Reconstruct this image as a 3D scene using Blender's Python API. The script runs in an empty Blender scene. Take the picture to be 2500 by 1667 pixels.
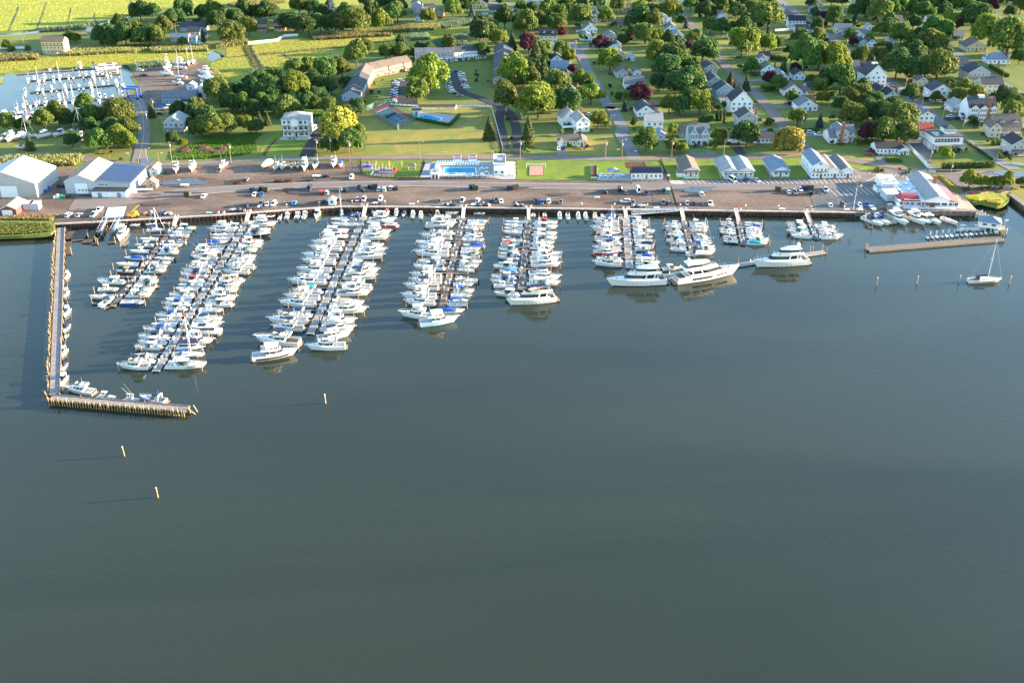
import bpy,bmesh,math,random
import numpy as np
from mathutils import Vector,Matrix,noise as mnoise
from mathutils.geometry import tessellate_polygon
# ------------------------------------------------------------------ camera, sky, sun, exposure
SC = bpy.context.scene
FPX,PITCH,CAMH = 2476.0,math.radians(28.3),165.0
SUN_EL = math.radians(10.0)
SUN_DIR2 = (0.991,0.13)
cam_d = bpy.data.cameras.new('camera')
cam_d.sensor_width = 36.0
cam_d.lens = FPX / 2500 * 36
cam_d.clip_start = 1.0
cam_d.clip_end = 12000
cam = bpy.data.objects.new('camera',cam_d)
SC.collection.objects.link(cam)
cam.location = (0,0,CAMH)
cam.rotation_euler = (math.pi / 2 - PITCH,0,0)
SC.camera = cam
SC.render.resolution_x,SC.render.resolution_y = 1024,682
wd = bpy.data.worlds.new('World')
SC.world = wd
wd.use_nodes = True
_nt = wd.node_tree
_sky = _nt.nodes.new('ShaderNodeTexSky')
_sky.sky_type = 'NISHITA'
_sky.sun_disc = False
_sky.sun_elevation = SUN_EL
_sky.sun_rotation = math.atan2(SUN_DIR2[0],SUN_DIR2[1])
_sky.altitude = 0
_sky.air_density = 1.2
_sky.dust_density = 0.2
_sky.ozone_density = 2.6
_bg = _nt.nodes['Background']
_bg.inputs['Strength'].default_value = 0.13
_nt.links.new(_sky.outputs['Color'],_bg.inputs['Color'])
sun_d = bpy.data.lights.new('sun','SUN')
sun_d.energy = 5.0
sun_d.angle = math.radians(0.5)
sun_d.color = (1.0,0.78,0.52)
sun = bpy.data.objects.new('sun',sun_d)
SC.collection.objects.link(sun)
_sd = Vector((SUN_DIR2[0] * math.cos(SUN_EL),SUN_DIR2[1] * math.cos(SUN_EL),math.sin(SUN_EL)))
sun.rotation_euler = _sd.to_track_quat('Z','Y').to_euler()
sun.location = (300,300,200)
SC.view_settings.view_transform = 'Standard'
SC.view_settings.look = 'None'
SC.view_settings.gamma = 1.0
SC.view_settings.exposure = 2.65
SC.cycles.max_bounces = 5
SC.cycles.diffuse_bounces = 2
SC.cycles.glossy_bounces = 3
SC.cycles.transparent_max_bounces = 4
SC.cycles.caustics_reflective = False
SC.cycles.caustics_refractive = False
rnd = random.Random(7)
LAND = 2.2
COL = SC.collection
# ------------------------------------------------------------------ picture coordinates -> ground
_cp,_sp = math.cos(PITCH),math.sin(PITCH)
def G(px,py,z=LAND):
 rx = (px - 1250) / FPX
 ry = (833.5 - py) / FPX
 d = Vector((rx,_cp + ry * _sp,-_sp + ry * _cp))
 t = (z - CAMH) / d.z
 return Vector((d.x * t,d.y * t,z))
def PXM(px,py,z=LAND):
 g = G(px,py,z)
 depth = g.y * _cp + (CAMH - z) * _sp
 return FPX / depth
TILES = {'T1': (0,0,4.523),'T2': (500,0,4.523),'T3': (1000,0,4.523),'T4': (1500,0,4.523),'T5': (1980,0,4.523),
 'B1': (0,260,4.523),'B2': (500,260,4.523),'B3': (1000,260,4.523),'B4': (1500,260,4.523),'B5': (1980,260,4.523),
 'V': (0,0,0.9408),'S': (0,0,1.0),
 'M1': (100,500,5.6),'M2': (100,740,5.226),'M3': (500,500,4.704),'M4': (580,720,5.6),'M5': (950,500,4.9),
 'M6': (1400,500,5.227),'M7': (1750,480,5.88),'M8': (2050,400,4.61)}
def px(tile,u,v):
 x0,y0,s = TILES[tile]
 return x0 + u / s,y0 + v / s
def g(tile,u,v,z=LAND):
 return G(*px(tile,u,v),z)
def gl(spec,z=LAND):
 out = []
 for seg in spec.split(';'):
  w = seg.split()
  if not w:
   continue
  for p in w[1:]:
   u,v = p.split(',')
   out.append(g(w[0],float(u),float(v),z))
 return out
# ------------------------------------------------------------------ materials
MATS = {}
def mat(name,rgb,rough=0.7,var=0.0,scale=1.0,bump=0.0,bscale=None,metal=0.0,rgb2=None,coord='Object',emit=None,spec=0.35,jitter=0.0):
 if name in MATS:
  return MATS[name]
 m = bpy.data.materials.new(name)
 m.use_nodes = True
 nt = m.node_tree
 b = nt.nodes['Principled BSDF']
 b.inputs['Roughness'].default_value = rough
 b.inputs['Metallic'].default_value = metal
 b.inputs['Specular IOR Level'].default_value = spec
 col = None
 if var > 0 or rgb2 is not None or bump > 0:
  tc = nt.nodes.new('ShaderNodeTexCoord')
 if var > 0 or rgb2 is not None:
  nz = nt.nodes.new('ShaderNodeTexNoise')
  nz.inputs['Scale'].default_value = scale
  nz.inputs['Detail'].default_value = 6
  nz.inputs['Roughness'].default_value = 0.65
  nt.links.new(tc.outputs[coord],nz.inputs['Vector'])
  rp = nt.nodes.new('ShaderNodeValToRGB')
  rp.color_ramp.elements[0].position = 0.32
  rp.color_ramp.elements[1].position = 0.68
  if rgb2 is None:
   a = [max(0,c * (1 - var)) for c in rgb]
   c2 = [min(1,c * (1 + var)) for c in rgb]
  else:
   a,c2 = rgb,rgb2
  rp.color_ramp.elements[0].color = (*a,1)
  rp.color_ramp.elements[1].color = (*c2,1)
  nt.links.new(nz.outputs['Fac'],rp.inputs['Fac'])
  col = rp.outputs['Color']
 else:
  b.inputs['Base Color'].default_value = (*rgb,1)
 if jitter > 0:
  oi = nt.nodes.new('ShaderNodeObjectInfo')
  mr = nt.nodes.new('ShaderNodeMapRange')
  mr.inputs['To Min'].default_value = 1 - jitter
  mr.inputs['To Max'].default_value = 1 + jitter
  nt.links.new(oi.outputs['Random'],mr.inputs['Value'])
  hs = nt.nodes.new('ShaderNodeHueSaturation')
  nt.links.new(mr.outputs['Result'],hs.inputs['Value'])
  if col is not None:
   nt.links.new(col,hs.inputs['Color'])
  else:
   hs.inputs['Color'].default_value = (*rgb,1)
  col = hs.outputs['Color']
 if col is not None:
  nt.links.new(col,b.inputs['Base Color'])
 if bump > 0:
  n2 = nt.nodes.new('ShaderNodeTexNoise')
  n2.inputs['Scale'].default_value = bscale or scale * 4
  n2.inputs['Detail'].default_value = 5
  nt.links.new(tc.outputs[coord],n2.inputs['Vector'])
  bp = nt.nodes.new('ShaderNodeBump')
  bp.inputs['Strength'].default_value = bump
  bp.inputs['Distance'].default_value = 0.3
  nt.links.new(n2.outputs['Fac'],bp.inputs['Height'])
  nt.links.new(bp.outputs['Normal'],b.inputs['Normal'])
 MATS[name] = m
 return m
def ground_mat(name,cols,scales=(0.012,0.09,0.7),bump=0.4,bscale=1.2,rough=0.95,stripe=None,stretch=(1,1,1)):
 if name in MATS:
  return MATS[name]
 m = bpy.data.materials.new(name)
 m.use_nodes = True
 nt = m.node_tree
 N,Lk = nt.nodes,nt.links
 b = N['Principled BSDF']
 b.inputs['Roughness'].default_value = rough
 b.inputs['Specular IOR Level'].default_value = 0.15
 tc = N.new('ShaderNodeTexCoord')
 mp = N.new('ShaderNodeMapping')
 mp.inputs['Scale'].default_value = stretch
 Lk.new(tc.outputs['Object'],mp.inputs['Vector'])
 vec = mp.outputs['Vector']
 cur = None
 for i,sc in enumerate(scales):
  nz = N.new('ShaderNodeTexNoise')
  nz.inputs['Scale'].default_value = sc
  nz.inputs['Detail'].default_value = 8
  nz.inputs['Roughness'].default_value = 0.62
  nz.inputs['Distortion'].default_value = 0.4
  Lk.new(vec,nz.inputs['Vector'])
  rp = N.new('ShaderNodeValToRGB')
  rp.color_ramp.elements[0].position = 0.40
  rp.color_ramp.elements[1].position = 0.62
  rp.color_ramp.elements[0].color = (0,0,0,1)
  rp.color_ramp.elements[1].color = (1,1,1,1)
  Lk.new(nz.outputs['Fac'],rp.inputs['Fac'])
  mx = N.new('ShaderNodeMix')
  mx.data_type = 'RGBA'
  if i == 2:
   fm = N.new('ShaderNodeMath')
   fm.operation = 'MULTIPLY'
   fm.inputs[1].default_value = 0.55
   Lk.new(rp.outputs['Color'],fm.inputs[0])
   Lk.new(fm.outputs[0],mx.inputs['Factor'])
  else:
   Lk.new(rp.outputs['Color'],mx.inputs['Factor'])
  if cur is None:
   mx.inputs['A'].default_value = (*cols[0],1)
  else:
   Lk.new(cur,mx.inputs['A'])
  mx.inputs['B'].default_value = (*cols[i + 1],1)
  cur = mx.outputs['Result']
 if stripe:
  wv = N.new('ShaderNodeTexWave')
  wv.wave_type = 'BANDS'
  wv.bands_direction = 'X'
  wv.inputs['Scale'].default_value = stripe
  wv.inputs['Distortion'].default_value = 2.5
  wv.inputs['Detail Scale'].default_value = 0.3
  Lk.new(vec,wv.inputs['Vector'])
  mr = N.new('ShaderNodeMapRange')
  mr.inputs['To Min'].default_value = 0.93
  mr.inputs['To Max'].default_value = 1.05
  Lk.new(wv.outputs['Fac'],mr.inputs['Value'])
  hs = N.new('ShaderNodeHueSaturation')
  Lk.new(mr.outputs['Result'],hs.inputs['Value'])
  Lk.new(cur,hs.inputs['Color'])
  cur = hs.outputs['Color']
 Lk.new(cur,b.inputs['Base Color'])
 if bump:
  n2 = N.new('ShaderNodeTexNoise')
  n2.inputs['Scale'].default_value = bscale
  n2.inputs['Detail'].default_value = 4
  Lk.new(tc.outputs['Object'],n2.inputs['Vector'])
  bp = N.new('ShaderNodeBump')
  bp.inputs['Strength'].default_value = bump
  bp.inputs['Distance'].default_value = 0.25
  Lk.new(n2.outputs['Fac'],bp.inputs['Height'])
  Lk.new(bp.outputs['Normal'],b.inputs['Normal'])
 MATS[name] = m
 return m
def leaf_mat(name,rgb,trans=0.42,spread=0.35):
 if name in MATS:
  return MATS[name]
 m = bpy.data.materials.new(name)
 m.use_nodes = True
 nt = m.node_tree
 N,Lk = nt.nodes,nt.links
 b = N['Principled BSDF']
 b.inputs['Roughness'].default_value = 0.6
 b.inputs['Specular IOR Level'].default_value = 0.25
 oi = N.new('ShaderNodeObjectInfo')
 ge = N.new('ShaderNodeNewGeometry')
 m1 = N.new('ShaderNodeMapRange')
 m1.inputs['To Min'].default_value = 1 - spread
 m1.inputs['To Max'].default_value = 1 + spread
 Lk.new(ge.outputs['Random Per Island'],m1.inputs['Value'])
 m2 = N.new('ShaderNodeMapRange')
 m2.inputs['To Min'].default_value = 0.78
 m2.inputs['To Max'].default_value = 1.22
 Lk.new(oi.outputs['Random'],m2.inputs['Value'])
 mm = N.new('ShaderNodeMath')
 mm.operation = 'MULTIPLY'
 Lk.new(m1.outputs['Result'],mm.inputs[0])
 Lk.new(m2.outputs['Result'],mm.inputs[1])
 m3 = N.new('ShaderNodeMapRange')
 m3.inputs['To Min'].default_value = 0.482
 m3.inputs['To Max'].default_value = 0.518
 Lk.new(oi.outputs['Random'],m3.inputs['Value'])
 hs = N.new('ShaderNodeHueSaturation')
 hs.inputs['Color'].default_value = (*rgb,1)
 Lk.new(mm.outputs[0],hs.inputs['Value'])
 Lk.new(m3.outputs['Result'],hs.inputs['Hue'])
 Lk.new(hs.outputs['Color'],b.inputs['Base Color'])
 tr = N.new('ShaderNodeBsdfTranslucent')
 hs2 = N.new('ShaderNodeHueSaturation')
 hs2.inputs['Hue'].default_value = 0.485
 hs2.inputs['Value'].default_value = 1.3
 Lk.new(hs.outputs['Color'],hs2.inputs['Color'])
 Lk.new(hs2.outputs['Color'],tr.inputs['Color'])
 mx = N.new('ShaderNodeMixShader')
 mx.inputs[0].default_value = trans
 Lk.new(b.outputs[0],mx.inputs[1])
 Lk.new(tr.outputs[0],mx.inputs[2])
 Lk.new(mx.outputs[0],N['Material Output'].inputs['Surface'])
 MATS[name] = m
 return m
def water_mat(name,rgb,rough=0.05,bump=0.035,scale=0.55):
 m = bpy.data.materials.new(name)
 m.use_nodes = True
 nt = m.node_tree
 N,Lk = nt.nodes,nt.links
 b = N['Principled BSDF']
 b.inputs['IOR'].default_value = 1.34
 b.inputs['Specular IOR Level'].default_value = 0.5
 tc = N.new('ShaderNodeTexCoord')
 nz = N.new('ShaderNodeTexNoise')
 nz.inputs['Scale'].default_value = 0.006
 nz.inputs['Detail'].default_value = 5
 nz.inputs['Distortion'].default_value = 1.0
 m0 = N.new('ShaderNodeMapping')
 m0.inputs['Rotation'].default_value = (0,0,-0.25)
 m0.inputs['Scale'].default_value = (0.6,2.2,1)
 Lk.new(tc.outputs['Object'],m0.inputs['Vector'])
 Lk.new(m0.outputs['Vector'],nz.inputs['Vector'])
 mx = N.new('ShaderNodeMix')
 mx.data_type = 'RGBA'
 mx.inputs['A'].default_value = (*[c * 0.87 for c in rgb],1)
 mx.inputs['B'].default_value = (rgb[0] * 1.20,rgb[1] * 1.15,rgb[2] * 1.12,1)
 mf = N.new('ShaderNodeMapRange')
 mf.inputs['From Min'].default_value = 0.36
 mf.inputs['From Max'].default_value = 0.64
 Lk.new(nz.outputs['Fac'],mf.inputs['Value'])
 Lk.new(mf.outputs['Result'],mx.inputs['Factor'])
 Lk.new(mx.outputs['Result'],b.inputs['Base Color'])
 mr = N.new('ShaderNodeMapRange')
 mr.inputs['From Min'].default_value = 0.35
 mr.inputs['From Max'].default_value = 0.65
 mr.inputs['To Min'].default_value = rough * 0.6
 mr.inputs['To Max'].default_value = rough * 1.6
 Lk.new(nz.outputs['Fac'],mr.inputs['Value'])
 Lk.new(mr.outputs['Result'],b.inputs['Roughness'])
 mp = N.new('ShaderNodeMapping')
 mp.inputs['Rotation'].default_value = (0,0,0.35)
 mp.inputs['Scale'].default_value = (0.55,1.5,1)
 Lk.new(tc.outputs['Object'],mp.inputs['Vector'])
 n2 = N.new('ShaderNodeTexNoise')
 n2.inputs['Scale'].default_value = scale
 n2.inputs['Detail'].default_value = 4
 n2.inputs['Roughness'].default_value = 0.5
 Lk.new(mp.outputs['Vector'],n2.inputs['Vector'])
 bp = N.new('ShaderNodeBump')
 bp.inputs['Distance'].default_value = 1.0
 m2 = N.new('ShaderNodeMapRange')
 m2.inputs['From Min'].default_value = 0.38
 m2.inputs['From Max'].default_value = 0.62
 m2.inputs['To Min'].default_value = bump * 0.35
 m2.inputs['To Max'].default_value = bump * 1.5
 n3 = N.new('ShaderNodeTexNoise')
 n3.inputs['Scale'].default_value = 0.013
 n3.inputs['Detail'].default_value = 3
 Lk.new(mp.outputs['Vector'],n3.inputs['Vector'])
 Lk.new(n3.outputs['Fac'],m2.inputs['Value'])
 Lk.new(m2.outputs['Result'],bp.inputs['Strength'])
 Lk.new(n2.outputs['Fac'],bp.inputs['Height'])
 Lk.new(bp.outputs['Normal'],b.inputs['Normal'])
 MATS[name] = m
 return m
# ------------------------------------------------------------------ mesh helpers
def mesh(name,V,Fc,mats=None,smooth=False,midx=None):
 me = bpy.data.meshes.new(name)
 me.from_pydata([tuple(v) for v in V],[],Fc)
 for m in (mats or []):
  me.materials.append(MATS[m] if isinstance(m,str) else m)
 if midx is not None:
  me.polygons.foreach_set('material_index',midx)
 if smooth:
  me.polygons.foreach_set('use_smooth',[True] * len(me.polygons))
 me.update()
 return me
class MB:
 def __init__(s):
  s.V,s.F = [],[]
 def add(s,V,F):
  o = len(s.V)
  s.V += [tuple(v) for v in V]
  s.F += [tuple(i + o for i in f) for f in F]
  return s
 def box(s,x0,x1,y0,y1,z0,z1):
  V = [(x0,y0,z0),(x1,y0,z0),(x1,y1,z0),(x0,y1,z0),(x0,y0,z1),(x1,y0,z1),(x1,y1,z1),(x0,y1,z1)]
  return s.add(V,[(0,3,2,1),(4,5,6,7),(0,1,5,4),(1,2,6,5),(2,3,7,6),(3,0,4,7)])
 def tube(s,a,b,r0,r1=None,n=6,cap=True):
  a,b = Vector(a),Vector(b)
  r1 = r0 if r1 is None else r1
  d = (b - a).normalized()
  u = d.cross(Vector((0,0,1)) if abs(d.z) < 0.9 else Vector((1,0,0))).normalized()
  w = d.cross(u)
  V = []
  for c,r in ((a,r0),(b,r1)):
   for i in range(n):
    t = 2 * math.pi * i / n
    V.append(c + u * (r * math.cos(t)) + w * (r * math.sin(t)))
  F = [(i,(i + 1) % n,n + (i + 1) % n,n + i) for i in range(n)]
  if cap:
   F += [tuple(range(n))[::-1],tuple(range(n,2 * n))]
  return s.add(V,F)
 def path(s,pts,r,n=5):
  for a,b in zip(pts[:-1],pts[1:]):
   s.tube(a,b,r,r,n)
  return s
 def prism(s,bot,z0,top,z1,cap_bottom=True):
  n = len(bot)
  V = [(x,y,z0) for x,y in bot] + [(x,y,z1) for x,y in top]
  F = [(i,(i + 1) % n,n + (i + 1) % n,n + i) for i in range(n)] + [tuple(range(n,2 * n))]
  if cap_bottom:
   F.append(tuple(range(n))[::-1])
  return s.add(V,F)
 def ring(s,bot,z0,top,z1):
  n = len(bot)
  V = [(x,y,z0) for x,y in bot] + [(x,y,z1) for x,y in top]
  return s.add(V,[(i,(i + 1) % n,n + (i + 1) % n,n + i) for i in range(n)])
 def loft(s,secs,cap0=True,cap1=True,closed=False):
  n = len(secs[0])
  V = [p for q in secs for p in q]
  F = []
  for i in range(len(secs) - 1):
   for j in range(n if closed else n - 1):
    k = (j + 1) % n
    F.append((i * n + j,i * n + k,(i + 1) * n + k,(i + 1) * n + j))
  if cap0:
   F.append(tuple(range(n))[::-1])
  if cap1:
   F.append(tuple((len(secs) - 1) * n + j for j in range(n)))
  return s.add(V,F)
 def sphere(s,c,r,nu=8,nv=5,sq=(1,1,1)):
  secs = []
  for i in range(1,nv):
   a = math.pi * i / nv
   secs.append([(c[0] + r * sq[0] * math.sin(a) * math.cos(2 * math.pi * j / nu),c[1] + r * sq[1] * math.sin(a) * math.sin(2 * math.pi * j / nu),
 c[2] + r * sq[2] * math.cos(a)) for j in range(nu)])
  return s.loft(secs,True,True,True)
 def mesh(s,name,m,smooth=False):
  return mesh(name,s.V,s.F,[m] if m else None,smooth)
def obj(name,me,parent=None,loc=(0,0,0),rz=0.0,scale=None):
 o = bpy.data.objects.new(name,me)
 COL.objects.link(o)
 o.location = loc
 if rz:
  o.rotation_euler = (0,0,rz)
 if scale is not None:
  o.scale = scale
 if parent is not None:
  o.parent = parent
 return o
def empty(name,loc,rz=0.0,scale=None):
 o = obj(name,None,None,loc,rz,scale)
 o.empty_display_size = 1
 return o
def setmat(o,m,i=0):
 o.material_slots[i].link = 'OBJECT'
 o.material_slots[i].material = MATS[m] if isinstance(m,str) else m
def struct(o):
 o['kind'] = 'structure'
 return o
def stuff(o,label=None,cat=None):
 o['kind'] = 'stuff'
 if label:
  o['label'] = label
  o['category'] = cat
 return o
def tag(o,label,cat,group=None):
 o['label'] = label
 o['category'] = cat
 if group:
  o['group'] = group
 return o
ORD = ['first','second','third','fourth','fifth','sixth','seventh','eighth','ninth','tenth','eleventh','twelfth','thirteenth','fourteenth',
 'fifteenth','sixteenth','seventeenth','eighteenth','nineteenth','twentieth'] + [
 '%s-%s' % (t,o) for t in ('twenty','thirty','forty','fifty') for o in ('first','second','third','fourth','fifth','sixth','seventh','eighth','ninth')]
REG = []   # things to be told apart by place: (object, look, place, category, group, how counted, sort key)
def reg(o,look,place,cat,group=None,how='from the left',key=None,alike=False):
 REG.append((o,look,place,cat,group,how,o.location.x if key is None else key,alike))
 return o
def finish_labels():
 rows = {}
 for r in REG:
  rows.setdefault((r[2],r[5],r[3]) + ((r[1],) if r[7] else ()),[]).append(r)
 for k,rs in rows.items():
  rs.sort(key=lambda r: r[6])
  for i,r in enumerate(rs):
   o,look,place,cat,group,how,_,alike = r
   t = look + ' ' + place
   if len(rs) > 1:
    t += ', ' + ORD[min(i,len(ORD) - 1)] + ' ' + how
   tag(o,t,cat,group)
def inst(spec,name,loc,rz=0.0,over=None,scale=None):
 r = empty(name,loc,rz,scale)
 made = []
 for part,me,pi in spec:
  o = obj(part,me,made[pi] if pi is not None else r)
  if over and part in over:
   setmat(o,over[part])
  made.append(o)
  if part == 'canopy_frame':
   o['kind'] = 'stuff'
 return r
# ------------------------------------------------------------------ sheets on the ground
RAG = random.Random(77)
def ragged(P,step,amp):
 out = []
 for a,b in zip(P,P[1:] + P[:1]):
  n = min(60,max(1,int((b - a).length / step)))
  for i in range(n):
   k = 0 if i == 0 else amp
   out.append(a + (b - a) * (i / n) + Vector((RAG.uniform(-k,k),RAG.uniform(-k,k) * 1.5,0)))
 return out
def sheet(name,pts,z,m,holes=(),parent=None,skirt=0.0):
 if name in ('lawn','marsh','thicket_ground','boatyard_ground','planting_bed','car_park','drive_apron'):
  pts = ragged(pts,2.2 if name == 'lawn' else 4.0,{'lawn': .35,'thicket_ground': 1.8}.get(name,.8))
 rings = [[Vector((p.x,p.y,0)) for p in pts]] + [[Vector((p.x,p.y,0)) for p in h] for h in holes]
 V = [Vector((p.x,p.y,z)) for r in rings for p in r]
 F = [tuple(t) for t in tessellate_polygon(rings)]
 F = [f if (V[f[1]] - V[f[0]]).cross(V[f[2]] - V[f[0]]).z > 0 else f[::-1] for f in F]
 if skirt:
  o = 0
  for r in rings:
   n = len(r)
   b = len(V)
   V += [Vector((p.x,p.y,z - skirt)) for p in r]
   F += [(o + i,o + (i + 1) % n,b + (i + 1) % n,b + i) for i in range(n)]
   o += n
 return obj(name,mesh(name,V,F,[m]),parent)
def smoothline(pts,n=5):
 out = []
 P = [pts[0] * 2 - pts[1]] + list(pts) + [pts[-1] * 2 - pts[-2]]
 for i in range(1,len(P) - 2):
  a,b,c,d = P[i - 1:i + 3]
  for k in range(n):
   t = k / n
   out.append(0.5 * ((2 * b) + (c - a) * t + (2 * a - 5 * b + 4 * c - d) * t * t + (3 * b - 3 * c + d - a) * t ** 3))
 out.append(pts[-1])
 return out
def strip_sides(pts,w):
 A,B = [],[]
 for i,p in enumerate(pts):
  d = pts[min(i + 1,len(pts) - 1)] - pts[max(i - 1,0)]
  d.z = 0
  d.normalize()
  nrm = Vector((-d.y,d.x,0))
  A.append(p + nrm * (w / 2))
  B.append(p - nrm * (w / 2))
 return A,B
def ribbon(name,pts,w,z,m,sm=True,parent=None,dashes=None):
 if sm and len(pts) > 2:
  pts = smoothline(pts)
 if dashes:
  seg,gap = dashes
  V,F = [],[]
  acc = 0
  for a,b in zip(pts[:-1],pts[1:]):
   L = (b - a).length
   d = (b - a) / max(L,1e-6)
   nrm = Vector((-d.y,d.x,0)) * (w / 2)
   t = 0
   while t + seg < L:
    p,q = a + d * t,a + d * (t + seg)
    o = len(V)
    V += [p + nrm,p - nrm,q - nrm,q + nrm]
    F.append((o,o + 1,o + 2,o + 3))
    t += seg + gap
  V = [(v.x,v.y,z) for v in V]
  return obj(name,mesh(name,V,F,[m]),parent)
 A,B = strip_sides(pts,w)
 n = len(pts)
 V = [(p.x,p.y,z) for p in A] + [(p.x,p.y,z) for p in B]
 F = [(i,n + i,n + i + 1,i + 1) for i in range(n - 1)]
 return obj(name,mesh(name,V,F,[m]),parent)
def inpoly(x,y,poly):
 c = False
 n = len(poly)
 j = n - 1
 for i in range(n):
  if (poly[i].y > y) != (poly[j].y > y) and x < (poly[j].x - poly[i].x) * (y - poly[i].y) / (poly[j].y - poly[i].y) + poly[i].x:
   c = not c
  j = i
 return c
def scatter(poly,n,R):
 x0,x1 = min(p.x for p in poly),max(p.x for p in poly)
 y0,y1 = min(p.y for p in poly),max(p.y for p in poly)
 out = []
 tries = 0
 while len(out) < n and tries < n * 12:
  tries += 1
  x,y = R.uniform(x0,x1),R.uniform(y0,y1)
  if inpoly(x,y,poly):
   out.append((x,y))
 return out
# ------------------------------------------------------------------ palette
for n_,c_,r_ in [('white',(0.78,0.78,0.77),0.35),('gel',(0.73,0.71,0.67),0.25),('cream',(0.74,0.68,0.56),0.35),('navy',(0.018,0.024,0.06),0.5),
 ('black',(0.015,0.015,0.017),0.45),('blue',(0.02,0.09,0.42),0.6),('skyblue',(0.05,0.33,0.72),0.6),('red',(0.45,0.03,0.03),0.5),
 ('teal',(0.02,0.30,0.30),0.6),('tan',(0.42,0.32,0.21),0.75),('glass',(0.012,0.016,0.022),0.08),('grey',(0.28,0.29,0.30),0.5),
 ('silver',(0.45,0.46,0.47),0.3),('darkgrey',(0.06,0.062,0.067),0.45),('chrome',(0.62,0.63,0.65),0.25),('yellow',(0.62,0.36,0.02),0.55),
 ('orange',(0.62,0.16,0.02),0.6),('olive',(0.05,0.055,0.03),0.6),('maroon',(0.10,0.012,0.014),0.4),('cyanhull',(0.36,0.58,0.64),0.3),
 ('rubber',(0.02,0.02,0.02),0.8),('pink',(0.70,0.08,0.25),0.6),('green',(0.03,0.25,0.12),0.6),('brownpaint',(0.10,0.05,0.035),0.5)]:
 mat(n_,c_,r_)
mat('teak',(0.30,0.17,0.09),0.6,var=0.25,scale=3)
mat('sole',(0.60,0.57,0.52),0.5,var=0.12,scale=2)
mat('canvas_w',(0.68,0.66,0.60),0.7,var=0.1,scale=2)
mat('windscreen',(0.05,0.10,0.10),0.06)
mat('wood_grey',(0.24,0.20,0.165),0.85,var=0.35,scale=1.4,bump=0.4,bscale=6)
mat('wood_dark',(0.10,0.075,0.055),0.85,var=0.35,scale=1.2)
mat('pile',(0.30,0.20,0.12),0.85,var=0.4,scale=0.9,jitter=0.2)
mat('pile_yellow',(0.34,0.235,0.11),0.8,var=0.35,scale=0.9,jitter=0.2)
mat('rust',(0.085,0.035,0.024),0.9,var=0.5,scale=0.5,bump=0.3)
mat('concrete',(0.46,0.44,0.41),0.85,var=0.15,scale=0.4,bump=0.15)
mat('capstone',(0.52,0.45,0.38),0.8,var=0.2,scale=0.5)
mat('deckstone',(0.33,0.325,0.32),0.85,var=0.12,scale=0.5,bump=0.1)
mat('brick',(0.30,0.115,0.07),0.85,var=0.25,scale=1.5,bump=0.3,bscale=8)
mat('poolwater',(0.005,0.27,0.40),0.25,var=0.10,scale=0.5,spec=0.02)
mat('sand',(0.44,0.22,0.15),0.95,var=0.15,scale=0.8,bump=0.5,bscale=3)
mat('paint_white',(0.72,0.70,0.66),0.8,var=0.2,scale=0.8)
mat('paint_yellow',(0.60,0.40,0.06),0.8,var=0.2,scale=0.8)
mat('mud',(0.045,0.035,0.03),0.6,var=0.4,scale=0.3)
mat('mulch',(0.09,0.04,0.025),0.95,var=0.4,scale=0.8,bump=0.8,bscale=3)
mat('courtblue',(0.05,0.11,0.13),0.85,var=0.15,scale=0.3)
mat('courtred',(0.19,0.07,0.07),0.85,var=0.15,scale=0.3)
mat('playpad',(0.20,0.17,0.17),0.9,var=0.2,scale=0.5)
mat('patio',(0.42,0.31,0.23),0.85,var=0.18,scale=0.4)
ground_mat('lawn',[(0.085,0.145,0.026),(0.18,0.165,0.045),(0.11,0.175,0.030),(0.23,0.18,0.065)],bump=0.5,bscale=2.2)
ground_mat('lawn_dry',[(0.22,0.205,0.048),(0.12,0.175,0.034),(0.31,0.225,0.062),(0.155,0.18,0.042)],scales=(0.02,0.08,0.8),bump=0.4,bscale=2.2,stripe=0.22)
ground_mat('lawn_fresh',[(0.13,0.22,0.022),(0.20,0.24,0.028),(0.09,0.17,0.022),(0.24,0.22,0.05)],scales=(0.03,0.12,0.9),bump=0.5,bscale=2.2)
ground_mat('lush',[(0.085,0.20,0.022),(0.13,0.24,0.028),(0.06,0.14,0.018),(0.18,0.24,0.04)],scales=(0.05,0.2,0.9),bump=1.0,bscale=1.0)
ground_mat('marsh',[(0.29,0.30,0.045),(0.38,0.28,0.055),(0.20,0.27,0.045),(0.30,0.27,0.05)],scales=(0.012,0.05,0.35),bump=0.9,bscale=0.55)
ground_mat('marsh_olive',[(0.16,0.19,0.04),(0.26,0.21,0.06),(0.12,0.17,0.04),(0.20,0.18,0.05)],scales=(0.012,0.05,0.35),bump=0.9,bscale=0.55)
ground_mat('gravel',[(0.170,0.120,0.092),(0.100,0.067,0.052),(0.235,0.170,0.130),(0.070,0.049,0.040)],scales=(0.018,0.045,0.9),bump=0.35,bscale=3,stretch=(0.55,1.6,1))
ground_mat('asphalt',[(0.20,0.165,0.145),(0.155,0.128,0.115),(0.225,0.185,0.165),(0.14,0.118,0.108)],scales=(0.03,0.1,1.2),bump=0.1,bscale=5,stretch=(0.5,1.5,1))
ground_mat('street',[(0.20,0.19,0.185),(0.165,0.158,0.155),(0.235,0.22,0.212),(0.14,0.133,0.132)],scales=(0.03,0.1,1.2),bump=0.1,bscale=5)
ground_mat('asphalt_dark',[(0.045,0.044,0.048),(0.06,0.058,0.06),(0.05,0.048,0.05),(0.07,0.066,0.066)],scales=(0.05,0.2,1.2),bump=0.1,bscale=5)
ground_mat('yard',[(0.16,0.12,0.095),(0.085,0.068,0.06),(0.21,0.16,0.125),(0.07,0.06,0.052)],scales=(0.02,0.07,0.7),bump=0.3,bscale=3)
ground_mat('wetlot',[(0.10,0.088,0.08),(0.17,0.15,0.14),(0.055,0.052,0.052),(0.22,0.19,0.17)],scales=(0.05,0.12,0.8),bump=0.15,bscale=4,rough=0.55)
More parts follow.
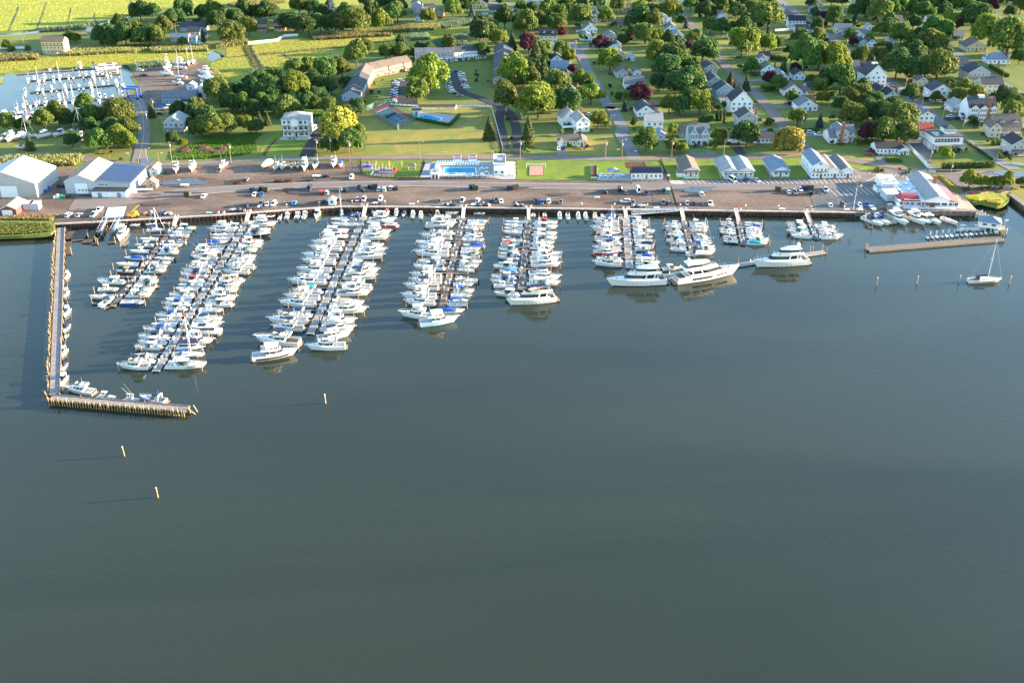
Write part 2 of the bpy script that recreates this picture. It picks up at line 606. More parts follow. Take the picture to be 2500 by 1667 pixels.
# ------------------------------------------------------------------ water and land
water_mat('sea',(0.0255,0.0335,0.0235),bump=0.045)
water_mat('basin_sea',(0.03,0.042,0.045),bump=0.02)
W0 = [Vector(p) for p in ((-2600,-400,0),(2600,-400,0),(2600,520,0),(-2600,520,0))]
struct(sheet('water',W0,0.0,'sea'))
BULK = [G(*p) for p in ((132,547),(215,543),(298,538.5),(410,532),(520,526),(620,519),(720,511.5),(832,504.5),(920,504.5),(1010,505),(1260,508),(1520,511),(1770,514.5),(2020,517.5),(2088,519))]
WOODB = [G(*p) for p in ((2088,518.2),(2165,516.5),(2270,516.5),(2386,517))]
leftshore = gl('B1 -900,1460 -300,1445 0,1432 250,1425 430,1412 560,1400 612,1365 605,1320')
rightshore = gl('B5 1700,1010 1735,1045 1810,1060 1880,1058 1960,1075 2060,1100 2130,1085 2185,1045 2200,985 2352,1090 2700,1330')
front = [Vector((-2600,leftshore[0].y,LAND))] + leftshore + BULK + WOODB + rightshore + [Vector((2600,rightshore[-1].y - 60,LAND))]
outer = front + [Vector((2600,6000,LAND)),Vector((-2600,6000,LAND))]
basin = gl('T1 -900,880 -200,842 60,822 160,806 450,776 590,764 608,742 628,764 1000,742 1022,690 1046,736 1200,722 1400,716 1478,790 1440,850 1505,930 1440,990 1335,1045 1340,1130 1100,1172 800,1212 450,1290 300,1335 0,1372 -900,1400')
creek = smoothline(gl('T1 -700,395 0,380 240,357 430,333 700,318 900,300 1060,266 1200,228 1330,190 1450,172')) + smoothline(gl('T1 1452,184 1350,214 1200,262 1080,292 900,330 700,348 400,368 200,388 0,398 -700,418'))
pond = gl('T1 2290,590 2330,568 2375,560;T2 110,568 160,585 222,622 205,635 120,655 108,684 60,672 22,645')
creek2 = gl('T1 1820,168 1858,148 1866,120 1850,98 1842,150 1815,160')
creek3 = gl('T1 2125,118 2240,98 2380,60;T2 70,70 20,90;T1 2250,112 2150,132')
struct(sheet('ground',outer,LAND,'lawn',holes=[basin,creek,pond,creek2,creek3],skirt=1.4))
BW = 1.85
bw = struct(sheet('basin_water',gl('T1 -1200,2 2700,2;T2 400,640;T1 2700,900 2000,1420 -1200,1420',BW),BW,'basin_sea'))
_zc = [0]
def Z(k):
 _zc[0] += 1
 return LAND + 0.045 * k + 0.0031 * (_zc[0] % 13)
struct(sheet('marsh',gl('T1 -700,360 100,345 240,338 420,318 700,305 900,286 1060,252 1200,214 1330,176 1450,150 1600,128 1800,84;T1 2100,100 2352,40;T2 900,105 1700,60 1700,-40;T1 -700,-60'),Z(1),'marsh'))
struct(sheet('marsh',gl('T1 -700,420 0,405 400,376 700,356 900,340 1100,300 1240,270 1240,330 1000,410 700,430 400,440 0,470 -700,480'),Z(1),'marsh_olive'))
struct(sheet('marsh',gl('T1 -700,660 0,680 430,645 740,610 1000,605 1560,585 2280,565 2270,640 1540,690 1480,705 1400,703 1200,708 1060,722 1022,672 985,732 640,752 612,730 580,752 450,764 160,792 150,740 140,790 60,810 -200,826 -700,850'),Z(1),'marsh'))
struct(sheet('marsh',gl('T2 240,525 480,498 800,465 1030,412 1180,448 1900,398 2352,358;T3 330,335 640,300 700,260 640,420 300,500 0,520;T2 2150,620 1750,560 1500,650 1200,700 880,830 600,900 420,945 250,900 70,880 70,700 125,692 240,632'),Z(1),'marsh'))
struct(sheet('marsh',gl('B1 -400,1270 0,1255 250,1250 520,1260 590,1300 590,1360 540,1385 420,1400 250,1412 0,1420 -400,1435'),Z(1),'marsh_olive'))
struct(sheet('marsh',gl('B5 1690,990 1900,950 2180,940 2170,1030 2120,1070 2060,1085 1960,1062 1880,1045 1810,1048 1740,1035'),Z(1),'marsh'))
struct(sheet('marsh',gl('T1 -60,860 20,850 45,875 10,930 -60,940'),2.0,'marsh'))
for i,s_ in enumerate(['T2 488,505 500,560 530,610 570,680 605,745','T2 528,612 700,598 850,586 1000,570 1300,545 1600,515 1750,495 1900,470 2200,432 2352,425','T2 845,592 900,630 985,672','T2 230,640 400,625 528,612',
 'T1 512,30 470,160 430,260 405,325','T1 205,80 150,220 95,345','T1 780,90 765,190 742,270','T1 1048,150 1040,200 1062,256','T1 1465,-20 1430,60 1455,140']):
 struct(ribbon('ditch',gl(s_),2.6 if i < 4 else 1.3,Z(2),'mud'))
lotpoly = gl('B1 -600,1030 0,1012 430,1002 545,690 780,680 1500,840 1560,662 1900,652 2352,645;B2 500,632 1000,628 2000,612;B3 500,612 2000,614;B4 300,612 1500,590 2200,575;B5 150,640 470,700 800,740 900,724 1280,790 1450,850 1600,960 1690,1000 1830,1150') + \
 [p + Vector((0,0.35,0)) for p in WOODB[::-1] + BULK[::-1]] + gl('B1 600,1270 640,1210 560,1215 300,1215 0,1230 -600,1250')
struct(sheet('gravel_lot',lotpoly,Z(1),'gravel'))
struct(sheet('boatyard_ground',gl('T1 1490,760 1800,735 2150,690 2260,680 2330,760 2330,930 2290,1040 2260,1200 1880,1210 1500,1220 1440,1130 1450,1060 1540,1000 1530,900 1480,850'),Z(1),'yard'))
UP = gl('B1 -300,600 0,558 400,536 800,552 1000,592 1230,632 1560,640 1900,636 2352,622;B2 500,600 1060,580 1700,566;B3 300,566 1200,568 2352,576;B4 300,578 1000,572 1500,560 1900,540 2120,528;B5 100,540 400,595 800,650 1100,690 1400,722 1800,728 2352,752 2700,780')
road = struct(ribbon('shore_road',UP,7.2,Z(3),'asphalt'))
_up = smoothline(UP)
_A,_B = strip_sides(_up,0.5)
for s_ in (_A,_B):
 ribbon('centre_line',s_[int(len(s_) * .25):],0.22,Z(4.2),'paint_yellow',sm=False,parent=road)
STREETS = {}
def street(name,spec,w,m='street',z=3.5,line=None):
 o = struct(ribbon(name,gl(spec),w,Z(z),m))
 if line:
  ribbon('centre_line',gl(spec),0.3,Z(z + 1),line,parent=o)
 return o
street('side_street','B1 1525,660 1530,600 1555,500 1590,300 1580,140 1565,60 1530,-40 1480,-120',6.6,line='paint_yellow')
street('far_lane','T1 -700,625 0,597 450,560 800,530 1000,500',5)
street('side_street','T3 1770,470 1830,540 1905,640 1975,790 2080,970 2190,1180;B3 2240,30 2352,250;B4 70,300 175,480 225,585',6.8)
street('side_street','T4 480,-60 560,10 720,130 850,290 980,430 1100,590 1290,800 1500,980 1700,1190 1860,1390;B4 1960,330 2100,450 2200,540',7.0,m='asphalt')
street('side_street','T4 1720,-60 1850,30 2050,180 2250,330;T5 150,370 350,520 560,670 760,820 1000,1000 1200,1160 1400,1330;B5 1450,200 1650,340 1900,500 2080,610 2260,700',7.6)
street('side_street','T5 1380,450 1500,530 1760,690 2000,860 2200,980 2352,1075 2700,1290',7.4)
street('main_street','T5 1750,20 2010,165 2352,335 2700,500',9.5,line='paint_yellow')
street('cross_street','T5 1130,1150 1300,1140 1480,1135',5)
street('cross_street','T4 1580,1440 1750,1440 1900,1435',5)
street('cul_de_sac','T3 820,0 900,40 1050,50 1130,70',9)
street('cul_de_sac','T3 1760,540 1850,545 1960,530',9,z=3.2)
street('apartment_drive','B3 1065,530 1045,420 1015,280 990,150 1010,50',5.2,m='asphalt_dark')
street('apartment_drive','B3 1190,530 1195,400 1185,300 1160,180 1110,80 1030,20',5.2,m='asphalt_dark',z=3.8)
street('apartment_drive','T3 1040,1240 1000,1170 900,1130 700,1060 590,1020 530,950 500,870 480,790',6.0,m='asphalt_dark',z=4.1)
street('apartment_drive','T2 2050,1172 2352,1172;T3 200,1172 500,1168 750,1168 950,1150',5.0,m='asphalt_dark',z=4.4)
street('driveway','B2 1120,560 1160,480 1230,360 1260,270',7.5,m='asphalt_dark')
street('driveway','T5 1490,1330 1620,1300',5.0,m='asphalt_dark')
struct(sheet('parking_court',gl('T2 2065,885 2290,875 2352,1000 2352,1165 2045,1165'),Z(2),'asphalt_dark'))
struct(sheet('driveway',gl('B2 1190,180 1340,170 1340,300 1190,300'),Z(2),'asphalt_dark'))
struct(sheet('driveway',gl('B4 780,542 870,482 950,466 1050,486 1150,538'),Z(2),'asphalt'))
struct(sheet('driveway',gl('B4 1270,425 1380,420 1462,532 1352,532'),Z(2),'asphalt_dark'))
struct(sheet('driveway',gl('B3 1620,470 1740,470 1748,552 1618,552'),Z(2),'asphalt'))
struct(sheet('driveway',gl('B5 690,548 790,548 860,640 760,635'),Z(2),'asphalt'))
struct(sheet('driveway',gl('B5 1050,385 1230,385 1330,500 1310,590 1400,700 1280,700 1180,560'),Z(2),'asphalt'))
struct(sheet('driveway',gl('B5 1880,470 2100,440 2250,425 2250,470 2000,500'),Z(2),'asphalt'))
struct(sheet('driveway',gl('T5 1640,1275 1950,1265 1950,1300 1650,1310'),Z(2),'asphalt'))
struct(sheet('driveway',gl('T5 240,370 400,365 400,410 260,415'),Z(2),'street'))
struct(sheet('driveway',gl('T5 780,890 960,930 980,1000 800,970'),Z(2),'street'))
struct(sheet('driveway',gl('B4 2070,300 2352,290 2352,335 2070,335'),Z(2),'street'))
struct(sheet('driveway',gl('T4 1480,880 1660,870 1660,895 1490,905'),Z(2),'street'))
struct(sheet('driveway',gl('T4 1760,1170 1980,1150 1980,1190 1770,1205'),Z(2),'street'))
struct(sheet('driveway',gl('T3 1060,110 1180,105 1190,155 1060,160'),Z(2),'asphalt_dark'))
struct(sheet('driveway',gl('T3 1880,545 2020,470 2020,500 1920,580'),Z(2),'street'))
struct(sheet('lawn',gl('B2 1250,545 1560,520 1760,500 1790,330 1650,230 1720,90 2000,-10 2352,-60;B3 0,-70 500,-10 890,25 950,130 1030,470 1010,545'),Z(1),'lawn_dry'))
struct(sheet('lawn',gl('B3 1380,545 1620,545 1610,480 1240,440 1230,330 1700,330 2240,330 2330,545'),Z(1),'lawn_dry'))
struct(sheet('lawn',gl('B2 590,530 640,430 700,330 830,260 1150,370 1060,555 700,570'),Z(1),'lawn_fresh'))
struct(sheet('thicket_ground',gl('B1 1880,605 1910,520 2150,400 2352,370;B2 0,350 200,330 380,300 500,290 640,300 600,350 540,400 600,440 590,500 420,540 200,560 0,590'),Z(1),'lush'))
struct(sheet('thicket_ground',gl('B2 1020,60 1320,90 1330,110 1020,100'),Z(2),'lush'))
struct(sheet('lawn',gl('B2 1720,598 2352,598;B3 135,606 105,790;B2 1850,778 1735,742'),Z(3),'lawn_fresh'))
struct(sheet('lawn',gl('B3 1178,598 2352,604;B4 480,604 560,700 190,735 100,760;B3 2070,822 1178,812'),Z(3),'lawn_fresh'))
struct(sheet('lawn',gl('B4 498,602 1500,590 2150,572 2130,795 600,816'),Z(3),'lawn_fresh'))
struct(sheet('lawn',gl('B5 372,620 560,655 780,695 810,735 700,742 470,684'),Z(3),'lawn_fresh'))
struct(sheet('lawn',gl('B5 1400,770 1450,760 1560,870 1700,1000 1640,990 1500,870'),Z(3),'lawn_dry'))
struct(sheet('lawn',gl('B5 2250,850 2352,840 2700,850 2700,1300 2352,1060 2200,960'),Z(2),'lawn_dry'))
struct(sheet('lawn',gl('B5 -20,480 60,490 600,545 720,610 460,580'),Z(1),'lawn_dry'))
struct(sheet('lawn',gl('T4 1100,440 1260,430 1600,440 1570,500 1250,540 1090,520'),Z(1),'lawn_dry'))
struct(sheet('lawn',gl('T5 1650,590 1930,600 2352,740 2352,1000 2000,820 1760,670'),Z(1),'lawn'))
dr = struct(ribbon('marina_drive',gl('B1 1500,1000 1900,965 2352,932;B2 700,890 1500,866 2352,857;B3 900,872 2352,892;B4 500,895 1500,893 2000,886;B5 60,878 300,882 600,868 790,820 900,745 900,700'),8.5,Z(3),'asphalt'))
struct(sheet('drive_apron',gl('B1 755,1150 845,1010 1090,1015 1500,955 1900,925 1900,1015 1500,1070 1300,1105'),Z(2.5),'asphalt'))
struct(sheet('slipway_apron',gl('B1 1150,1240 1190,1120 1400,1105 1360,1240'),Z(4),'concrete'))
struct(sheet('parking_strip',gl('B4 190,838 600,822 2150,806;B5 460,806 560,850 200,858;B4 1500,872 200,872'),Z(2.5),'asphalt'))
struct(sheet('car_park',gl('B5 460,690 800,742 900,722 1280,790 1400,800 1450,860 900,850 700,870 460,880 380,850 560,830'),Z(2.2),'asphalt'))
struct(sheet('car_park',gl('B5 0,905 830,880 880,1080 830,1120 0,1150'),Z(2.1),'wetlot'))
struct(sheet('car_park',gl('B5 1440,760 1700,745 2352,775 2700,800 2600,870 2300,850 2180,930 1650,900'),Z(2.3),'asphalt'))
struct(sheet('patio',gl('B5 1420,885 1560,950 1690,1000 1830,1150 1620,1130 1610,1020'),Z(4),'patio'))
def lines(name,segs,w,parent,z,m='paint_white'):
 V,F = [],[]
 for a,b in segs:
  d = (b - a).normalized()
  n_ = Vector((-d.y,d.x,0)) * (w / 2)
  o = len(V)
  V += [(q.x,q.y,z) for q in (a + n_,a - n_,b - n_,b + n_)]
  F.append((o,o + 1,o + 2,o + 3))
 return obj(name,mesh(name,V,F,[m]),parent)
segs = [(g('B4',640 + i * 53.5,818 - i * .3),g('B4',690 + i * 53.5,866 - i * .3)) for i in range(32)]
segs += [(g('B5',-10 + i * 52,808),g('B5',30 + i * 52,852)) for i in range(10)]
lines('parking_line',segs,0.22,dr,Z(4.5))
lines('hatching',[(g('B4',600 + i * 16,822),g('B4',640 + i * 16,862)) for i in range(9)],0.3,dr,Z(4.6))
segs = [(g('B5',195 + i * 57,912 - i * 2),g('B5',290 + i * 57,1000 - i * 3)) for i in range(9)]
segs += [(g('B5',635 + i * 50,752 + i * 4),g('B5',660 + i * 50,725 + i * 8)) for i in range(3)] + [(g('B5',955 + i * 54,772 + i * 10),g('B5',980 + i * 54,745 + i * 10)) for i in range(5)]
segs += [(g('B5',480,770 + i * 14),g('B5',550,768 + i * 14)) for i in range(5)]
segs += [(g('B5',1690 + i * 60,885 + i * 3),g('B5',1730 + i * 60,858 + i * 3)) for i in range(8)] + [(g('B5',1850 + i * 65,800),g('B5',1940 + i * 65,770)) for i in range(5)]
lines('parking_line',segs,0.2,dr,Z(4.7))
ribbon('edge_line',gl('B5 560,850 640,820 740,760 790,740'),0.25,Z(4.7),'paint_white',parent=dr)
ribbon('edge_line',gl('B5 740,890 840,840 920,780 945,745'),0.25,Z(4.7),'paint_white',parent=dr)
ribbon('edge_line',gl('B1 1900,935 2352,902;B2 700,862 1500,840 2352,832;B3 900,848 2352,866'),0.2,Z(4.7),'paint_white',parent=dr)
ribbon('edge_line',gl('B1 1900,1010 2352,962;B2 700,918 1500,892 2352,884;B3 900,898 2352,918'),0.2,Z(4.7),'paint_white',parent=dr)
mat('puddle',(0.05,0.05,0.055),0.04)
mat('stain',(0.065,0.048,0.042),0.8,var=0.3,scale=0.6)
R = random.Random(3)
def blob(name,c,rx,ry,z,m):
 n_ = 18
 ph = [R.uniform(0,6.28) for _ in range(4)]
 pts = []
 for i in range(n_):
  a = 2 * math.pi * i / n_
  k = 1 + .22 * math.sin(2 * a + ph[0]) + .18 * math.sin(3 * a + ph[1]) + .1 * math.sin(5 * a + ph[2])
  pts.append(Vector((c.x + rx * k * math.cos(a),c.y + ry * k * math.sin(a),0)))
 return struct(sheet(name,pts,z,m))
for t_,u_,v_,rx,ry,m_ in [('B1',2040,840,9,5.5,'puddle'),('B4',880,930,9,2.6,'puddle'),('B4',970,900,5,1.6,'puddle'),('B4',2260,955,4,2,'puddle'),('B5',95,955,4,2,'puddle'),('B5',2250,750,16,3.5,'puddle'),
 ('B5',1420,720,9,2.2,'puddle'),('B1',1600,600,5,3,'puddle'),('B1',1550,1020,3,1,'stain'),('B1',1680,1015,4,1.6,'stain'),('B1',1690,980,4,1,'stain'),('B1',2010,955,9,1.4,'stain'),('B2',1000,935,8,3.5,'stain'),('B3',1640,975,6,1.6,'stain'),
 ('B1',1700,1085,7,1.6,'stain'),('B1',945,985,3,.8,'stain'),('B3',1130,900,8,1.5,'stain'),('B4',1500,950,3,1,'puddle'),('B1',1360,645,9,1.2,'stain')]:
 blob('puddle' if m_ == 'puddle' else 'ground_stain',g(t_,u_,v_),rx,ry,Z(5),m_)
# ------------------------------------------------------------------ bulkhead of sheet piles
bk = empty('sheet_pile_bulkhead',BULK[0])
tag(bk,'long rust-brown steel sheet-pile bulkhead with pale cap along the marina lot','bulkhead')
def along(pts,step):
 out = []
 for a,b in zip(pts[:-1],pts[1:]):
  L = (b - a).length
  n_ = max(1,round(L / step))
  out += [a + (b - a) * (i / n_) for i in range(n_)]
 return out + [pts[-1]]
capm = MB()
A,B = strip_sides(BULK,0.9)
capm.loft([[(a.x,a.y,LAND - .35),(a.x,a.y,LAND + .22),(b.x,b.y,LAND + .22),(b.x,b.y,LAND - .35)] for a,b in zip(A,B)],closed=True)
o = obj('cap',capm.mesh('cap','capstone'),bk)
o.matrix_parent_inverse = Matrix.Translation(-BULK[0])
sp = along(BULK,0.45)
V,F = [],[]
for i,p in enumerate(sp):
 y = p.y - .1 + (0 if (i % 4) < 2 else -.45)
 V += [(p.x,y,LAND - .2),(p.x,y,-1.0)]
F = [(2 * i,2 * i + 1,2 * i + 3,2 * i + 2) for i in range(len(sp) - 1)]
o = obj('sheet_piling',mesh('sheet_piling',V,F,['rust']),bk)
o['kind'] = 'stuff'
o.matrix_parent_inverse = Matrix.Translation(-BULK[0])
wb = empty('timber_bulkhead',WOODB[0])
tag(wb,'grey timber bulkhead and deck edge below the red-roofed restaurant','bulkhead')
m_ = MB()
for zz in (LAND - .1,LAND - .75,LAND - 1.4):
 for a,b in zip(WOODB[:-1],WOODB[1:]):
  m_.loft([[(p.x,p.y - .55,zz - .22),(p.x,p.y - .55,zz + .05),(p.x,p.y - .2,zz + .05),(p.x,p.y - .2,zz - .22)] for p in (a,b)],closed=True)
o = obj('waler',m_.mesh('waler','wood_grey'),wb)
o.matrix_parent_inverse = Matrix.Translation(-WOODB[0])
me = MB().loft([[(p.x,p.y - .1,LAND - .05),(p.x,p.y - .1,-1)] for p in WOODB],cap0=False,cap1=False).mesh('sheathing','wood_dark')
o = obj('sheathing',me,wb)
o.matrix_parent_inverse = Matrix.Translation(-WOODB[0])
pm = MB().tube((0,0,-2),(0,0,LAND + .75),.17,.15,7).mesh('bulkhead_post','wood_grey')
for p in along(WOODB,3.0):
 o = obj('post',pm,wb,(p.x - WOODB[0].x,p.y - .7 - WOODB[0].y,-LAND))
# ------------------------------------------------------------------ trees
LEAF = {'d': ('leaf_dark',(0.055,0.108,0.028)),'m': ('leaf_mid',(0.075,0.140,0.026)),'o': ('leaf_olive',(0.110,0.150,0.030)),'y': ('leaf_bright',(0.145,0.190,0.024)),
 'p': ('leaf_purple',(0.080,0.024,0.032)),'c': ('leaf_conifer',(0.075,0.10,0.032)),'s': ('leaf_spruce',(0.075,0.110,0.105)),'w': ('leaf_willow',(0.30,0.29,0.05)),
 'b': ('leaf_shrub',(0.072,0.130,0.026))}
for k_,(n_,c_) in LEAF.items():
 leaf_mat(n_,c_)
mat('bark',(0.10,0.075,0.055),0.9,var=0.3,scale=2)
NPR = np.random.RandomState(11)
def quads(P,Nn,size,R_,asp=1.0):
 n = len(P)
 r = R_.normal(size=(n,3))
 t = np.cross(Nn,r)
 t /= np.linalg.norm(t,axis=1)[:,None] + 1e-9
 b = np.cross(Nn,t)
 s = (size * R_.uniform(.6,1.35,n))[:,None]
 v = np.stack([P - t * s - b * s * asp * .4,P + t * s * .3 - b * s * asp,P + t * s + b * s * asp * .35,P - t * s * .2 + b * s * asp],1).reshape(-1,3)
 f = np.arange(4 * n).reshape(n,4)
 return v,f
def np_mesh(name,v,f,m):
 me = bpy.data.meshes.new(name)
 me.vertices.add(len(v))
 me.vertices.foreach_set('co',v.astype(np.float32).ravel())
 me.loops.add(f.size)
 me.loops.foreach_set('vertex_index',f.astype(np.int32).ravel())
 me.polygons.add(len(f))
 me.polygons.foreach_set('loop_start',np.arange(0,f.size,f.shape[1],dtype=np.int32))
 me.polygons.foreach_set('loop_total',np.full(len(f),f.shape[1],dtype=np.int32))
 me.update()
 me.validate()
 if m:
  me.materials.append(MATS[m])
 return me
def crown_broad(seed,n=11000,lobes=34,h=0.95,leaf=0.030,spread=1.0):
 R_ = np.random.RandomState(seed)
 cs,rs = [],[]
 for i in range(lobes):
  d = R_.normal(size=3)
  d /= np.linalg.norm(d)
  d[2] = abs(d[2]) * 1.15 - .38
  rad = R_.uniform(.14,.36)
  cs.append(np.array([d[0] * rad * 1.05 * spread,d[1] * rad * 1.05 * spread,.47 * h + d[2] * rad * 1.25 * h]))
  rs.append(R_.uniform(.085,.21))
 cs,rs = np.array(cs),np.array(rs)
 cs[:,0] += (cs[:,2] - .5) * R_.uniform(-.25,.25)
 ga = R_.uniform(0,6.28)
 kp = ~((np.cos(np.arctan2(cs[:,1],cs[:,0]) - ga) > .86) & (np.hypot(cs[:,0],cs[:,1]) > .15))
 cs,rs = cs[kp],rs[kp]
 lobes = len(rs)
 w = rs ** 2
 idx = R_.choice(lobes,n,p=w / w.sum())
 d = R_.normal(size=(n,3))
 d /= np.linalg.norm(d,axis=1)[:,None]
 d[:,2] = np.where(d[:,2] < -.35,-d[:,2],d[:,2])
 rr = rs[idx] * R_.uniform(.72,1.08,n)
 P = cs[idx] + d * rr[:,None]
 D = np.linalg.norm(P[:,None,:] - cs[None],axis=2) / rs[None]
 keep = D.min(1) > .62
 P,d = P[keep],d[keep]
 Nn = d + R_.normal(size=P.shape) * .55
 Nn /= np.linalg.norm(Nn,axis=1)[:,None]
 return quads(P,Nn,leaf,R_)
def crown_cone(seed,n=3600,leaf=.030):
 R_ = np.random.RandomState(seed)
 t = R_.uniform(0,1,n) ** .75
 z = 1.0 - t * .94
 a = R_.uniform(0,6.283,n)
 tier = .86 + .14 * np.sin(z * 46 + a * 1.0) + .10 * np.sin(a * 5 + z * 9 + seed)
 r = (.02 + .48 * t ** .85) * tier * R_.uniform(.62,1.03,n)
 P = np.stack([r * np.cos(a),r * np.sin(a),z - r * .14],1)
 Nn = np.stack([np.cos(a),np.sin(a),np.full(n,.55)],1) + R_.normal(size=(n,3)) * .45
 Nn /= np.linalg.norm(Nn,axis=1)[:,None]
 return quads(P,Nn,leaf,R_)
def crown_willow(seed,n=6500):
 R_ = np.random.RandomState(seed)
 k = 46
 a0 = R_.uniform(0,6.283,k)
 r0 = .47 * np.sqrt(R_.uniform(0,1,k))
 idx = R_.randint(0,k,n)
 zt = .96 - .75 * (r0[idx] ** 2) / .22 * .45
 t = R_.uniform(0,1,n) ** 1.3
 jit = R_.normal(size=(n,2)) * .045
 x = r0[idx] * np.cos(a0[idx]) * (1 + t * .12) + jit[:,0]
 y = r0[idx] * np.sin(a0[idx]) * (1 + t * .12) + jit[:,1]
 z = zt - t * (.32 + .35 * r0[idx])
 P = np.stack([x,y,z],1)
 Nn = np.stack([np.cos(a0[idx]),np.sin(a0[idx]),np.full(n,.25)],1) + R_.normal(size=(n,3)) * .5
 Nn /= np.linalg.norm(Nn,axis=1)[:,None]
 return quads(P,Nn,.022,R_,1.9)
def trunk_mesh(seed,limbs=6,top=.5):
 R_ = random.Random(seed)
 m_ = MB()
 m_.tube((0,0,-.03),(0,0,.22),.030,.022,7)
 m_.tube((0,0,.22),(R_.uniform(-.03,.03),R_.uniform(-.03,.03),top),.022,.010,6)
 for i in range(limbs):
  a = i * 6.283 / limbs + R_.uniform(-.3,.3)
  r = R_.uniform(.2,.3)
  z0 = R_.uniform(.18,.34)
  mid = (r * .5 * math.cos(a),r * .5 * math.sin(a),z0 + .13)
  m_.tube((0,0,z0),mid,.014,.009,5)
  m_.tube(mid,(r * math.cos(a),r * math.sin(a),z0 + R_.uniform(.25,.4)),.009,.004,5)
 return m_.mesh('trunk','bark')
CROWN = {}
TRUNKS = [trunk_mesh(s_) for s_ in range(4)]
tr_con = MB().tube((0,0,-.03),(0,0,.9),.03,.006,6).mesh('trunk','bark')
CROWN['broad'] = [np_mesh('crown',*crown_broad(20 + i,h=hh,lobes=lb,spread=sp_),m='leaf_mid') for i,(hh,lb,sp_) in enumerate([(.95,62,1),(1.05,70,1),(.9,54,1.05),(1.1,66,.95),(.95,80,1.05),(1.0,48,1),(1.12,58,.9),(.88,66,1.1),(1.0,90,1),(1.05,52,1.08)])]
CROWN['airy'] = [np_mesh('crown',*crown_broad(60 + i,n=4200,lobes=22,h=1.0,leaf=.030,spread=1.2),m='leaf_mid') for i in range(2)]
CROWN['cone'] = [np_mesh('crown',*crown_cone(70 + i),m='leaf_conifer') for i in range(3)]
CROWN['willow'] = [np_mesh('crown',*crown_willow(80 + i),m='leaf_willow') for i in range(2)]
_b = []
for i in range(3):
 v,f = crown_broad(90 + i,n=1500,lobes=12,h=1.0,leaf=.055)
 v = v.copy()
 v[:,2] = (v[:,2] - .10) * 1.0
 _b.append(np_mesh('shrub',v,f,'leaf_shrub'))
CROWN['shrub'] = _b
LOOK = {'d': ('dark green oak','tree'),'m': ('mid-green maple','tree'),'o': ('olive-green maple','tree'),'y': ('bright yellow-green maple','tree'),'p': ('purple-leaved maple','tree'),
 'c': ('dark conical evergreen','tree'),'s': ('blue-grey spruce','tree'),'w': ('golden weeping willow','tree'),'b': ('rounded green shrub','shrub'),
 'q': ('dark red-leaved shrub','shrub'),'z': ('yellow-green shrub','shrub'),'a': ('airy light-green locust','tree')}
def zone(p):
 x,y = p
 w = G(x,y)
 if y < 150 and x < 700 and not (y > 108):
  return 'by the marsh creek'
 if x < 345 and y < 400:
  return 'below the back basin'
 if 345 <= x < 520 and y >= 255:
  return 'near the gabled beach house'
 if x < 520 and y >= 100:
  return 'by the boatyard'
 if x < 960 and y < 108:
  return 'in the far woods'
 if 500 <= x < 840 and 165 <= y < 330:
  return 'left of the apartments'
 if 760 <= x < 960 and y >= 300:
  return 'beside the hip-roofed house'
 if 500 <= x < 780 and y >= 290:
  return 'left of the hip-roofed house'
 if 840 <= x < 1235 and y > 105:
  return 'around the apartment court'
 if x < 1250 and y <= 105:
  return 'behind the marsh reeds'
 if y < 120 and w.x < 60:
  return 'beyond the first street'
 sx = [(44 + (60 - 44) * (y - 106) / 266,'first'),(143 + 15 * (y - 21) / 277,'second'),(247,'third'),(322,'fourth')]
 n = min(sx,key=lambda s: abs(w.x - s[0]))
 return ('left' if w.x < n[0] else 'right') + ' of the ' + n[1] + ' street'
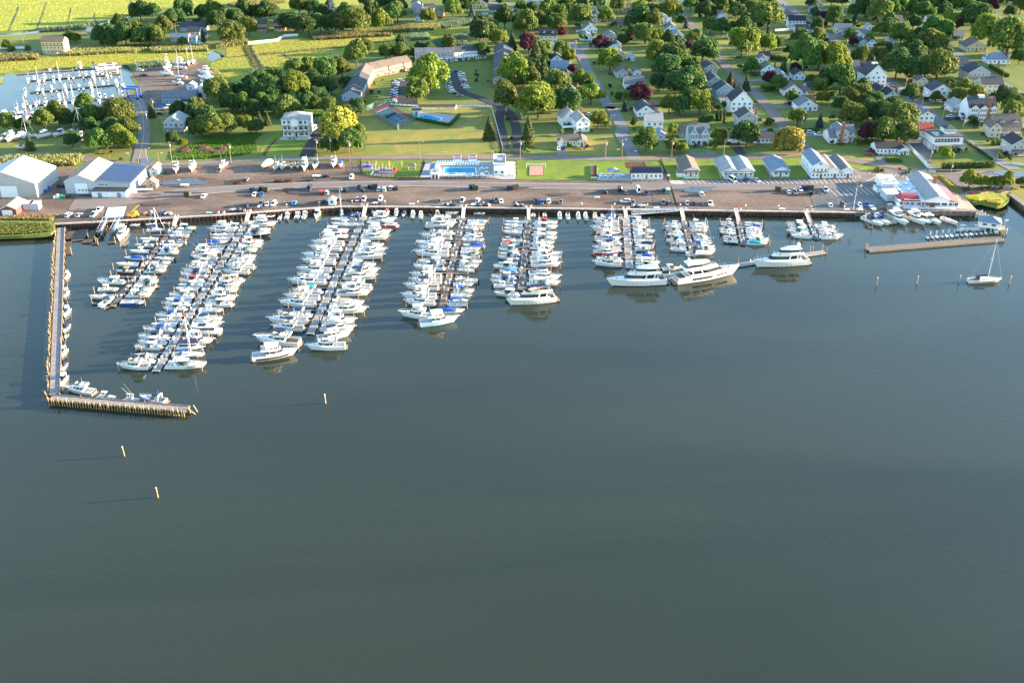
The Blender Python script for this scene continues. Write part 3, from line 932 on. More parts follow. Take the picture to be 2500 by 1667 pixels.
TREES = """
T1 1560,525,230,d 1660,500,260,d 1755,520,230,o 1500,480,240,o 1400,520,250,d 1250,520,200,d 1130,500,180,d 850,480,110,o 780,470,110,d 1330,330,160,d 1820,430,210,o 1900,310,170,d 2030,240,200,d 1990,290,160,d 1560,240,200,d 1700,190,160,d 2240,225,150,d 2330,200,130,d 320,588,70,y 140,605,80,m 90,545,100,o 2020,512,100,m 2250,470,60,c 2000,1310,190,d 2180,1310,210,o 2290,1390,230,m 2160,1200,110,o 1680,1300,90,c 2060,160,160,d 2200,330,130,d 1210,430,150,d
B1 110,290,190,o 250,280,140,m 500,280,230,o 660,215,270,o 790,235,170,d 920,225,200,d 1040,225,200,m 1160,205,230,o 1330,215,300,o 1420,340,260,o 1310,460,280,y 1100,510,260,m 1440,490,180,y 1250,340,200,d 810,455,180,d 340,485,120,c 1920,425,150,d 2020,445,90,y 1000,300,180,d 1180,330,170,m 950,60,190,m 2250,340,240,o 2180,180,220,d 2330,250,240,d 2100,250,120,m
B2 80,350,260,o 240,310,220,o 440,275,150,y 570,305,140,d 700,208,85,c 610,195,90,c 460,200,90,y 1490,330,320,w 1360,505,210,m 1620,515,270,m 1700,360,160,y 1560,420,130,d
T2 100,235,230,o 330,300,180,d 290,490,260,o 490,410,190,o 150,340,200,d 680,235,220,d 450,240,200,d 560,235,170,d 780,225,160,d 950,340,230,d 1050,185,200,o 1150,160,220,o 1000,360,180,d 1150,405,220,d 1280,365,200,m 1450,375,240,d 1650,380,320,o 1390,160,140,s 1750,260,150,d 1850,260,200,d 1950,335,200,y 2050,290,200,d 2130,245,200,o 1770,100,160,d 2000,130,220,d 2150,160,180,d 1560,250,200,d 1300,240,180,d 1220,190,160,d
T2 1780,595,170,o 1680,740,260,o 2000,665,180,o 2180,660,170,o 2310,645,100,m 2170,545,140,d 1000,880,230,o 1150,840,170,o 1350,920,250,m 1520,870,190,o 1300,1060,230,d 1400,1060,190,d 1550,960,130,d 1030,1120,290,y 750,910,150,o 640,1010,230,d 760,1040,230,d 560,1090,200,d 640,1140,200,d 880,960,160,d 170,1130,280,o 370,1070,180,d 430,1240,210,o 300,1240,210,d 560,1280,170,d 660,1240,190,m 920,1290,240,o 760,1250,170,m 1240,1140,210,d 1150,1190,170,d 1400,1290,210,o 1500,1280,120,y 1680,1280,170,d 20,1240,130,y 1570,1335,160,m 970,1320,110,d 500,1000,160,d 1200,960,180,d 860,1110,180,d 1230,1240,150,m 470,1150,180,d 760,1150,190,d 1330,1180,150,d
T3 200,265,180,y 480,235,220,o 590,160,260,d 690,185,85,s 1000,65,100,d 1230,135,130,m 430,90,130,d 630,100,180,d 1520,195,200,o 1650,255,190,m 1880,300,270,o 1740,75,130,o 2170,255,160,y 2300,160,170,o 1330,365,170,o 1280,430,260,o 1440,325,160,o 1050,340,260,d 780,490,290,d 900,450,210,o 1010,540,240,y 1660,380,200,o 1580,340,160,m 1130,610,140,c 1320,620,230,p 1690,415,100,p 1390,750,190,c 1450,690,200,o 1680,630,150,o 1760,705,140,y 2100,560,165,p 1790,845,120,p 2210,790,260,y 1880,965,160,y 440,570,190,o 120,595,120,d 220,605,150,d 40,645,90,o 800,645,170,d 230,1030,400,y 90,1140,260,o 1150,970,360,y 1060,1265,320,o 1420,1315,390,y 1300,980,230,o 1180,1010,180,o 1620,1030,260,o 1750,1310,310,d 1480,910,170,c 1420,890,160,c 2000,1160,250,y 2090,1410,220,y 1950,1010,190,m 1540,300,170,d 1250,340,170,d 1760,230,170,d 1370,150,120,d 2080,120,160,d 820,60,110,d 1640,110,150,d 1880,120,150,d 1500,770,150,d 1350,820,150,d 1500,1230,170,d
B3 880,370,145,c 1310,365,135,c
T4 70,105,180,o 380,75,210,o 290,200,170,y 290,310,260,d 440,340,190,o 340,490,260,o 500,480,120,y 600,210,200,y 680,190,120,m 200,440,130,d 90,510,130,d 590,540,150,d 690,530,130,d 740,290,100,d 790,315,70,s 840,130,170,m 890,510,190,o 830,570,120,p 1000,210,210,d 1060,380,170,o 1170,160,170,m 1260,120,110,d 1340,215,170,d 1180,400,190,d 1300,390,150,d 1430,395,190,d 1540,355,190,d 1650,110,260,o 1690,360,340,o 1510,190,180,o 1660,575,230,y 1400,635,320,y 500,715,280,y 650,775,260,d 560,870,310,d 720,815,250,m 880,790,140,o 970,700,280,d 680,1060,300,d 800,1070,310,d 850,1000,250,o 600,1260,200,o 720,1270,210,d 940,1270,270,y 290,1140,245,p 1510,810,150,m 1270,1010,140,c 1450,1005,100,c 1090,1195,60,p 1720,940,165,p 1800,1010,190,m 1860,810,90,c 1990,825,110,p 2090,810,350,m 2250,765,300,y 2040,490,180,o 2230,490,170,o 2160,970,150,m 1950,1155,130,m 2020,1390,220,y 2290,1010,180,d 2290,1155,140,y 2260,1410,95,s 1130,1335,45,c 1175,1338,48,c 1215,1330,40,c 980,1390,110,d 1050,1365,110,o 110,1230,75,s 50,1105,90,m 1400,90,140,d 1090,80,130,d 960,60,140,d 1560,60,170,d 420,200,140,d 150,330,140,d 450,640,150,d 1790,540,110,d 1930,620,130,d 1360,200,140,d 640,120,110,m 2160,110,120,d 2290,250,110,p 480,1000,180,d 880,900,150,d 690,960,170,d 820,1150,160,d
B4 340,505,265,m 640,335,130,y 640,515,140,y 760,515,125,y 1140,405,175,o 1455,445,290,d 1930,490,260,w
T5 730,270,300,o 620,210,260,d 500,210,190,d 470,280,75,s 240,300,190,m 150,315,70,p 920,170,230,m 1110,160,170,y 1230,220,210,m 1350,140,260,o 1560,160,250,m 1770,345,330,d 1680,160,210,y 1490,340,190,y 1600,350,130,p 1370,470,290,m 1990,160,140,p 1950,515,330,y 2150,640,380,o 2300,170,200,o 2290,715,170,m 760,400,160,o 850,410,190,o 980,515,250,o 1120,510,110,o 1020,570,85,o 640,480,100,y 420,455,130,m 460,515,95,p 90,490,130,d 60,355,150,d 550,735,230,o 740,715,190,o 930,870,310,d 1060,880,260,d 1380,880,310,o 1300,600,300,o 1150,720,200,d 1250,880,220,d 60,640,230,y 260,820,350,y 320,1020,310,m 100,1040,190,o 470,1165,270,o 330,1260,210,d 660,1195,210,m 430,1400,290,o 620,1345,260,d 780,1375,260,d 950,1420,330,o 1080,1130,175,m 1370,1140,115,m 1690,1020,155,y 1520,1005,95,y 1600,1140,155,o 1810,1140,165,y 2100,1215,280,d 2250,1265,280,m 2200,1370,250,o 340,90,150,d 220,70,140,o 800,120,190,d 1050,90,170,d 1450,60,170,d 1220,100,150,d 2080,90,120,d 2250,80,150,d 560,70,140,d 1850,150,170,d 2330,620,200,d 40,200,110,d 690,90,150,o 1460,210,150,d 870,330,150,d 1120,330,130,d 2200,200,130,d 800,620,170,d 1180,440,140,d 200,960,190,d 560,1060,170,d 880,1250,180,d 1480,430,120,d 400,330,110,d
B5 620,395,200,p 790,400,285,m 1030,405,250,o 1470,595,175,y 1740,905,210,a 1880,900,140,a 1985,900,120,a 2110,915,200,a 2310,885,100,m 900,330,220,d
"""
SHRUBS = """
B3 1965,465,55,q 2005,285,45,z 1120,375,55,q 1660,325,85,z 1330,445,125,z 1080,165,60,b 1270,215,25,z 1930,480,30,b 1770,450,45,b 1750,245,90,b 1880,300,40,b
B4 1000,445,65,z 1110,465,65,z 220,262,50,z 1260,300,80,b 900,460,60,b 1060,450,50,b 210,215,40,b 720,420,60,b 560,400,40,b 1250,420,55,b 680,300,40,b 1720,300,80,b
T2 1460,1280,90,b 1730,1170,60,b 1770,1140,40,b 1840,1040,55,b 1870,940,40,b 1930,1030,40,q 1900,1090,40,b 1850,1180,40,b 1960,900,40,b
T3 740,850,55,q 745,910,50,q 560,680,40,b 690,670,40,b 630,670,35,b 2050,720,60,b 2210,970,55,q 2240,1060,60,b 2300,1110,70,b 870,910,35,b 740,800,35,b 330,220,80,q
T4 1700,1375,140,b 1510,1145,110,b 1720,1000,130,b 1660,1010,110,b 600,480,60,b 1380,760,70,b 1560,840,110,b 1850,1000,70,z 230,1100,50,b 1440,800,80,b 1620,650,60,b
T5 1270,1115,75,q 1695,1340,70,b 1770,1385,110,b 1620,1330,50,q 1290,1050,60,z 1550,920,120,b 1280,1010,210,b 2280,1390,40,z 170,1000,50,b 1960,890,30,q 1650,740,60,b 1480,1140,70,b 1370,1100,60,b
B5 230,420,60,b 300,430,40,b 350,425,40,b 520,430,80,b 600,420,80,b 1350,510,60,b 1620,510,70,b 1560,510,60,b 1700,490,50,b 730,710,50,z 700,700,30,z 775,720,55,q 1045,735,28,b 1095,708,45,z 1135,755,45,q 1205,735,40,z 1240,770,35,b 1085,740,35,b 1710,925,40,b 1880,935,60,b 1970,915,60,b 2100,930,65,b 2140,560,85,q 2100,590,60,b 2190,600,60,b 2080,570,60,z 2330,910,50,b 1950,400,40,q 990,545,40,b 270,330,60,b 2250,560,60,b 2180,500,60,b 1900,320,50,b
B2 940,370,30,b 985,370,25,b 1530,100,120,b 1660,260,90,b 960,100,100,b
B1 1350,600,60,b 2050,1000,1,b 1770,790,60,z 1830,760,50,z 1690,720,60,b 1230,520,50,q 30,480,1,b
B3 1010,510,50,z 1040,500,40,z 1280,505,55,z 1310,520,50,b 990,520,30,q 950,510,20,z
"""
def parse(txt):
 for ln in txt.strip().splitlines():
  w = ln.split()
  for e in w[1:]:
   p = e.split(',')
   yield w[0],float(p[0]),float(p[1]),float(p[2]),p[3]
ti = 0
for t_,u_,v_,w_,k_ in parse(TREES):
 p_ = px(t_,u_,v_)
 loc = G(*p_)
 wm = w_ / TILES[t_][2] / PXM(*p_)
 ti += 1
 R = random.Random(ti * 13 + 5)
 if k_ in 'cs':
  cr = CROWN['cone'][ti % 3]
  tk = tr_con
  hm = wm * R.uniform(1.35,1.9) if w_ > 60 else wm * 2.6
  lm = LEAF[k_][0]
 elif k_ == 'w':
  cr,tk,hm,lm = CROWN['willow'][ti % 2],TRUNKS[ti % 4],wm * .95,LEAF['w'][0]
 elif k_ == 'a':
  cr,tk,hm,lm = CROWN['airy'][ti % 2],TRUNKS[ti % 4],wm * 1.0,LEAF['y'][0]
 else:
  cr = CROWN['broad'][R.randrange(10)]
  tk = TRUNKS[R.randrange(4)]
  hm = wm * (R.uniform(.86,1.08) if w_ > 200 else R.uniform(.95,1.22))
  lm = LEAF[k_][0]
 wm *= 1.2
 hm *= 1.2
 r = empty('willow_tree' if k_ == 'w' else ('conifer_tree' if k_ in 'cs' else 'broadleaf_tree'),loc,R.uniform(0,6.28),(wm * R.uniform(.9,1.12),wm * R.uniform(.9,1.12),hm))
 obj('trunk',tk,r)
 o = obj('crown',cr,r)
 setmat(o,lm)
 o.location.z = -.07
 reg(r,LOOK[k_][0],zone(p_),LOOK[k_][1],'trees of the shore town',how='such from the left',alike=True)
si = 0
for t_,u_,v_,w_,k_ in parse(SHRUBS):
 if w_ < 5:
  continue
 p_ = px(t_,u_,v_)
 loc = G(*p_)
 wm = w_ / TILES[t_][2] / PXM(*p_)
 si += 1
 R = random.Random(si * 7 + 1)
 o = obj('shrub',CROWN['shrub'][si % 3],None,loc,R.uniform(0,6.28),(wm * 1.15,wm * 1.15,min(wm,4) * R.uniform(.8,1.05)))
 setmat(o,{'q': 'leaf_purple','z': 'leaf_bright','b': 'leaf_shrub'}[k_])
 reg(o,LOOK[k_][0],zone(p_) if p_[1] < 400 else 'by the restaurant entrance','shrub','garden shrubs',how='such from the left',alike=True)
R9 = random.Random(123)
cnt = 0
while cnt < 150:
 x_,y_ = R9.uniform(1240,2500),R9.uniform(4,345)
 w_ = G(x_,y_)
 sx = [44 + 16 * (y_ - 106) / 266,143 + 15 * (y_ - 21) / 277,247,322]
 if min(abs(w_.x - s) for s in sx) < 9 or (y_ > 290 and x_ < 1520):
  continue
 cnt += 1
 wm = R9.uniform(2.0,5.5) if cnt % 3 else R9.uniform(5,8)
 o = obj('shrub',CROWN['shrub'][cnt % 3],None,w_,R9.uniform(0,6.28),(wm,wm,wm * R9.uniform(.75,1.05)))
 k_ = R9.choice('bbbbzbq')
 setmat(o,{'q': 'leaf_purple','z': 'leaf_bright','b': 'leaf_shrub'}[k_])
 reg(o,LOOK[k_][0],zone((x_,y_)),'shrub','garden shrubs',how='such from the left',alike=True)
# ------------------------------------------------------------------ hedges
def hedge(a,b,width,height,label,n=None):
 L = (b - a).length
 d = (b - a) / L
 R_ = np.random.RandomState(int(L * 10) % 1000)
 n = n or int(L * 90)
 x = R_.uniform(0,L,n)
 a_ = R_.uniform(0,math.pi,n)
 rr = R_.uniform(.8,1.06,n) * (1 + .07 * np.sin(x * 1.9))
 y = np.cos(a_) * width / 2 * rr
 z = np.minimum(np.sin(a_) ** .45 * height,height) * rr
 z = np.where(R_.uniform(size=n) < .35,R_.uniform(0,1,n) * z,z)
 P = np.stack([x,y,np.maximum(z,.1)],1)
 Nn = np.stack([R_.normal(size=n) * .5,np.cos(a_) + R_.normal(size=n) * .4,np.sin(a_) + R_.normal(size=n) * .4],1)
 Nn /= np.linalg.norm(Nn,axis=1)[:,None]
 v,f = quads(P,Nn,.26,R_)
 r = empty('hedge',a,math.atan2(d.y,d.x))
 obj('foliage',np_mesh('foliage',v,f,'leaf_mid'),r)
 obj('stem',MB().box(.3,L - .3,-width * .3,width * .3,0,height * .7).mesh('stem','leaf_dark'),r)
 tag(r,label,'hedge')
hedge(g('B5',1440,690),g('B5',2020,672),2.6,3.0,'long clipped green hedge in front of the modern white balcony house')
hedge(g('B5',2000,600),g('B5',1690,395),1.2,1.6,'narrow hedge along the third street beside the balcony house')
hedge(g('B5',1990,430),g('B5',2220,415),2.6,3.0,'clipped green hedge below the shingled dormer house at right')
hedge(g('T5',1975,745),g('T5',2170,860),2.6,2.6,'rounded green hedge beside the fourth street')
hedge(g('B3',10,140),g('B3',435,222),1.4,1.8,'green hedge along the front of the apartment pool')
hedge(g('B3',440,222),g('B3',550,110),1.4,1.8,'green hedge at the right end of the apartment pool')
hedge(g('T4',1700,655),g('T4',1920,690),3.0,3.5,'tall dark hedge beside the second street bungalow')
hedge(g('B4',2080,290),g('B4',2250,280),2.2,2.2,'hedge behind white pickup trucks near the shore road')
# ------------------------------------------------------------------ reeds, marsh tussocks, weeds (nobody could count them)
leaf_mat('reed_olive',(0.22,0.215,0.075),.3,.3)
leaf_mat('reed_blue',(0.135,0.185,0.11),.3,.25)
leaf_mat('reed_tan',(0.24,0.17,0.075),.3,.3)
leaf_mat('tussock',(0.32,0.32,0.05),.45,.25)
leaf_mat('tussock_olive',(0.12,0.135,0.035),.35,.3)
leaf_mat('weed',(0.085,0.18,0.024),.4,.35)
def tufts(name,poly,n,h,w,m,label,cat,seed,z=LAND):
 R_ = np.random.RandomState(seed)
 pts = scatter(poly,n,random.Random(seed))
 if not pts:
  return
 P = np.array(pts)
 n = len(P)
 a = R_.uniform(0,3.1416,n)
 hh = h * R_.uniform(.6,1.2,n)
 ww = w * R_.uniform(.6,1.3,n)
 lean = R_.normal(size=(n,2)) * h * .18
 c,s = np.cos(a) * ww / 2,np.sin(a) * ww / 2
 zb = np.full(n,z)
 v = np.stack([np.stack([P[:,0] - c,P[:,1] - s,zb],1),np.stack([P[:,0] + c,P[:,1] + s,zb],1),
 np.stack([P[:,0] + c * .55 + lean[:,0],P[:,1] + s * .55 + lean[:,1],zb + hh],1),np.stack([P[:,0] - c * .7 + lean[:,0],P[:,1] - s * .7 + lean[:,1],zb + hh * .8],1)],1).reshape(-1,3)
 f = np.arange(4 * n).reshape(n,4)
 stuff(obj(name,np_mesh(name,v,f,m)),label,cat)
RB = [('T1 -100,622 430,620 430,665 -100,695','reed_olive','olive reed bed in front of the far lane by the marsh'),
 ('T1 740,612 850,545 1000,510 1300,548 1640,560 1500,588 1000,612 760,628','reed_olive','olive reed bed right of the yellow three-storey house'),
 ('T1 1650,560 1850,510 2290,515 2300,575 1700,595','reed_olive','reed bed behind the boatyard masts'),
 ('T1 1480,722 1800,690 1800,745 1480,768','reed_blue','short reeds along the back edge of the boatyard'),
 ('T2 125,545 220,485 470,455 485,492 235,530','reed_olive','pale reed bed beside the small marsh pond'),
 ('T2 1170,412 1800,365 2060,345 2070,405 1200,452','reed_olive','reed band below the far dark woods'),
 ('T2 1000,702 1530,635 1640,640 1530,690 1050,750','reed_blue','blue-green reed band at the lower marsh edge'),
 ('T2 2080,320 2352,280 2352,345 2080,372','reed_olive','reed clump at the right end of the far woods'),
 ('T2 560,785 720,770 700,800 560,880 470,900','reed_blue','blue-grey reed clump at the wood edge'),
 ('T2 80,780 150,800 200,900 330,950 100,900','reed_olive','reeds at the right edge of the boatyard'),
 ('T3 305,275 860,185 870,245 400,325','reed_blue','broad blue-green reed bed behind the apartments'),
 ('T3 1150,180 1420,138 1420,225 1200,240','reed_blue','blue-green reeds left of the far maples'),
 ('T3 0,295 340,288 345,325 0,365','reed_olive','olive reed band at the far marsh edge'),
 ('T3 230,485 630,375 640,530 280,560','reed_blue','blue-green reeds above the apartment roofs'),
 ('T3 0,400 200,390 230,440 0,460','reed_blue','small reed clump in the upper marsh'),
 ('T2 250,60 620,15 900,30 700,70 350,90','reed_olive','reed clumps on the farthest marsh'),
 ('T1 430,335 900,296 1080,262 1080,276 900,312 430,345','reed_blue','reed fringe along the marsh creek'),
 ('B1 -100,618 250,556 900,560 932,605 800,650 620,665 520,660 300,610 0,655','reed_olive','pale reed bed behind the white storage barn')]
for i,(s_,m_,l_) in enumerate(RB):
 P_ = gl(s_)
 ar = abs(sum(P_[k].x * P_[(k + 1) % len(P_)].y - P_[(k + 1) % len(P_)].x * P_[k].y for k in range(len(P_)))) / 2
 tufts('reeds',P_,min(11000,int(ar * 5)),2.4,.5,m_,l_,'reeds',100 + i)
DIT = ['T2 488,505 500,560 530,610 570,680 605,745','T2 528,612 700,598 850,586 1000,570 1300,545 1600,515 1750,495 1900,470 2200,432']
for i,s_ in enumerate(DIT):
 A,B = strip_sides(smoothline(gl(s_)),3.4)
 A2,B2 = strip_sides(smoothline(gl(s_)),7)
 for j,P_ in enumerate((A + A2[::-1],B + B2[::-1])):
  tufts('ditch_reeds',P_,700,.6,1.1,'tussock_olive' if j else 'reed_olive','green reed fringe %s marsh ditch, %s from the left' % (('left of the','right of the')[j],ORD[i]),'reeds',300 + i * 2 + j)
tufts('reeds',gl('B1 500,640 620,600 850,600 840,650 640,668'),700,1.8,.7,'reed_tan','tan dead reeds at the front of the reed bed behind the barn','reeds',90)
tufts('marsh_grass',gl('T1 -500,660 0,680 430,645 740,610 1000,605 1560,585 2280,565 2270,640 1540,690 1480,705 1400,703 1200,708 1060,722 1022,672 985,732 640,752 612,730 580,752 450,764 160,792 60,810 -200,826 -500,840'),9000,.24,1.4,'tussock','yellow marsh grass along the back of the basin','marsh grass',1)
tufts('marsh_grass',gl('T1 -500,355 240,338 420,318 900,286 1060,252 1330,176 1600,128 1800,84 2300,40;T1 2300,-50 -500,-50'),10000,.24,1.7,'tussock','yellow marsh grass beyond the creek','marsh grass',2)
tufts('marsh_grass',gl('T2 240,530 480,500 800,467 1030,414 1180,450 1900,400 2352,360;T3 330,335 640,300 640,420 300,500 0,520;T2 2150,620 1750,560 1500,650 1200,700 880,830 600,900 420,945 250,900 70,880 70,700 125,692 240,632'),12000,.24,1.4,'tussock','yellow-green marsh grass between the far woods and the apartments','marsh grass',3)
tufts('marsh_grass',gl('B1 -200,1285 0,1290 300,1290 560,1300 590,1350 540,1385 420,1400 250,1412 0,1420 -200,1430'),5000,.7,.8,'tussock_olive','green marsh grass at the left end of the bulkhead','marsh grass',4)
tufts('marsh_grass',gl('B5 1700,1000 1870,1010 1860,1050 1800,1050 1740,1035'),900,.8,.8,'tussock','yellow marsh grass clump beside the restaurant patio','marsh grass',5)
tufts('marsh_grass',gl('B5 1910,1040 2100,1040 2090,1090 1960,1070'),1100,.8,.8,'tussock','marsh grass clump in the right-hand cove','marsh grass',6)
tufts('weeds',gl('B1 1900,590 1930,520 2150,410 2352,380;B2 0,360 380,310 500,300 630,305 540,400 590,440 580,500 420,540 200,560 0,585'),8000,.7,.8,'weed','lush green weeds left of the hip-roofed house','weeds',7)
tufts('weeds',gl('B1 0,1230 200,1215 420,1210 600,1210 640,1200 600,1250 560,1260 0,1255'),1800,1.0,.7,'reed_tan','dry pinkish weeds beside the red shed','weeds',8)
tufts('weeds',gl('B5 815,565 980,575 1010,625 830,620'),1500,.5,.7,'weed','bright rough grass patch left of the white ranch fence','weeds',9)
tufts('weeds',gl('B5 1405,770 1440,765 1700,1000 1660,990'),900,.6,.6,'tussock','dry weeds along the path beside the restaurant','weeds',10)
tufts('weeds',gl('T2 1020,1230 1330,1235 1340,1290 1020,1300'),1500,.8,.9,'weed','green undergrowth behind the hip-roofed house','weeds',12)
# ------------------------------------------------------------------ boats
def plan(x0,x1,w0,w1,nose=.25,mid=.55):
 xa,xb = x0 + mid * (x1 - x0),x0 + .87 * (x1 - x0)
 return [(x0,-w0 / 2),(xa,-w0 / 2),(xb,-w1 / 2),(x1,-w1 * nose),(x1,w1 * nose),(xb,w1 / 2),(xa,w0 / 2),(x0,w0 / 2)]
def lerp2(a,b,t):
 return [(p[0] + (q[0] - p[0]) * t,p[1] + (q[1] - p[1]) * t) for p,q in zip(a,b)]
def grow(a,d):
 cx = sum(p[0] for p in a) / len(a)
 out = []
 xs = [p[0] for p in a]
 ys = [abs(p[1]) for p in a]
 lx,ly = (max(xs) - min(xs)) / 2,max(ys)
 return [(cx + (p[0] - cx) * (1 + d / lx),p[1] * (1 + d / ly)) for p in a]
class Hull:
 def __init__(s,L,B,H,flare=.2,rake=.10,bowrise=.45,stern=.93,n=13):
  s.L,s.B,s.H = L,B,H
  s.flare,s.rake,s.rise,s.st,s.n = flare,rake,bowrise,stern,n
 def hb(s,t):
  k = max(0,(t - .42) / .58)
  return s.B / 2 * (1 - k ** 2.3) * (s.st + (1 - s.st) * min(1,t / .35)) + .02
 def zs(s,t):
  return s.H * (1 + s.rise * max(0,t - .15) ** 1.6)
 def xd(s,t):
  return -s.L / 2 + s.L * t
 def sec(s,t):
  hb,zs = s.hb(t),s.zs(t)
  k = max(0,(t - .3) / .7)
  hw = s.B / 2 * .90 * (1 - k ** 1.75) * s.st + .01
  xd = s.xd(t)
  xw = xd - s.rake * s.L * max(0,t - .45) / .55
  xm = (xd * .55 + xw * .45)
  hm = hw + (hb - hw) * (.62 - s.flare * k)
  return [(xd,hb,zs),(xm,hm,zs * .52),(xw,hw,.06),(xw,hw * .55,-.35),(xw,0,-.5),(xw,-hw * .55,-.35),(xw,-hw,.06),(xm,-hm,zs * .52),(xd,-hb,zs)]
 def hull(s,m='gel'):
  m_ = MB()
  m_.loft([s.sec(i / (s.n - 1)) for i in range(s.n)],cap0=True,cap1=False)
  return m_.mesh('hull',m,False)
 def stripe(s,z0,z1,m,name='stripe',t0=0.0,t1=.97,off=.025):
  m_ = MB()
  for sg in (1,-1):
   secs = []
   for i in range(15):
    t = t0 + (t1 - t0) * i / 14
    S = s.sec(t)
    zz = s.zs(t)
    def at(z):
     a,b = (S[2],S[1]) if z < zz * .52 else (S[1],S[0])
     f = (z - a[2]) / max(1e-4,b[2] - a[2])
     return (a[0] + (b[0] - a[0]) * f,sg * (a[1] + (b[1] - a[1]) * f + off),z)
    lo,hi = at(max(.07,z0 * zz)),at(z1 * zz)
    secs.append([lo,hi] if sg < 0 else [hi,lo])
   m_.loft(secs,cap0=False,cap1=False)
  return m_.mesh(name,m)
 def deck(s,t0,m='gel',camber=.06,drop=.03,name='foredeck'):
  secs = []
  for i in range(9):
   t = t0 + (.995 - t0) * i / 8
   h,z,x = s.hb(t) - .03,s.zs(t) - drop,s.xd(t)
   secs.append([(x,h,z),(x,h * .5,z + camber),(x,0,z + camber * 1.25),(x,-h * .5,z + camber),(x,-h,z)])
  return MB().loft(secs,cap0=True,cap1=False).mesh(name,m)
 def cockpit(s,t1,sole,m='gel',gw=.22):
  secs = []
  for i in range(8):
   t = .0 + t1 * i / 7
   h,z,x = s.hb(t),s.zs(t),s.xd(t)
   gi = h - gw
   secs.append([(x,h,z),(x,gi,z + .02),(x,gi - .03,sole + .012),(x,-gi + .03,sole + .012),(x,-gi,z + .02),(x,-h,z)])
  m_ = MB().loft(secs,cap0=False,cap1=False)
  t,x = 0,s.xd(0)
  h,z = s.hb(0),s.zs(0)
  m_.box(x,x + .25,-h,h,sole,z + .02)
  return m_.mesh('cockpit',m)
 def sole(s,t0,t1,z,m='sole',gw=.28):
  secs = []
  for i in range(6):
   t = t0 + (t1 - t0) * i / 5
   h,x = max(.05,s.hb(t) - gw),s.xd(t)
   secs.append([(x,h,z + .02),(x,-h,z + .02)])
  return MB().loft(secs,cap0=False,cap1=False).mesh('cockpit_sole',m)
 def rail(s,t0,h=.6,r=.028,bow_over=0.0):
  m_ = MB()
  for sg in (1,-1):
   pts = []
   for i in range(8):
    t = t0 + (.985 - t0) * i / 7
    pts.append((s.xd(t) + bow_over * i / 7,sg * (s.hb(t) - .1),s.zs(t) + h))
   m_.path(pts,r,4)
   for i in range(0,8):
    p = pts[i]
    m_.tube((p[0],p[1],p[2] - h),p,r * .8,None,4)
  t = .985
  m_.tube((s.xd(t) + bow_over,s.hb(t) - .1,s.zs(t) + h),(s.xd(t) + bow_over,-(s.hb(t) - .1),s.zs(t) + h),r,None,4)
  return m_.mesh('bow_rail','chrome')
def outboard(m_=None,x=0,y=0,z=.55,s=1.0):
 m = MB()
 m.prism([(x - .75 * s,y - .22 * s),(x - .1 * s,y - .26 * s),(x - .1 * s,y + .26 * s),(x - .75 * s,y + .22 * s)],z,[(x - .65 * s,y - .14 * s),(x - .18 * s,y - .18 * s),(x - .18 * s,y + .18 * s),(x - .65 * s,y + .14 * s)],z + .65 * s)
 m.box(x - .5 * s,x - .25 * s,y - .1 * s,y + .1 * s,-.4,z)
 return m
def seats(boxes,m='canvas_w',name='seat'):
 return [(name,MB().prism([(a,c),(b,c),(b,d),(a,d)],e,[(a + .05,c + .05),(b - .05,c + .05),(b - .05,d - .05),(a + .05,d - .05)],f).mesh(name,m),None) for a,b,c,d,e,f in boxes]
def boat_console(L,v):
 B,H = L * .28,.085 * L + .25
 h = Hull(L,B,H,flare=.25,rake=.12,bowrise=.42)
 so = H * .45
 P = [('hull',h.hull(),None),('cockpit',h.cockpit(.93,so),None),('cockpit_sole',h.sole(.03,.9,so),None),('foredeck',h.deck(.82),None)]
 x = -.06 * L
 P.append(('console',MB().prism(plan(x - .5,x + .7,.9,.8),so,plan(x - .4,x + .45,.8,.6),so + 1.15).mesh('console','gel'),None))
 P.append(('windscreen',MB().ring(plan(x - .1,x + .48,.8,.7),so + 1.15,plan(x - .1,x + .3,.75,.6),so + 1.6).mesh('windscreen','windscreen'),len(P) - 1))
 P += seats([(x - 1.5,x - .9,-.5,.5,so,so + .75)],'canvas_w','leaning_post')
 if v != 2:
  zt = so + 2.05
  P.append(('canopy',MB().prism(plan(x - 1.5,x + .8,B * .62,B * .5),zt,plan(x - 1.45,x + .7,B * .58,B * .45),zt + .12).mesh('canopy','canvas_w'),None))
  pm_ = MB()
  for sx in (x - .9,x + .45):
   for sy in (-.55,.55):
    pm_.tube((sx,sy,so),(sx * 1.0,sy * 1.15,zt),.045,None,4)
  P.append(('canopy_frame',pm_.mesh('canopy_frame','chrome'),len(P) - 1))
  if v == 1:
   rm = MB()
   for sy in (-1,1):
    rm.tube((x,sy * B * .3,zt),(x - 2.2,sy * B * .75,zt + 3.0),.03,.015,4)
   P.append(('outrigger',rm.mesh('outrigger','chrome'),None))
 P += seats([(L * .18,L * .30,-B * .33,-B * .12,so,so + .4),(L * .18,L * .30,B * .12,B * .33,so,so + .4)])
 ne = 1 if L < 7.4 else 2
 for i in range(ne):
  P.append(('outboard_engine',outboard(None,-L / 2,(i - (ne - 1) / 2) * .7,H * .6,.9 + L * .015).mesh('outboard_engine','black' if v else 'gel'),None))
 P.append(('stripe',h.stripe(.80,.90,'gel'),0))
 return P
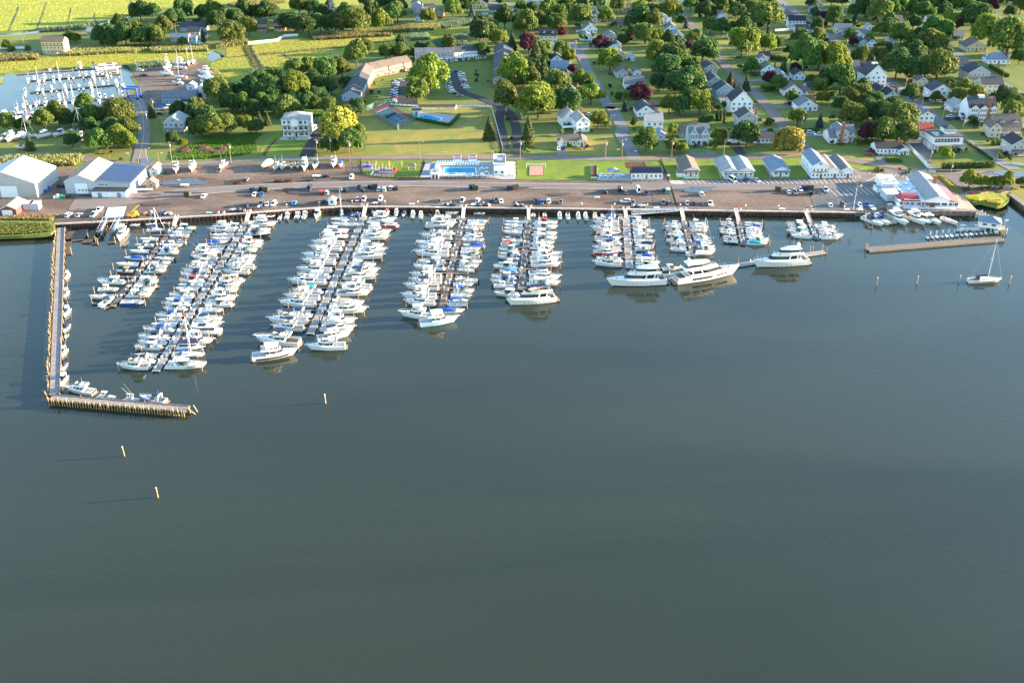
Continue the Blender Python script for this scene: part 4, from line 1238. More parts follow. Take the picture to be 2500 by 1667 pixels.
def boat_runabout(L,v):
 B,H = L * .285,.08 * L + .22
 h = Hull(L,B,H,flare=.15,rake=.12,bowrise=.28)
 so = H * .4
 P = [('hull',h.hull(),None),('cockpit',h.cockpit(.62,so),None),('cockpit_sole',h.sole(.03,.6,so),None),('foredeck',h.deck(.58,camber=.12),None)]
 x0,x1 = .02 * L,.16 * L
 P.append(('windscreen',MB().ring(plan(x0 - .6,x1,B * .86,B * .7),H * 1.03,plan(x0 - .7,x1 - .55,B * .8,B * .55),H * 1.03 + .55).mesh('windscreen','windscreen'),None))
 if v == 2:   # full mooring cover
  secs = []
  for i in range(7):
   t = .02 + .62 * i / 6
   hb,z,x = h.hb(t),h.zs(t),h.xd(t)
   k = math.sin(math.pi * (i + .6) / 7) * .55
   secs.append([(x,hb,z),(x,hb * .5,z + .2 + k),(x,0,z + .3 + k),(x,-hb * .5,z + .2 + k),(x,-hb,z)])
  P.append(('canopy',MB().loft(secs).mesh('canopy','canvas_w'),None))
 else:
  P += seats([(-L * .44,-L * .36,-B * .36,B * .36,so,so + .55),(-L * .1,-L * .02,-B * .34,-B * .08,so,so + .7),(-L * .1,-L * .02,B * .08,B * .34,so,so + .7)])
  zt = so + 1.95
  P.append(('canopy',MB().prism(plan(-L * .28,L * .03,B * .74,B * .7),zt,plan(-L * .27,L * .01,B * .6,B * .55),zt + .16).mesh('canopy','canvas_w'),None))
  pm_ = MB()
  for sy in (-1,1):
   pm_.tube((-L * .12,sy * B * .42,H),(-L * .26,sy * B * .36,zt),.03,None,4)
   pm_.tube((-L * .12,sy * B * .42,H),(0,sy * B * .36,zt),.03,None,4)
  P.append(('canopy_frame',pm_.mesh('canopy_frame','chrome'),len(P) - 1))
 if v == 0:
  P.append(('outboard_engine',outboard(None,-L / 2,0,H * .55,.95).mesh('outboard_engine','black'),None))
 else:
  P.append(('swim_platform',MB().prism(plan(-L / 2 - .6,-L / 2 + .02,B * .8,B * .85),.22,plan(-L / 2 - .6,-L / 2 + .02,B * .8,B * .85),.3).mesh('swim_platform','gel'),None))
 P.append(('stripe',h.stripe(.55,.72,'gel'),0))
 return P
def boat_express(L,v):
 B,H = L * .30,.09 * L + .3
 h = Hull(L,B,H,flare=.2,rake=.13,bowrise=.36)
 so = H * .6
 ft = .46
 P = [('hull',h.hull(),None),('cockpit',h.cockpit(ft + .02,so),None),('cockpit_sole',h.sole(.03,ft,so),None),('foredeck',h.deck(ft,camber=.1),None)]
 zd = h.zs(.6)
 a,b = plan(-.03 * L,.34 * L,B * .74,B * .42,.3),plan(-.02 * L,.26 * L,B * .62,B * .30,.3)
 P.append(('trunk_cabin',MB().prism(a,zd - .1,b,zd + .38).mesh('trunk_cabin','gel'),None))
 hm_ = MB()
 for xx in (.06 * L,.15 * L):
  hm_.box(xx,xx + .5,-.27,.27,zd + .385,zd + .43)
 P.append(('deck_hatch',hm_.mesh('deck_hatch','glass'),len(P) - 1))
 a,b = plan(-.13 * L,.10 * L,B * .84,B * .66,.3),plan(-.16 * L,.015 * L,B * .74,B * .5,.3)
 P.append(('windscreen',MB().ring(a,zd + .05,b,zd + .85).mesh('windscreen','windscreen'),None))
 P += seats([(-.12 * L,-.05 * L,-B * .32,-B * .05,so,so + .9),(-.12 * L,-.05 * L,B * .05,B * .32,so,so + .9),(-.45 * L,-.38 * L,-B * .36,B * .36,so,so + .6),(-.34 * L,-.2 * L,B * .2,B * .36,so,so + .55)])
 zt = so + 2.15
 if v == 1:     # hard top
  P.append(('canopy',MB().prism(plan(-.26 * L,.05 * L,B * .76,B * .6),zt,plan(-.24 * L,.03 * L,B * .62,B * .45),zt + .2).mesh('canopy','gel'),None))
  P.append(('side_window',MB().ring(plan(-.2 * L,.03 * L,B * .75,B * .55),zd + .8,plan(-.2 * L,.03 * L,B * .73,B * .52),zt).mesh('side_window','glass'),len(P) - 1))
 else:
  P.append(('canopy',MB().prism(plan(-.30 * L,-.01 * L,B * .74,B * .66),zt - .08,plan(-.28 * L,-.02 * L,B * .58,B * .5),zt + .14).mesh('canopy','canvas_w'),None))
 am = MB()
 for sy in (-1,1):
  am.prism([(-.30 * L,sy * B * .43 - .06),(-.22 * L,sy * B * .43 - .06),(-.22 * L,sy * B * .43 + .06),(-.30 * L,sy * B * .43 + .06)],h.zs(.25),[(-.34 * L,sy * B * .36 - .06),(-.29 * L,sy * B * .36 - .06),(-.29 * L,sy * B * .36 + .06),(-.34 * L,sy * B * .36 + .06)],zt + .05)
 am.box(-.345 * L,-.285 * L,-B * .38,B * .38,zt - .02,zt + .14)
 P.append(('radar_arch',am.mesh('radar_arch','gel'),None))
 P.append(('antenna',MB().tube((-.31 * L,B * .3,zt),(-.36 * L,B * .32,zt + 2.2),.025,.012,4).mesh('antenna','gel'),len(P) - 1))
 P.append(('bow_rail',h.rail(.48),None))
 P.append(('swim_platform',MB().prism(plan(-L / 2 - .9,-L / 2 + .02,B * .84,B * .88),.3,plan(-L / 2 - .9,-L / 2 + .02,B * .84,B * .88),.42).mesh('swim_platform','teak' if v == 2 else 'gel'),None))
 P.append(('porthole',h.stripe(.56,.70,'glass','porthole',.5,.74),0))
 P.append(('stripe',h.stripe(.03,.14,'navy' if v else 'gel'),0))
 return P
def boat_fly(L,v,tower=False):
 B,H = L * .30,.095 * L + .32
 h = Hull(L,B,H,flare=.28,rake=.13,bowrise=.55)
 so = H * .5
 P = [('hull',h.hull(),None),('cockpit',h.cockpit(.36,so),None),('cockpit_sole',h.sole(.03,.35,so,'teak' if v == 2 else 'sole'),None),('foredeck',h.deck(.34,camber=.1),None)]
 zd = h.zs(.45)
 zr = zd + 1.4
 xa,xf = -.20 * L,.24 * L
 a,b = plan(xa,xf,B * .82,B * .55,.3),plan(xa + .1,xf - .13 * L,B * .72,B * .46,.3)
 P.append(('cabin',MB().prism(a,zd - .25,b,zr).mesh('cabin','gel'),None))
 ci = len(P) - 1
 P.append(('window_band',MB().ring(grow(lerp2(a,b,.45),.03),zd - .25 + (zr - zd + .25) * .45,grow(lerp2(a,b,.85),.03),zd - .25 + (zr - zd + .25) * .85).mesh('window_band','glass'),ci))
 pm_ = MB()
 for t in (.18,.5):
  for sy in (-1,1):
   xx = xa + t * (xf - xa)
   pm_.box(xx,xx + .16,sy * B * .405 - .03 if sy > 0 else -B * .405 - .03,sy * B * .405 + .03 if sy > 0 else -B * .405 + .03,zd + .2,zr - .02)
 P.append(('window_post',pm_.mesh('window_post','gel'),ci))
 a2,b2 = plan(xa - .10 * L,xf - .15 * L,B * .80,B * .5,.3),plan(xa - .10 * L,xf - .11 * L,B * .84,B * .52,.3)
 P.append(('flybridge',MB().prism(a2,zr,b2,zr + .14).ring(grow(b2,-.02),zr + .14,grow(lerp2(b2,a2,.35),.0),zr + .72).mesh('flybridge','gel'),None))
 fi = len(P) - 1
 P.append(('bridge_screen',MB().ring(plan(xa + .14 * L,xf - .12 * L,B * .72,B * .46,.3),zr + .6,plan(xa + .14 * L,xf - .15 * L,B * .66,B * .4,.3),zr + 1.0).mesh('bridge_screen','glass'),fi))
 P += seats([(xa + .05 * L,xa + .12 * L,-B * .28,B * .28,zr + .14,zr + .75),(xa - .07 * L,xa - .01 * L,-B * .3,B * .3,zr + .14,zr + .55)],'canvas_w','bridge_seat')
 P.append(('helm_console',MB().box(xf - .20 * L,xf - .165 * L,-B * .24,B * .24,zr + .14,zr + .95).mesh('helm_console','gel'),None))
 zt = zr + 1.95
 if v != 3:
  P.append(('canopy',MB().prism(plan(xa - .02 * L,xf - .15 * L,B * .68,B * .52,.3),zt,plan(xa,xf - .16 * L,B * .56,B * .42,.3),zt + .16).mesh('canopy','canvas_w'),None))
  q = MB()
  for xx in (xa + .01 * L,xf - .17 * L):
   for sy in (-1,1):
    q.tube((xx,sy * B * .32,zr + .6),(xx,sy * B * .3,zt),.045,None,4)
  P.append(('canopy_frame',q.mesh('canopy_frame','chrome'),len(P) - 1))
 if v in (1,) and not tower:
  P.append(('bridge_enclosure',MB().ring(plan(xa,xf - .16 * L,B * .62,B * .48,.3),zr + .7,plan(xa + .02 * L,xf - .17 * L,B * .6,B * .46,.3),zt).mesh('bridge_enclosure','canvas_w'),fi))
 if tower:
  q = MB()
  z2 = zt + 2.6
  for sx in (xa,xf - .18 * L):
   for sy in (-1,1):
    q.tube((sx,sy * B * .34,zr + .5),(xa + .1 * L + (.25 if sx > xa else -.25),sy * .5,z2),.04,None,4)
  q.box(xa + .1 * L - .6,xa + .1 * L + .6,-.65,.65,z2 - .05,z2 + .05)
  for zz in (.35,.68):
   q.box(xa + .04 * L,xa + .16 * L,-.9,-.82,zt + zz * 2.6 - .02,zt + zz * 2.6 + .03)
   q.box(xa + .04 * L,xa + .16 * L,.82,.9,zt + zz * 2.6 - .02,zt + zz * 2.6 + .03)
  P.append(('tuna_tower',q.mesh('tuna_tower','chrome'),None))
  P.append(('tower_top',MB().prism(plan(xa + .05 * L,xa + .17 * L,1.3,1.1),z2 + 1.6,plan(xa + .05 * L,xa + .17 * L,1.2,1.0),z2 + 1.72).mesh('tower_top','canvas_w'),len(P) - 1))
 if v == 2 or tower:
  rm = MB()
  for sy in (-1,1):
   rm.tube((xa + .1 * L,sy * B * .38,zr),(xa - .14 * L,sy * B * .75,zr + .34 * L),.025,.01,4)
  P.append(('outrigger',rm.mesh('outrigger','chrome'),None))
 else:
  P.append(('antenna',MB().tube((xa,B * .3,zr + .6),(xa - .3,B * .3,zr + 3.6),.03,.012,4).mesh('antenna','gel'),fi))
 P.append(('bow_rail',h.rail(.5,.65),None))
 P.append(('bow_pulpit',MB().box(L / 2 - .35,L / 2 + .55,-.22,.22,h.zs(1) - .02,h.zs(1) + .08).mesh('bow_pulpit','gel'),None))
 dm = MB().box(.27 * L,.27 * L + .55,-.28,.28,h.zs(.77) + .06,h.zs(.77) + .16)
 P.append(('deck_hatch',dm.mesh('deck_hatch','glass'),3))
 P.append(('swim_platform',MB().prism(plan(-L / 2 - .8,-L / 2 + .02,B * .82,B * .86),.3,plan(-L / 2 - .8,-L / 2 + .02,B * .82,B * .86),.42).mesh('swim_platform','teak'),None))
 P.append(('stripe',h.stripe(.03,.13,'navy' if v != 1 else 'darkgrey'),0))
 return P
def boat_sail(L,v):
 B,H = L * .30,.07 * L + .3
 h = Hull(L,B,H,flare=.0,rake=.10,bowrise=.25,stern=.72)
 so = H * .55
 P = [('hull',h.hull(),None),('cockpit',h.cockpit(.3,so),None),('cockpit_sole',h.sole(.03,.29,so,'teak'),None),('foredeck',h.deck(.28,camber=.08),None)]
 zd = h.zs(.5)
 P.append(('cabin',MB().prism(plan(-.2 * L,.22 * L,B * .55,B * .3),zd - .05,plan(-.19 * L,.16 * L,B * .46,B * .22),zd + .5).mesh('cabin','gel'),None))
 P.append(('cabin_window',MB().ring(grow(plan(-.14 * L,.16 * L,B * .53,B * .3),.01),zd + .15,grow(plan(-.14 * L,.14 * L,B * .49,B * .26),.01),zd + .34).mesh('cabin_window','glass'),len(P) - 1))
 mh = L * 1.25
 P.append(('mast',MB().tube((.07 * L,0,zd),(.07 * L,0,zd + mh),.10,.06,6).box(.07 * L - .04,.07 * L + .04,-.9,.9,zd + mh * .5,zd + mh * .5 + .05).mesh('mast','chrome'),None))
 P.append(('boom',MB().tube((.06 * L,0,zd + 1.3),(-.32 * L,0,zd + 1.35),.07,None,5).mesh('boom','chrome'),None))
 P.append(('sail_cover',MB().loft([[(x,.16 * k,zd + 1.4),(x,0,zd + 1.4 + .42 * k),(x,-.16 * k,zd + 1.4)] for x,k in ((.05 * L,1.3),(-.12 * L,1),(-.31 * L,.6))]).mesh('sail_cover','navy'),len(P) - 1))
 rg = MB()
 for e in ((L * .48,0,h.zs(1)),(-L * .48,0,h.zs(0)),(.05 * L,B * .45,zd),(.05 * L,-B * .45,zd)):
  rg.tube((.07 * L,0,zd + mh),e,.022,None,3)
 P.append(('rigging',rg.mesh('rigging','chrome'),None))
 P.append(('dodger',MB().prism(plan(-.26 * L,-.15 * L,B * .5,B * .4),zd + .3,plan(-.25 * L,-.18 * L,B * .42,B * .34),zd + 1.2).mesh('dodger','navy'),None))
 P.append(('bow_rail',h.rail(.05,.6,.02),None))
 P.append(('stripe',h.stripe(.78,.88,'navy' if v else 'blue'),0))
 return P
def boat_house(L,v):
 B,H = L * .34,1.1
 h = Hull(L,B,H,flare=.05,rake=.06,bowrise=.15,stern=.98)
 P = [('hull',h.hull(),None),('foredeck',h.deck(.0,camber=.03),None)]
 a,b = plan(-.36 * L,.22 * L,B * .82,B * .74,.4,.8),plan(-.36 * L,.20 * L,B * .8,B * .72,.4,.8)
 P.append(('cabin',MB().prism(a,H - .05,b,H + 2.1).mesh('cabin','gel'),None))
 P.append(('window_band',MB().ring(grow(lerp2(a,b,.5),.02),H + 1.0,grow(lerp2(a,b,.8),.02),H + 1.7).mesh('window_band','glass'),2))
 P.append(('canopy',MB().prism(plan(-.42 * L,.30 * L,B * .9,B * .8,.4,.8),H + 2.1,plan(-.42 * L,.30 * L,B * .88,B * .78,.4,.8),H + 2.24).mesh('canopy','canvas_w'),None))
 P.append(('solar_panel',MB().box(-.1 * L,.12 * L,-B * .3,B * .3,H + 2.26,H + 2.32).mesh('solar_panel','navy'),None))
 P.append(('bow_rail',h.rail(.1,.8),None))
 P.append(('stripe',h.stripe(.1,.35,'darkgrey' if v else 'gel'),0))
 return P
def boat_dinghy(L,v):
 B = L * .42
 m_ = MB()
 for sg in (1,-1):
  pts = [(-L / 2,sg * B * .38,.28),(L * .12,sg * B * .40,.3),(L * .36,sg * B * .26,.4),(L * .5,0,.5)]
  for a,b in zip(pts[:-1],pts[1:]):
   m_.tube(a,b,.2,.19,7)
 P = [('tube',m_.mesh('tube','gel' if v else 'grey'),None)]
 P.append(('floor',MB().prism(plan(-L / 2 + .1,L * .42,B * .7,B * .5),.02,plan(-L / 2 + .1,L * .42,B * .72,B * .5),.2).mesh('floor','grey'),None))
 P += seats([(-L * .15,L * .02,-B * .3,B * .3,.2,.5)],'gel')
 P.append(('outboard_engine',outboard(None,-L / 2 + .1,0,.4,.7).mesh('outboard_engine','black'),None))
 return P
def boat_pontoon(L,v):
 B = 2.6
 m_ = MB()
 P = []
 for sg in (1,-1):
  P.append(('pontoon',MB().tube((-L / 2,sg * .9,.1),(L * .42,sg * .9,.1),.35,None,8).tube((L * .42,sg * .9,.1),(L * .5,sg * .9,.3),.35,.08,8).mesh('pontoon','silver'),None))
 P.append(('deck',MB().box(-L / 2,L * .47,-B / 2,B / 2,.45,.58).mesh('deck','sole'),None))
 P.append(('fence',MB().ring([(-L / 2,-B / 2),(L * .45,-B / 2),(L * .45,B / 2),(-L / 2,B / 2)],.6,[(-L / 2,-B / 2),(L * .45,-B / 2),(L * .45,B / 2),(-L / 2,B / 2)],1.25).mesh('fence','tan'),None))
 P += seats([(-L * .4,L * .1,-B * .45,-B * .25,.58,1.0),(L * .15,L * .4,B * .25,B * .45,.58,1.0)])
 P.append(('canopy',MB().prism(plan(-L * .4,L * .1,B * .9,B * .9),2.5,plan(-L * .38,L * .08,B * .8,B * .8),2.65).mesh('canopy','tan'),None))
 q = MB()
 for sy in (-1,1):
  q.tube((-L * .15,sy * B * .48,.6),(-L * .38,sy * B * .44,2.5),.03,None,4)
  q.tube((-L * .15,sy * B * .48,.6),(L * .08,sy * B * .44,2.5),.03,None,4)
 P.append(('canopy_frame',q.mesh('canopy_frame','chrome'),len(P) - 1))
 P.append(('outboard_engine',outboard(None,-L / 2,0,.6).mesh('outboard_engine','black'),None))
 return P
BCACHE = {}
KIND = {'e': ('express cruiser','express_cruiser',boat_express),'f': ('flybridge cruiser','flybridge_cruiser',boat_fly),'t': ('sportfishing boat with tower','sportfishing_boat',lambda L,v: boat_fly(L,0,True)),
 'c': ('centre-console boat','console_boat',boat_console),'b': ('runabout','runabout',boat_runabout),'s': ('sailboat','sailboat',boat_sail),'p': ('houseboat','houseboat',boat_house),
 'd': ('dinghy','dinghy',boat_dinghy),'q': ('pontoon boat','pontoon_boat',boat_pontoon)}
CANV = {'n': None,'k': ('navy','black'),'u': ('blue','blue'),'w': ('canvas_w','white'),'t': ('tan','tan'),'r': ('red','red'),'g': ('teal','teal'),'y': ('yellow','yellow'),'c': ('skyblue','light blue')}
HULLC = {'N': ('navy','navy'),'R': ('red','red'),'C': ('cyanhull','pale blue'),'K': ('black','black'),'G': ('grey','grey'),'B': ('blue','blue')}
bcount = [0]
def boat(code,loc,heading,place=None,how='from shore',key=None,group='boats berthed at the marina',label=None,band=False):
 k = code[0]
 num = ''.join(ch for ch in code[1:] if ch.isdigit())
 rest = code[1 + len(num):]
 L = float(num)
 bcount[0] += 1
 v = {'e': 3,'f': 4,'c': 3,'b': 3}.get(k,2)
 v = random.Random(bcount[0] * 31 + 7).randrange(v)
 if k == 'b' and rest[:1] in ('u','c','g') and bcount[0] % 2:
  v = 2
 keyb = (k,round(L),v)
 if keyb not in BCACHE:
  BCACHE[keyb] = KIND[k][2](float(round(L)),v)
 over = {}
 desc = 'white'
 if len(rest) > 1 and rest[1] in HULLC:
  over['hull'] = HULLC[rest[1]][0]
  desc = HULLC[rest[1]][1]
 cv = CANV.get(rest[:1])
 look = desc + '-hulled ' + KIND[k][0]
 if cv:
  for p_ in ('canopy','bridge_enclosure','sail_cover','dodger') if k != 'f' and k != 't' else ('canopy',):
   over[p_] = cv[0]
  if k in 'eb' and v != 1:
   over['seat'] = cv[0] if rest[:1] in 'kr' else 'canvas_w'
  if not (k == 'e' and v == 1 and False):
   look += ' with %s %s' % (cv[1],'top' if k in 'cftqp' else ('sail cover' if k == 's' else 'canvas'))
 sR = random.Random(bcount[0])
 if 'hull' not in over and k in 'cbe' and sR.random() < .34:
  over['stripe'] = sR.choice(['navy','navy','blue','red','teal','black','maroon'])
 r = inst(BCACHE[keyb],KIND[k][1],loc,heading,over)
 if band:
  hl = [c for c in r.children if c.name.startswith('hull')][0]
  obj('flank_panel',Hull(L,L * .30,.095 * L + .32,.28,.13,.55).stripe(.22,.62,'black','flank_panel',.08,.85),hl)
 if label:
  tag(r,label,KIND[k][0].split()[-1] if k not in 't' else 'sportfishing boat',group)
 else:
  reg(r,look,place,{'t': 'fishing boat','c': 'motor boat','e': 'motor boat','f': 'motor boat','b': 'motor boat'}.get(k,KIND[k][0]),group,how,key)
 return r
# ------------------------------------------------------------------ docks
DZ = 0.55
mat('dock_wood',(0.17,0.135,0.11),0.85,var=0.3,scale=0.9,bump=0.35,bscale=5)
mat('dock_pale',(0.30,0.27,0.25),0.85,var=0.25,scale=0.9,bump=0.35,bscale=5)
mat('gangplank',(0.50,0.47,0.44),0.6,var=0.15,scale=1)
pile_me = MB().tube((0,0,-3),(0,0,3.1),.17,.15,8).mesh('pile','pile')
ped_me = MB().box(-.14,.14,-.14,.14,0,.9).prism([(-.18,-.18),(.18,-.18),(.18,.18),(-.18,.18)],.9,[(-.05,-.05),(.05,-.05),(.05,.05),(-.05,.05)],1.1).mesh('power_pedestal','white')
box_me = MB().prism([(-.6,-.3),(.6,-.3),(.6,.3),(-.6,.3)],0,[(-.62,-.32),(.62,-.32),(.62,.32),(-.62,.32)],.5).prism([(-.62,-.32),(.62,-.32),(.62,.32),(-.62,.32)],.5,[(-.5,-.2),(.5,-.2),(.5,.2),(-.5,.2)],.66).mesh('dock_box','white')
def planks(L,W,m,step=2.4):
 m_ = MB()
 n = max(1,round(L / step))
 for i in range(n):
  m_.box(i * L / n + .03,(i + 1) * L / n - .03,-W / 2,W / 2,-.14,0)
 m_.box(0,L,-W / 2 - .06,-W / 2 + .10,-.30,-.015)
 m_.box(0,L,W / 2 - .10,W / 2 + .06,-.30,-.015)
 return m_.mesh('deck',m)
def floats(L,W):
 m_ = MB()
 n = max(1,int(L / 3))
 for i in range(n):
  c = (i + .5) * L / n
  m_.box(c - .9,c + .9,-W / 2 + .12,W / 2 - .12,-.75,-.15)
 return m_.mesh('float','black')
DOCKS = [  # name, top, bottom (photograph pixels), width, left berths, right berths, deck material
 ('leftmost dock',(427,549),(274,748),2.0,'s8u - c8n b8n c8n b8u c9n b7yR - e10n c8w c9k -','e8n c8n c8n - b8k c8n c7n e8u - c8n b8k c8n e8k - c7n e8w e8k e9n e9n - c9nB','dock_wood'),
 ('second dock from left',(604,538),(380,906),2.4,'b9n e10k f11n - c9k c8n b9u - c8n c10k f11n e10n - e9n e9n f10n e10k - e9r b9n c9n - e9n c10k e9u e8n - e9u c8n c9n e10u - e10k e9n e9n - c8k e8k f10k','f11n - e10n e11kN - b10r f10n e9n - e10n f10k f11k f10n - e9n f10t e10k - f11n e10n c9n - e10u f11k p12n - f11n p10kK s11u - e13n','dock_pale'),
 ('third dock from left',(889,527),(757,815),2.6,'s11n c10n - e11n p11n - f13n f13n - f14n f13n - f13n e12n f14n - e11g t13n f13t - e12k f14k f11k','f12n e13nR - f12n f12n - e11n f13t f13u - e11n f13n f13k - f12n f13n - e12k f14t - t12n f12n','dock_pale'),
 ('fourth dock from left',(1131,531),(1078,752),2.3,'f10n t13n - e10k f13k - e14n f12n t14n - e11n e12k - f12n t12w f13k - f13n f11n','c9n b8n c8n - b7n b8nN c9u - b9u c8n c8n b8k - e9n e8n c7n - d5r c9n c8k - e8u c8n b7u c7n','dock_wood'),
 ('fifth dock from left',(1291,534),(1271,708),2.3,'c8n c8w c8n c8k - b7k c8k b8r - e8n b8n e8k - c8n e9n b7c - e9n e9k c8n','e10r e10n - e10n e10n e9k e9n - f12n t12n f12n - b9k f12k e12n -','dock_wood'),
 ('sixth dock from left',(1528,530),(1537,655),3.0,'e10k f11u - f12k s10rR - t11n e10u - f11k f11nR - e10n f11k','b7n b7n c7t - c7n e9n c7nN b8n - c8n b8k c8n b7n - b8k b7u c8u - e9n e8t','dock_pale'),
 ('seventh dock from left',(1668,536),(1690,616),2.0,'b6u c6n c7n - e6n b6n c7nN - b6c e7g c6n - b6u c7n','b7n c7k e7n c7n - - b6k b7n c7n b7u - e7n e7n','dock_wood'),
 ('eighth dock from left',(1802,537),(1815,598),2.0,'c6n c6n - b7k c7n c7nN - c6n b6k c6uN','c8w b7u - c7n c7n c7n - b7n c8n e8n b8g','dock_wood'),
 ('rightmost long dock',(1977,543),(1993,584),1.9,'e8n e8n b8g - e9n c8k c8n','c8n c8n - c7k c7n - e9n c8n','dock_wood'),
]
for name,top,bot,W,left,right,dm_ in DOCKS:
 a,b = G(*top,DZ),G(*bot,DZ)
 L = (b - a).length
 d = (b - a) / L
 ang = math.atan2(d.y,d.x)
 nl = Vector((d.y,-d.x,0))          # pointing left in the picture (dock runs towards the camera)
 r = empty('floating_dock',a,ang)
 tag(r,'long timber floating dock with finger piers, ' + name,'dock','floating docks with boats')
 obj('deck',planks(L,W,dm_),r)
 o = obj('float',floats(L,W),r)
 o['kind'] = 'stuff'
 R = random.Random(int(top[0]))
 yb = 1e9
 for p,q in zip(BULK[:-1],BULK[1:]):
  if p.x <= a.x <= q.x:
   yb = p.y + (q.y - p.y) * (a.x - p.x) / (q.x - p.x)
 gw_ = empty('gangway',Vector((a.x,yb,LAND)))
 tag(gw_,'pale railed gangway down to the ' + name,'gangway','gangways to the docks')
 q0 = Vector((0,.3,.22))
 q1 = Vector((d.x * 1.5,a.y + d.y * 1.5 - yb,DZ + .12 - LAND))
 m_ = MB().loft([[(p.x - .65,p.y,p.z),(p.x + .65,p.y,p.z),(p.x + .65,p.y,p.z - .12),(p.x - .65,p.y,p.z - .12)] for p in (q0,q1)],closed=True)
 obj('walkway',m_.mesh('walkway','gangplank'),gw_)
 for sx in (-.68,.68):
  m_ = MB()
  for hh in (.55,1.05):
   m_.tube((q0.x + sx,q0.y,q0.z + hh),(q1.x + sx,q1.y,q1.z + hh),.04,None,4)
  for k in range(7):
   p = q0 + (q1 - q0) * (k / 6)
   m_.tube((p.x + sx,p.y,p.z - .1),(p.x + sx,p.y,p.z + 1.05),.035,None,4)
  obj('handrail',m_.mesh('handrail','gangplank'),gw_)
 for side,txt in ((1,left),(-1,right)):
  slots = txt.split()
  n = len(slots)
  wts = [0.55 if s_ == '-' else 1.0 for s_ in slots]
  tot = sum(wts)
  acc = 0
  L0,L1 = 3.0,L - 1.0
  for i,(s_,w_) in enumerate(zip(slots,wts)):
   t = L0 + (L1 - L0) * (acc + w_ / 2) / tot
   acc += w_
   prevL = max([float(''.join(ch for ch in z_[1:] if ch.isdigit())) for z_ in slots[max(0,i - 1):i + 2] if z_ != '-'] or [8])
   if s_ == '-':
    fl = prevL * .8
    f = obj('finger_pier',planks(fl,.95,'dock_wood',3.5),r,(t,side * -W / 2,-.02),-side * math.pi / 2)
    obj('pile',pile_me,r,(t - .25,-side * (W / 2 + fl + .25),-DZ))
    continue
   BL = float(''.join(ch for ch in s_[1:] if ch.isdigit()))
   c = a + d * t + nl * (side * (W / 2 + .9 + BL / 2 + (.9 if s_[0] in 'ef' else .3)))
   c.z = 0
   out = math.atan2(nl.y * side,nl.x * side)
   flip = R.random() < (.10 if s_[0] in 'ef' else .25)
   boat(s_,c,out + R.uniform(-.035,.035) + (math.pi if flip else 0),('left' if side > 0 else 'right') + ' of ' + name.replace('second dock from left','second dock').replace(' from left','').replace('rightmost long','rightmost'),'from shore',-c.y)
   if i % 2 == 0:
    obj('pile',pile_me,r,(t + w_ * (L1 - L0) / tot / 2,-side * (W / 2 + BL + R.uniform(.4,1.8)),-DZ + R.uniform(-.5,.3)))
   if i % 2 == 1:
    obj('power_pedestal',ped_me,r,(t,-side * (W / 2 - .25),0))
   elif R.random() < .6:
    obj('dock_box',box_me,r,(t + .6,-side * (W / 2 - .45),0))
 for k in range(int(L / 9)):
  obj('pile',pile_me,r,(4 + k * 9,(W / 2 + .2) * (1 if k % 2 else -1),-DZ + R.uniform(-.4,.2)))
# ------------------------------------------------------------------ other berths
for t_,code,u_,v_,hd,pl in [
 ('B2','c6n',835,1240,90,0),('B2','c7n',915,1225,90,0),('B2','c8w',1030,1220,90,0),('B2','c8n',1110,1212,90,0),('B2','e8n',1240,1215,-90,0),('B2','b5cC',1512,1195,100,0),('B2','c5n',1935,1205,85,0),
 ('B2','c7r',2010,1200,-90,0),('B2','c7n',2115,1200,-90,0),('B2','b7k',2195,1200,-90,0),('B2','c7n',2300,1205,92,0),
 ('B3','c7n',125,1212,95,0),('B3','c7n',1655,1220,90,0),('B3','c7k',1745,1222,90,0),('B3','c7n',1860,1222,90,0),('B3','c7n',1940,1225,92,0),('B3','c7t',2045,1228,88,0),('B3','c5n',2125,1218,90,0)]:
 boat(code,g(t_,u_,v_,0),math.radians(hd),'moored end-on to the bulkhead','from the left')
for t_,code,u_,v_,hd in [('M1','d4n',1285,285,4),('M1','d4n',1500,268,12),('M1','d5n',1690,258,2),('B2','d4n',585,1230,20),('B2','d5n',710,1220,5),('B2','d5n',1905,1170,8),('B3','d6n',470,1180,5),('B3','d5n',770,1188,3),('B3','d4u',535,1240,80),
 ('B3','d4r',1365,1205,85),('B3','d4n',1490,1205,90),('B4','d6n',15,1200,-6),('B4','d4n',60,1240,80),('B4','d6n',215,1222,175),('B3','d6n',2260,1200,-5),('B2','d4n',510,1285,60)]:
 boat(code,g(t_,u_,v_,0),math.radians(hd),'lying beneath the bulkhead','from the left',group='dinghies along the bulkhead')
for t_,code,u_,v_,hd in [('V','c5n',154,638,-84),('V','c5n',153,678,-84),('V','e6n',153,722,-84),('V','b6k',152,757,-84),('V','c5n',148,813,-84),('V','b5k',147,845,-84),('V','e6n',146,879,-84),('V','d3n',152,774,-84)]:
 boat(code,g(t_,u_,v_,0),math.radians(hd),'along the long left pier','from shore',-g(t_,u_,v_,0).y)
for code,u_,v_,hd,lb in [('f10n',500,1140,168,'white wheelhouse cruiser moored inside the corner of the left pier'),('b6n',850,1212,-6,'small white open runabout moored inside the short outer pier arm'),
 ('c5tC',1175,1245,-6,'pale blue centre-console boat with tan top inside the outer pier arm'),('e9k',1430,1250,165,'white express cruiser with dark canvas inside the outer pier arm')]:
 boat(code,g('M2',u_,v_,0),math.radians(hd),label=lb)
boat('f12n',g('M1',1110,440,0),math.radians(-84),label='white flybridge cruiser moored bow-out beside the boat lift rails')
boat('b9k',g('M1',925,1330,0),math.radians(72),label='runabout with dark canvas at the outer end of the leftmost dock')
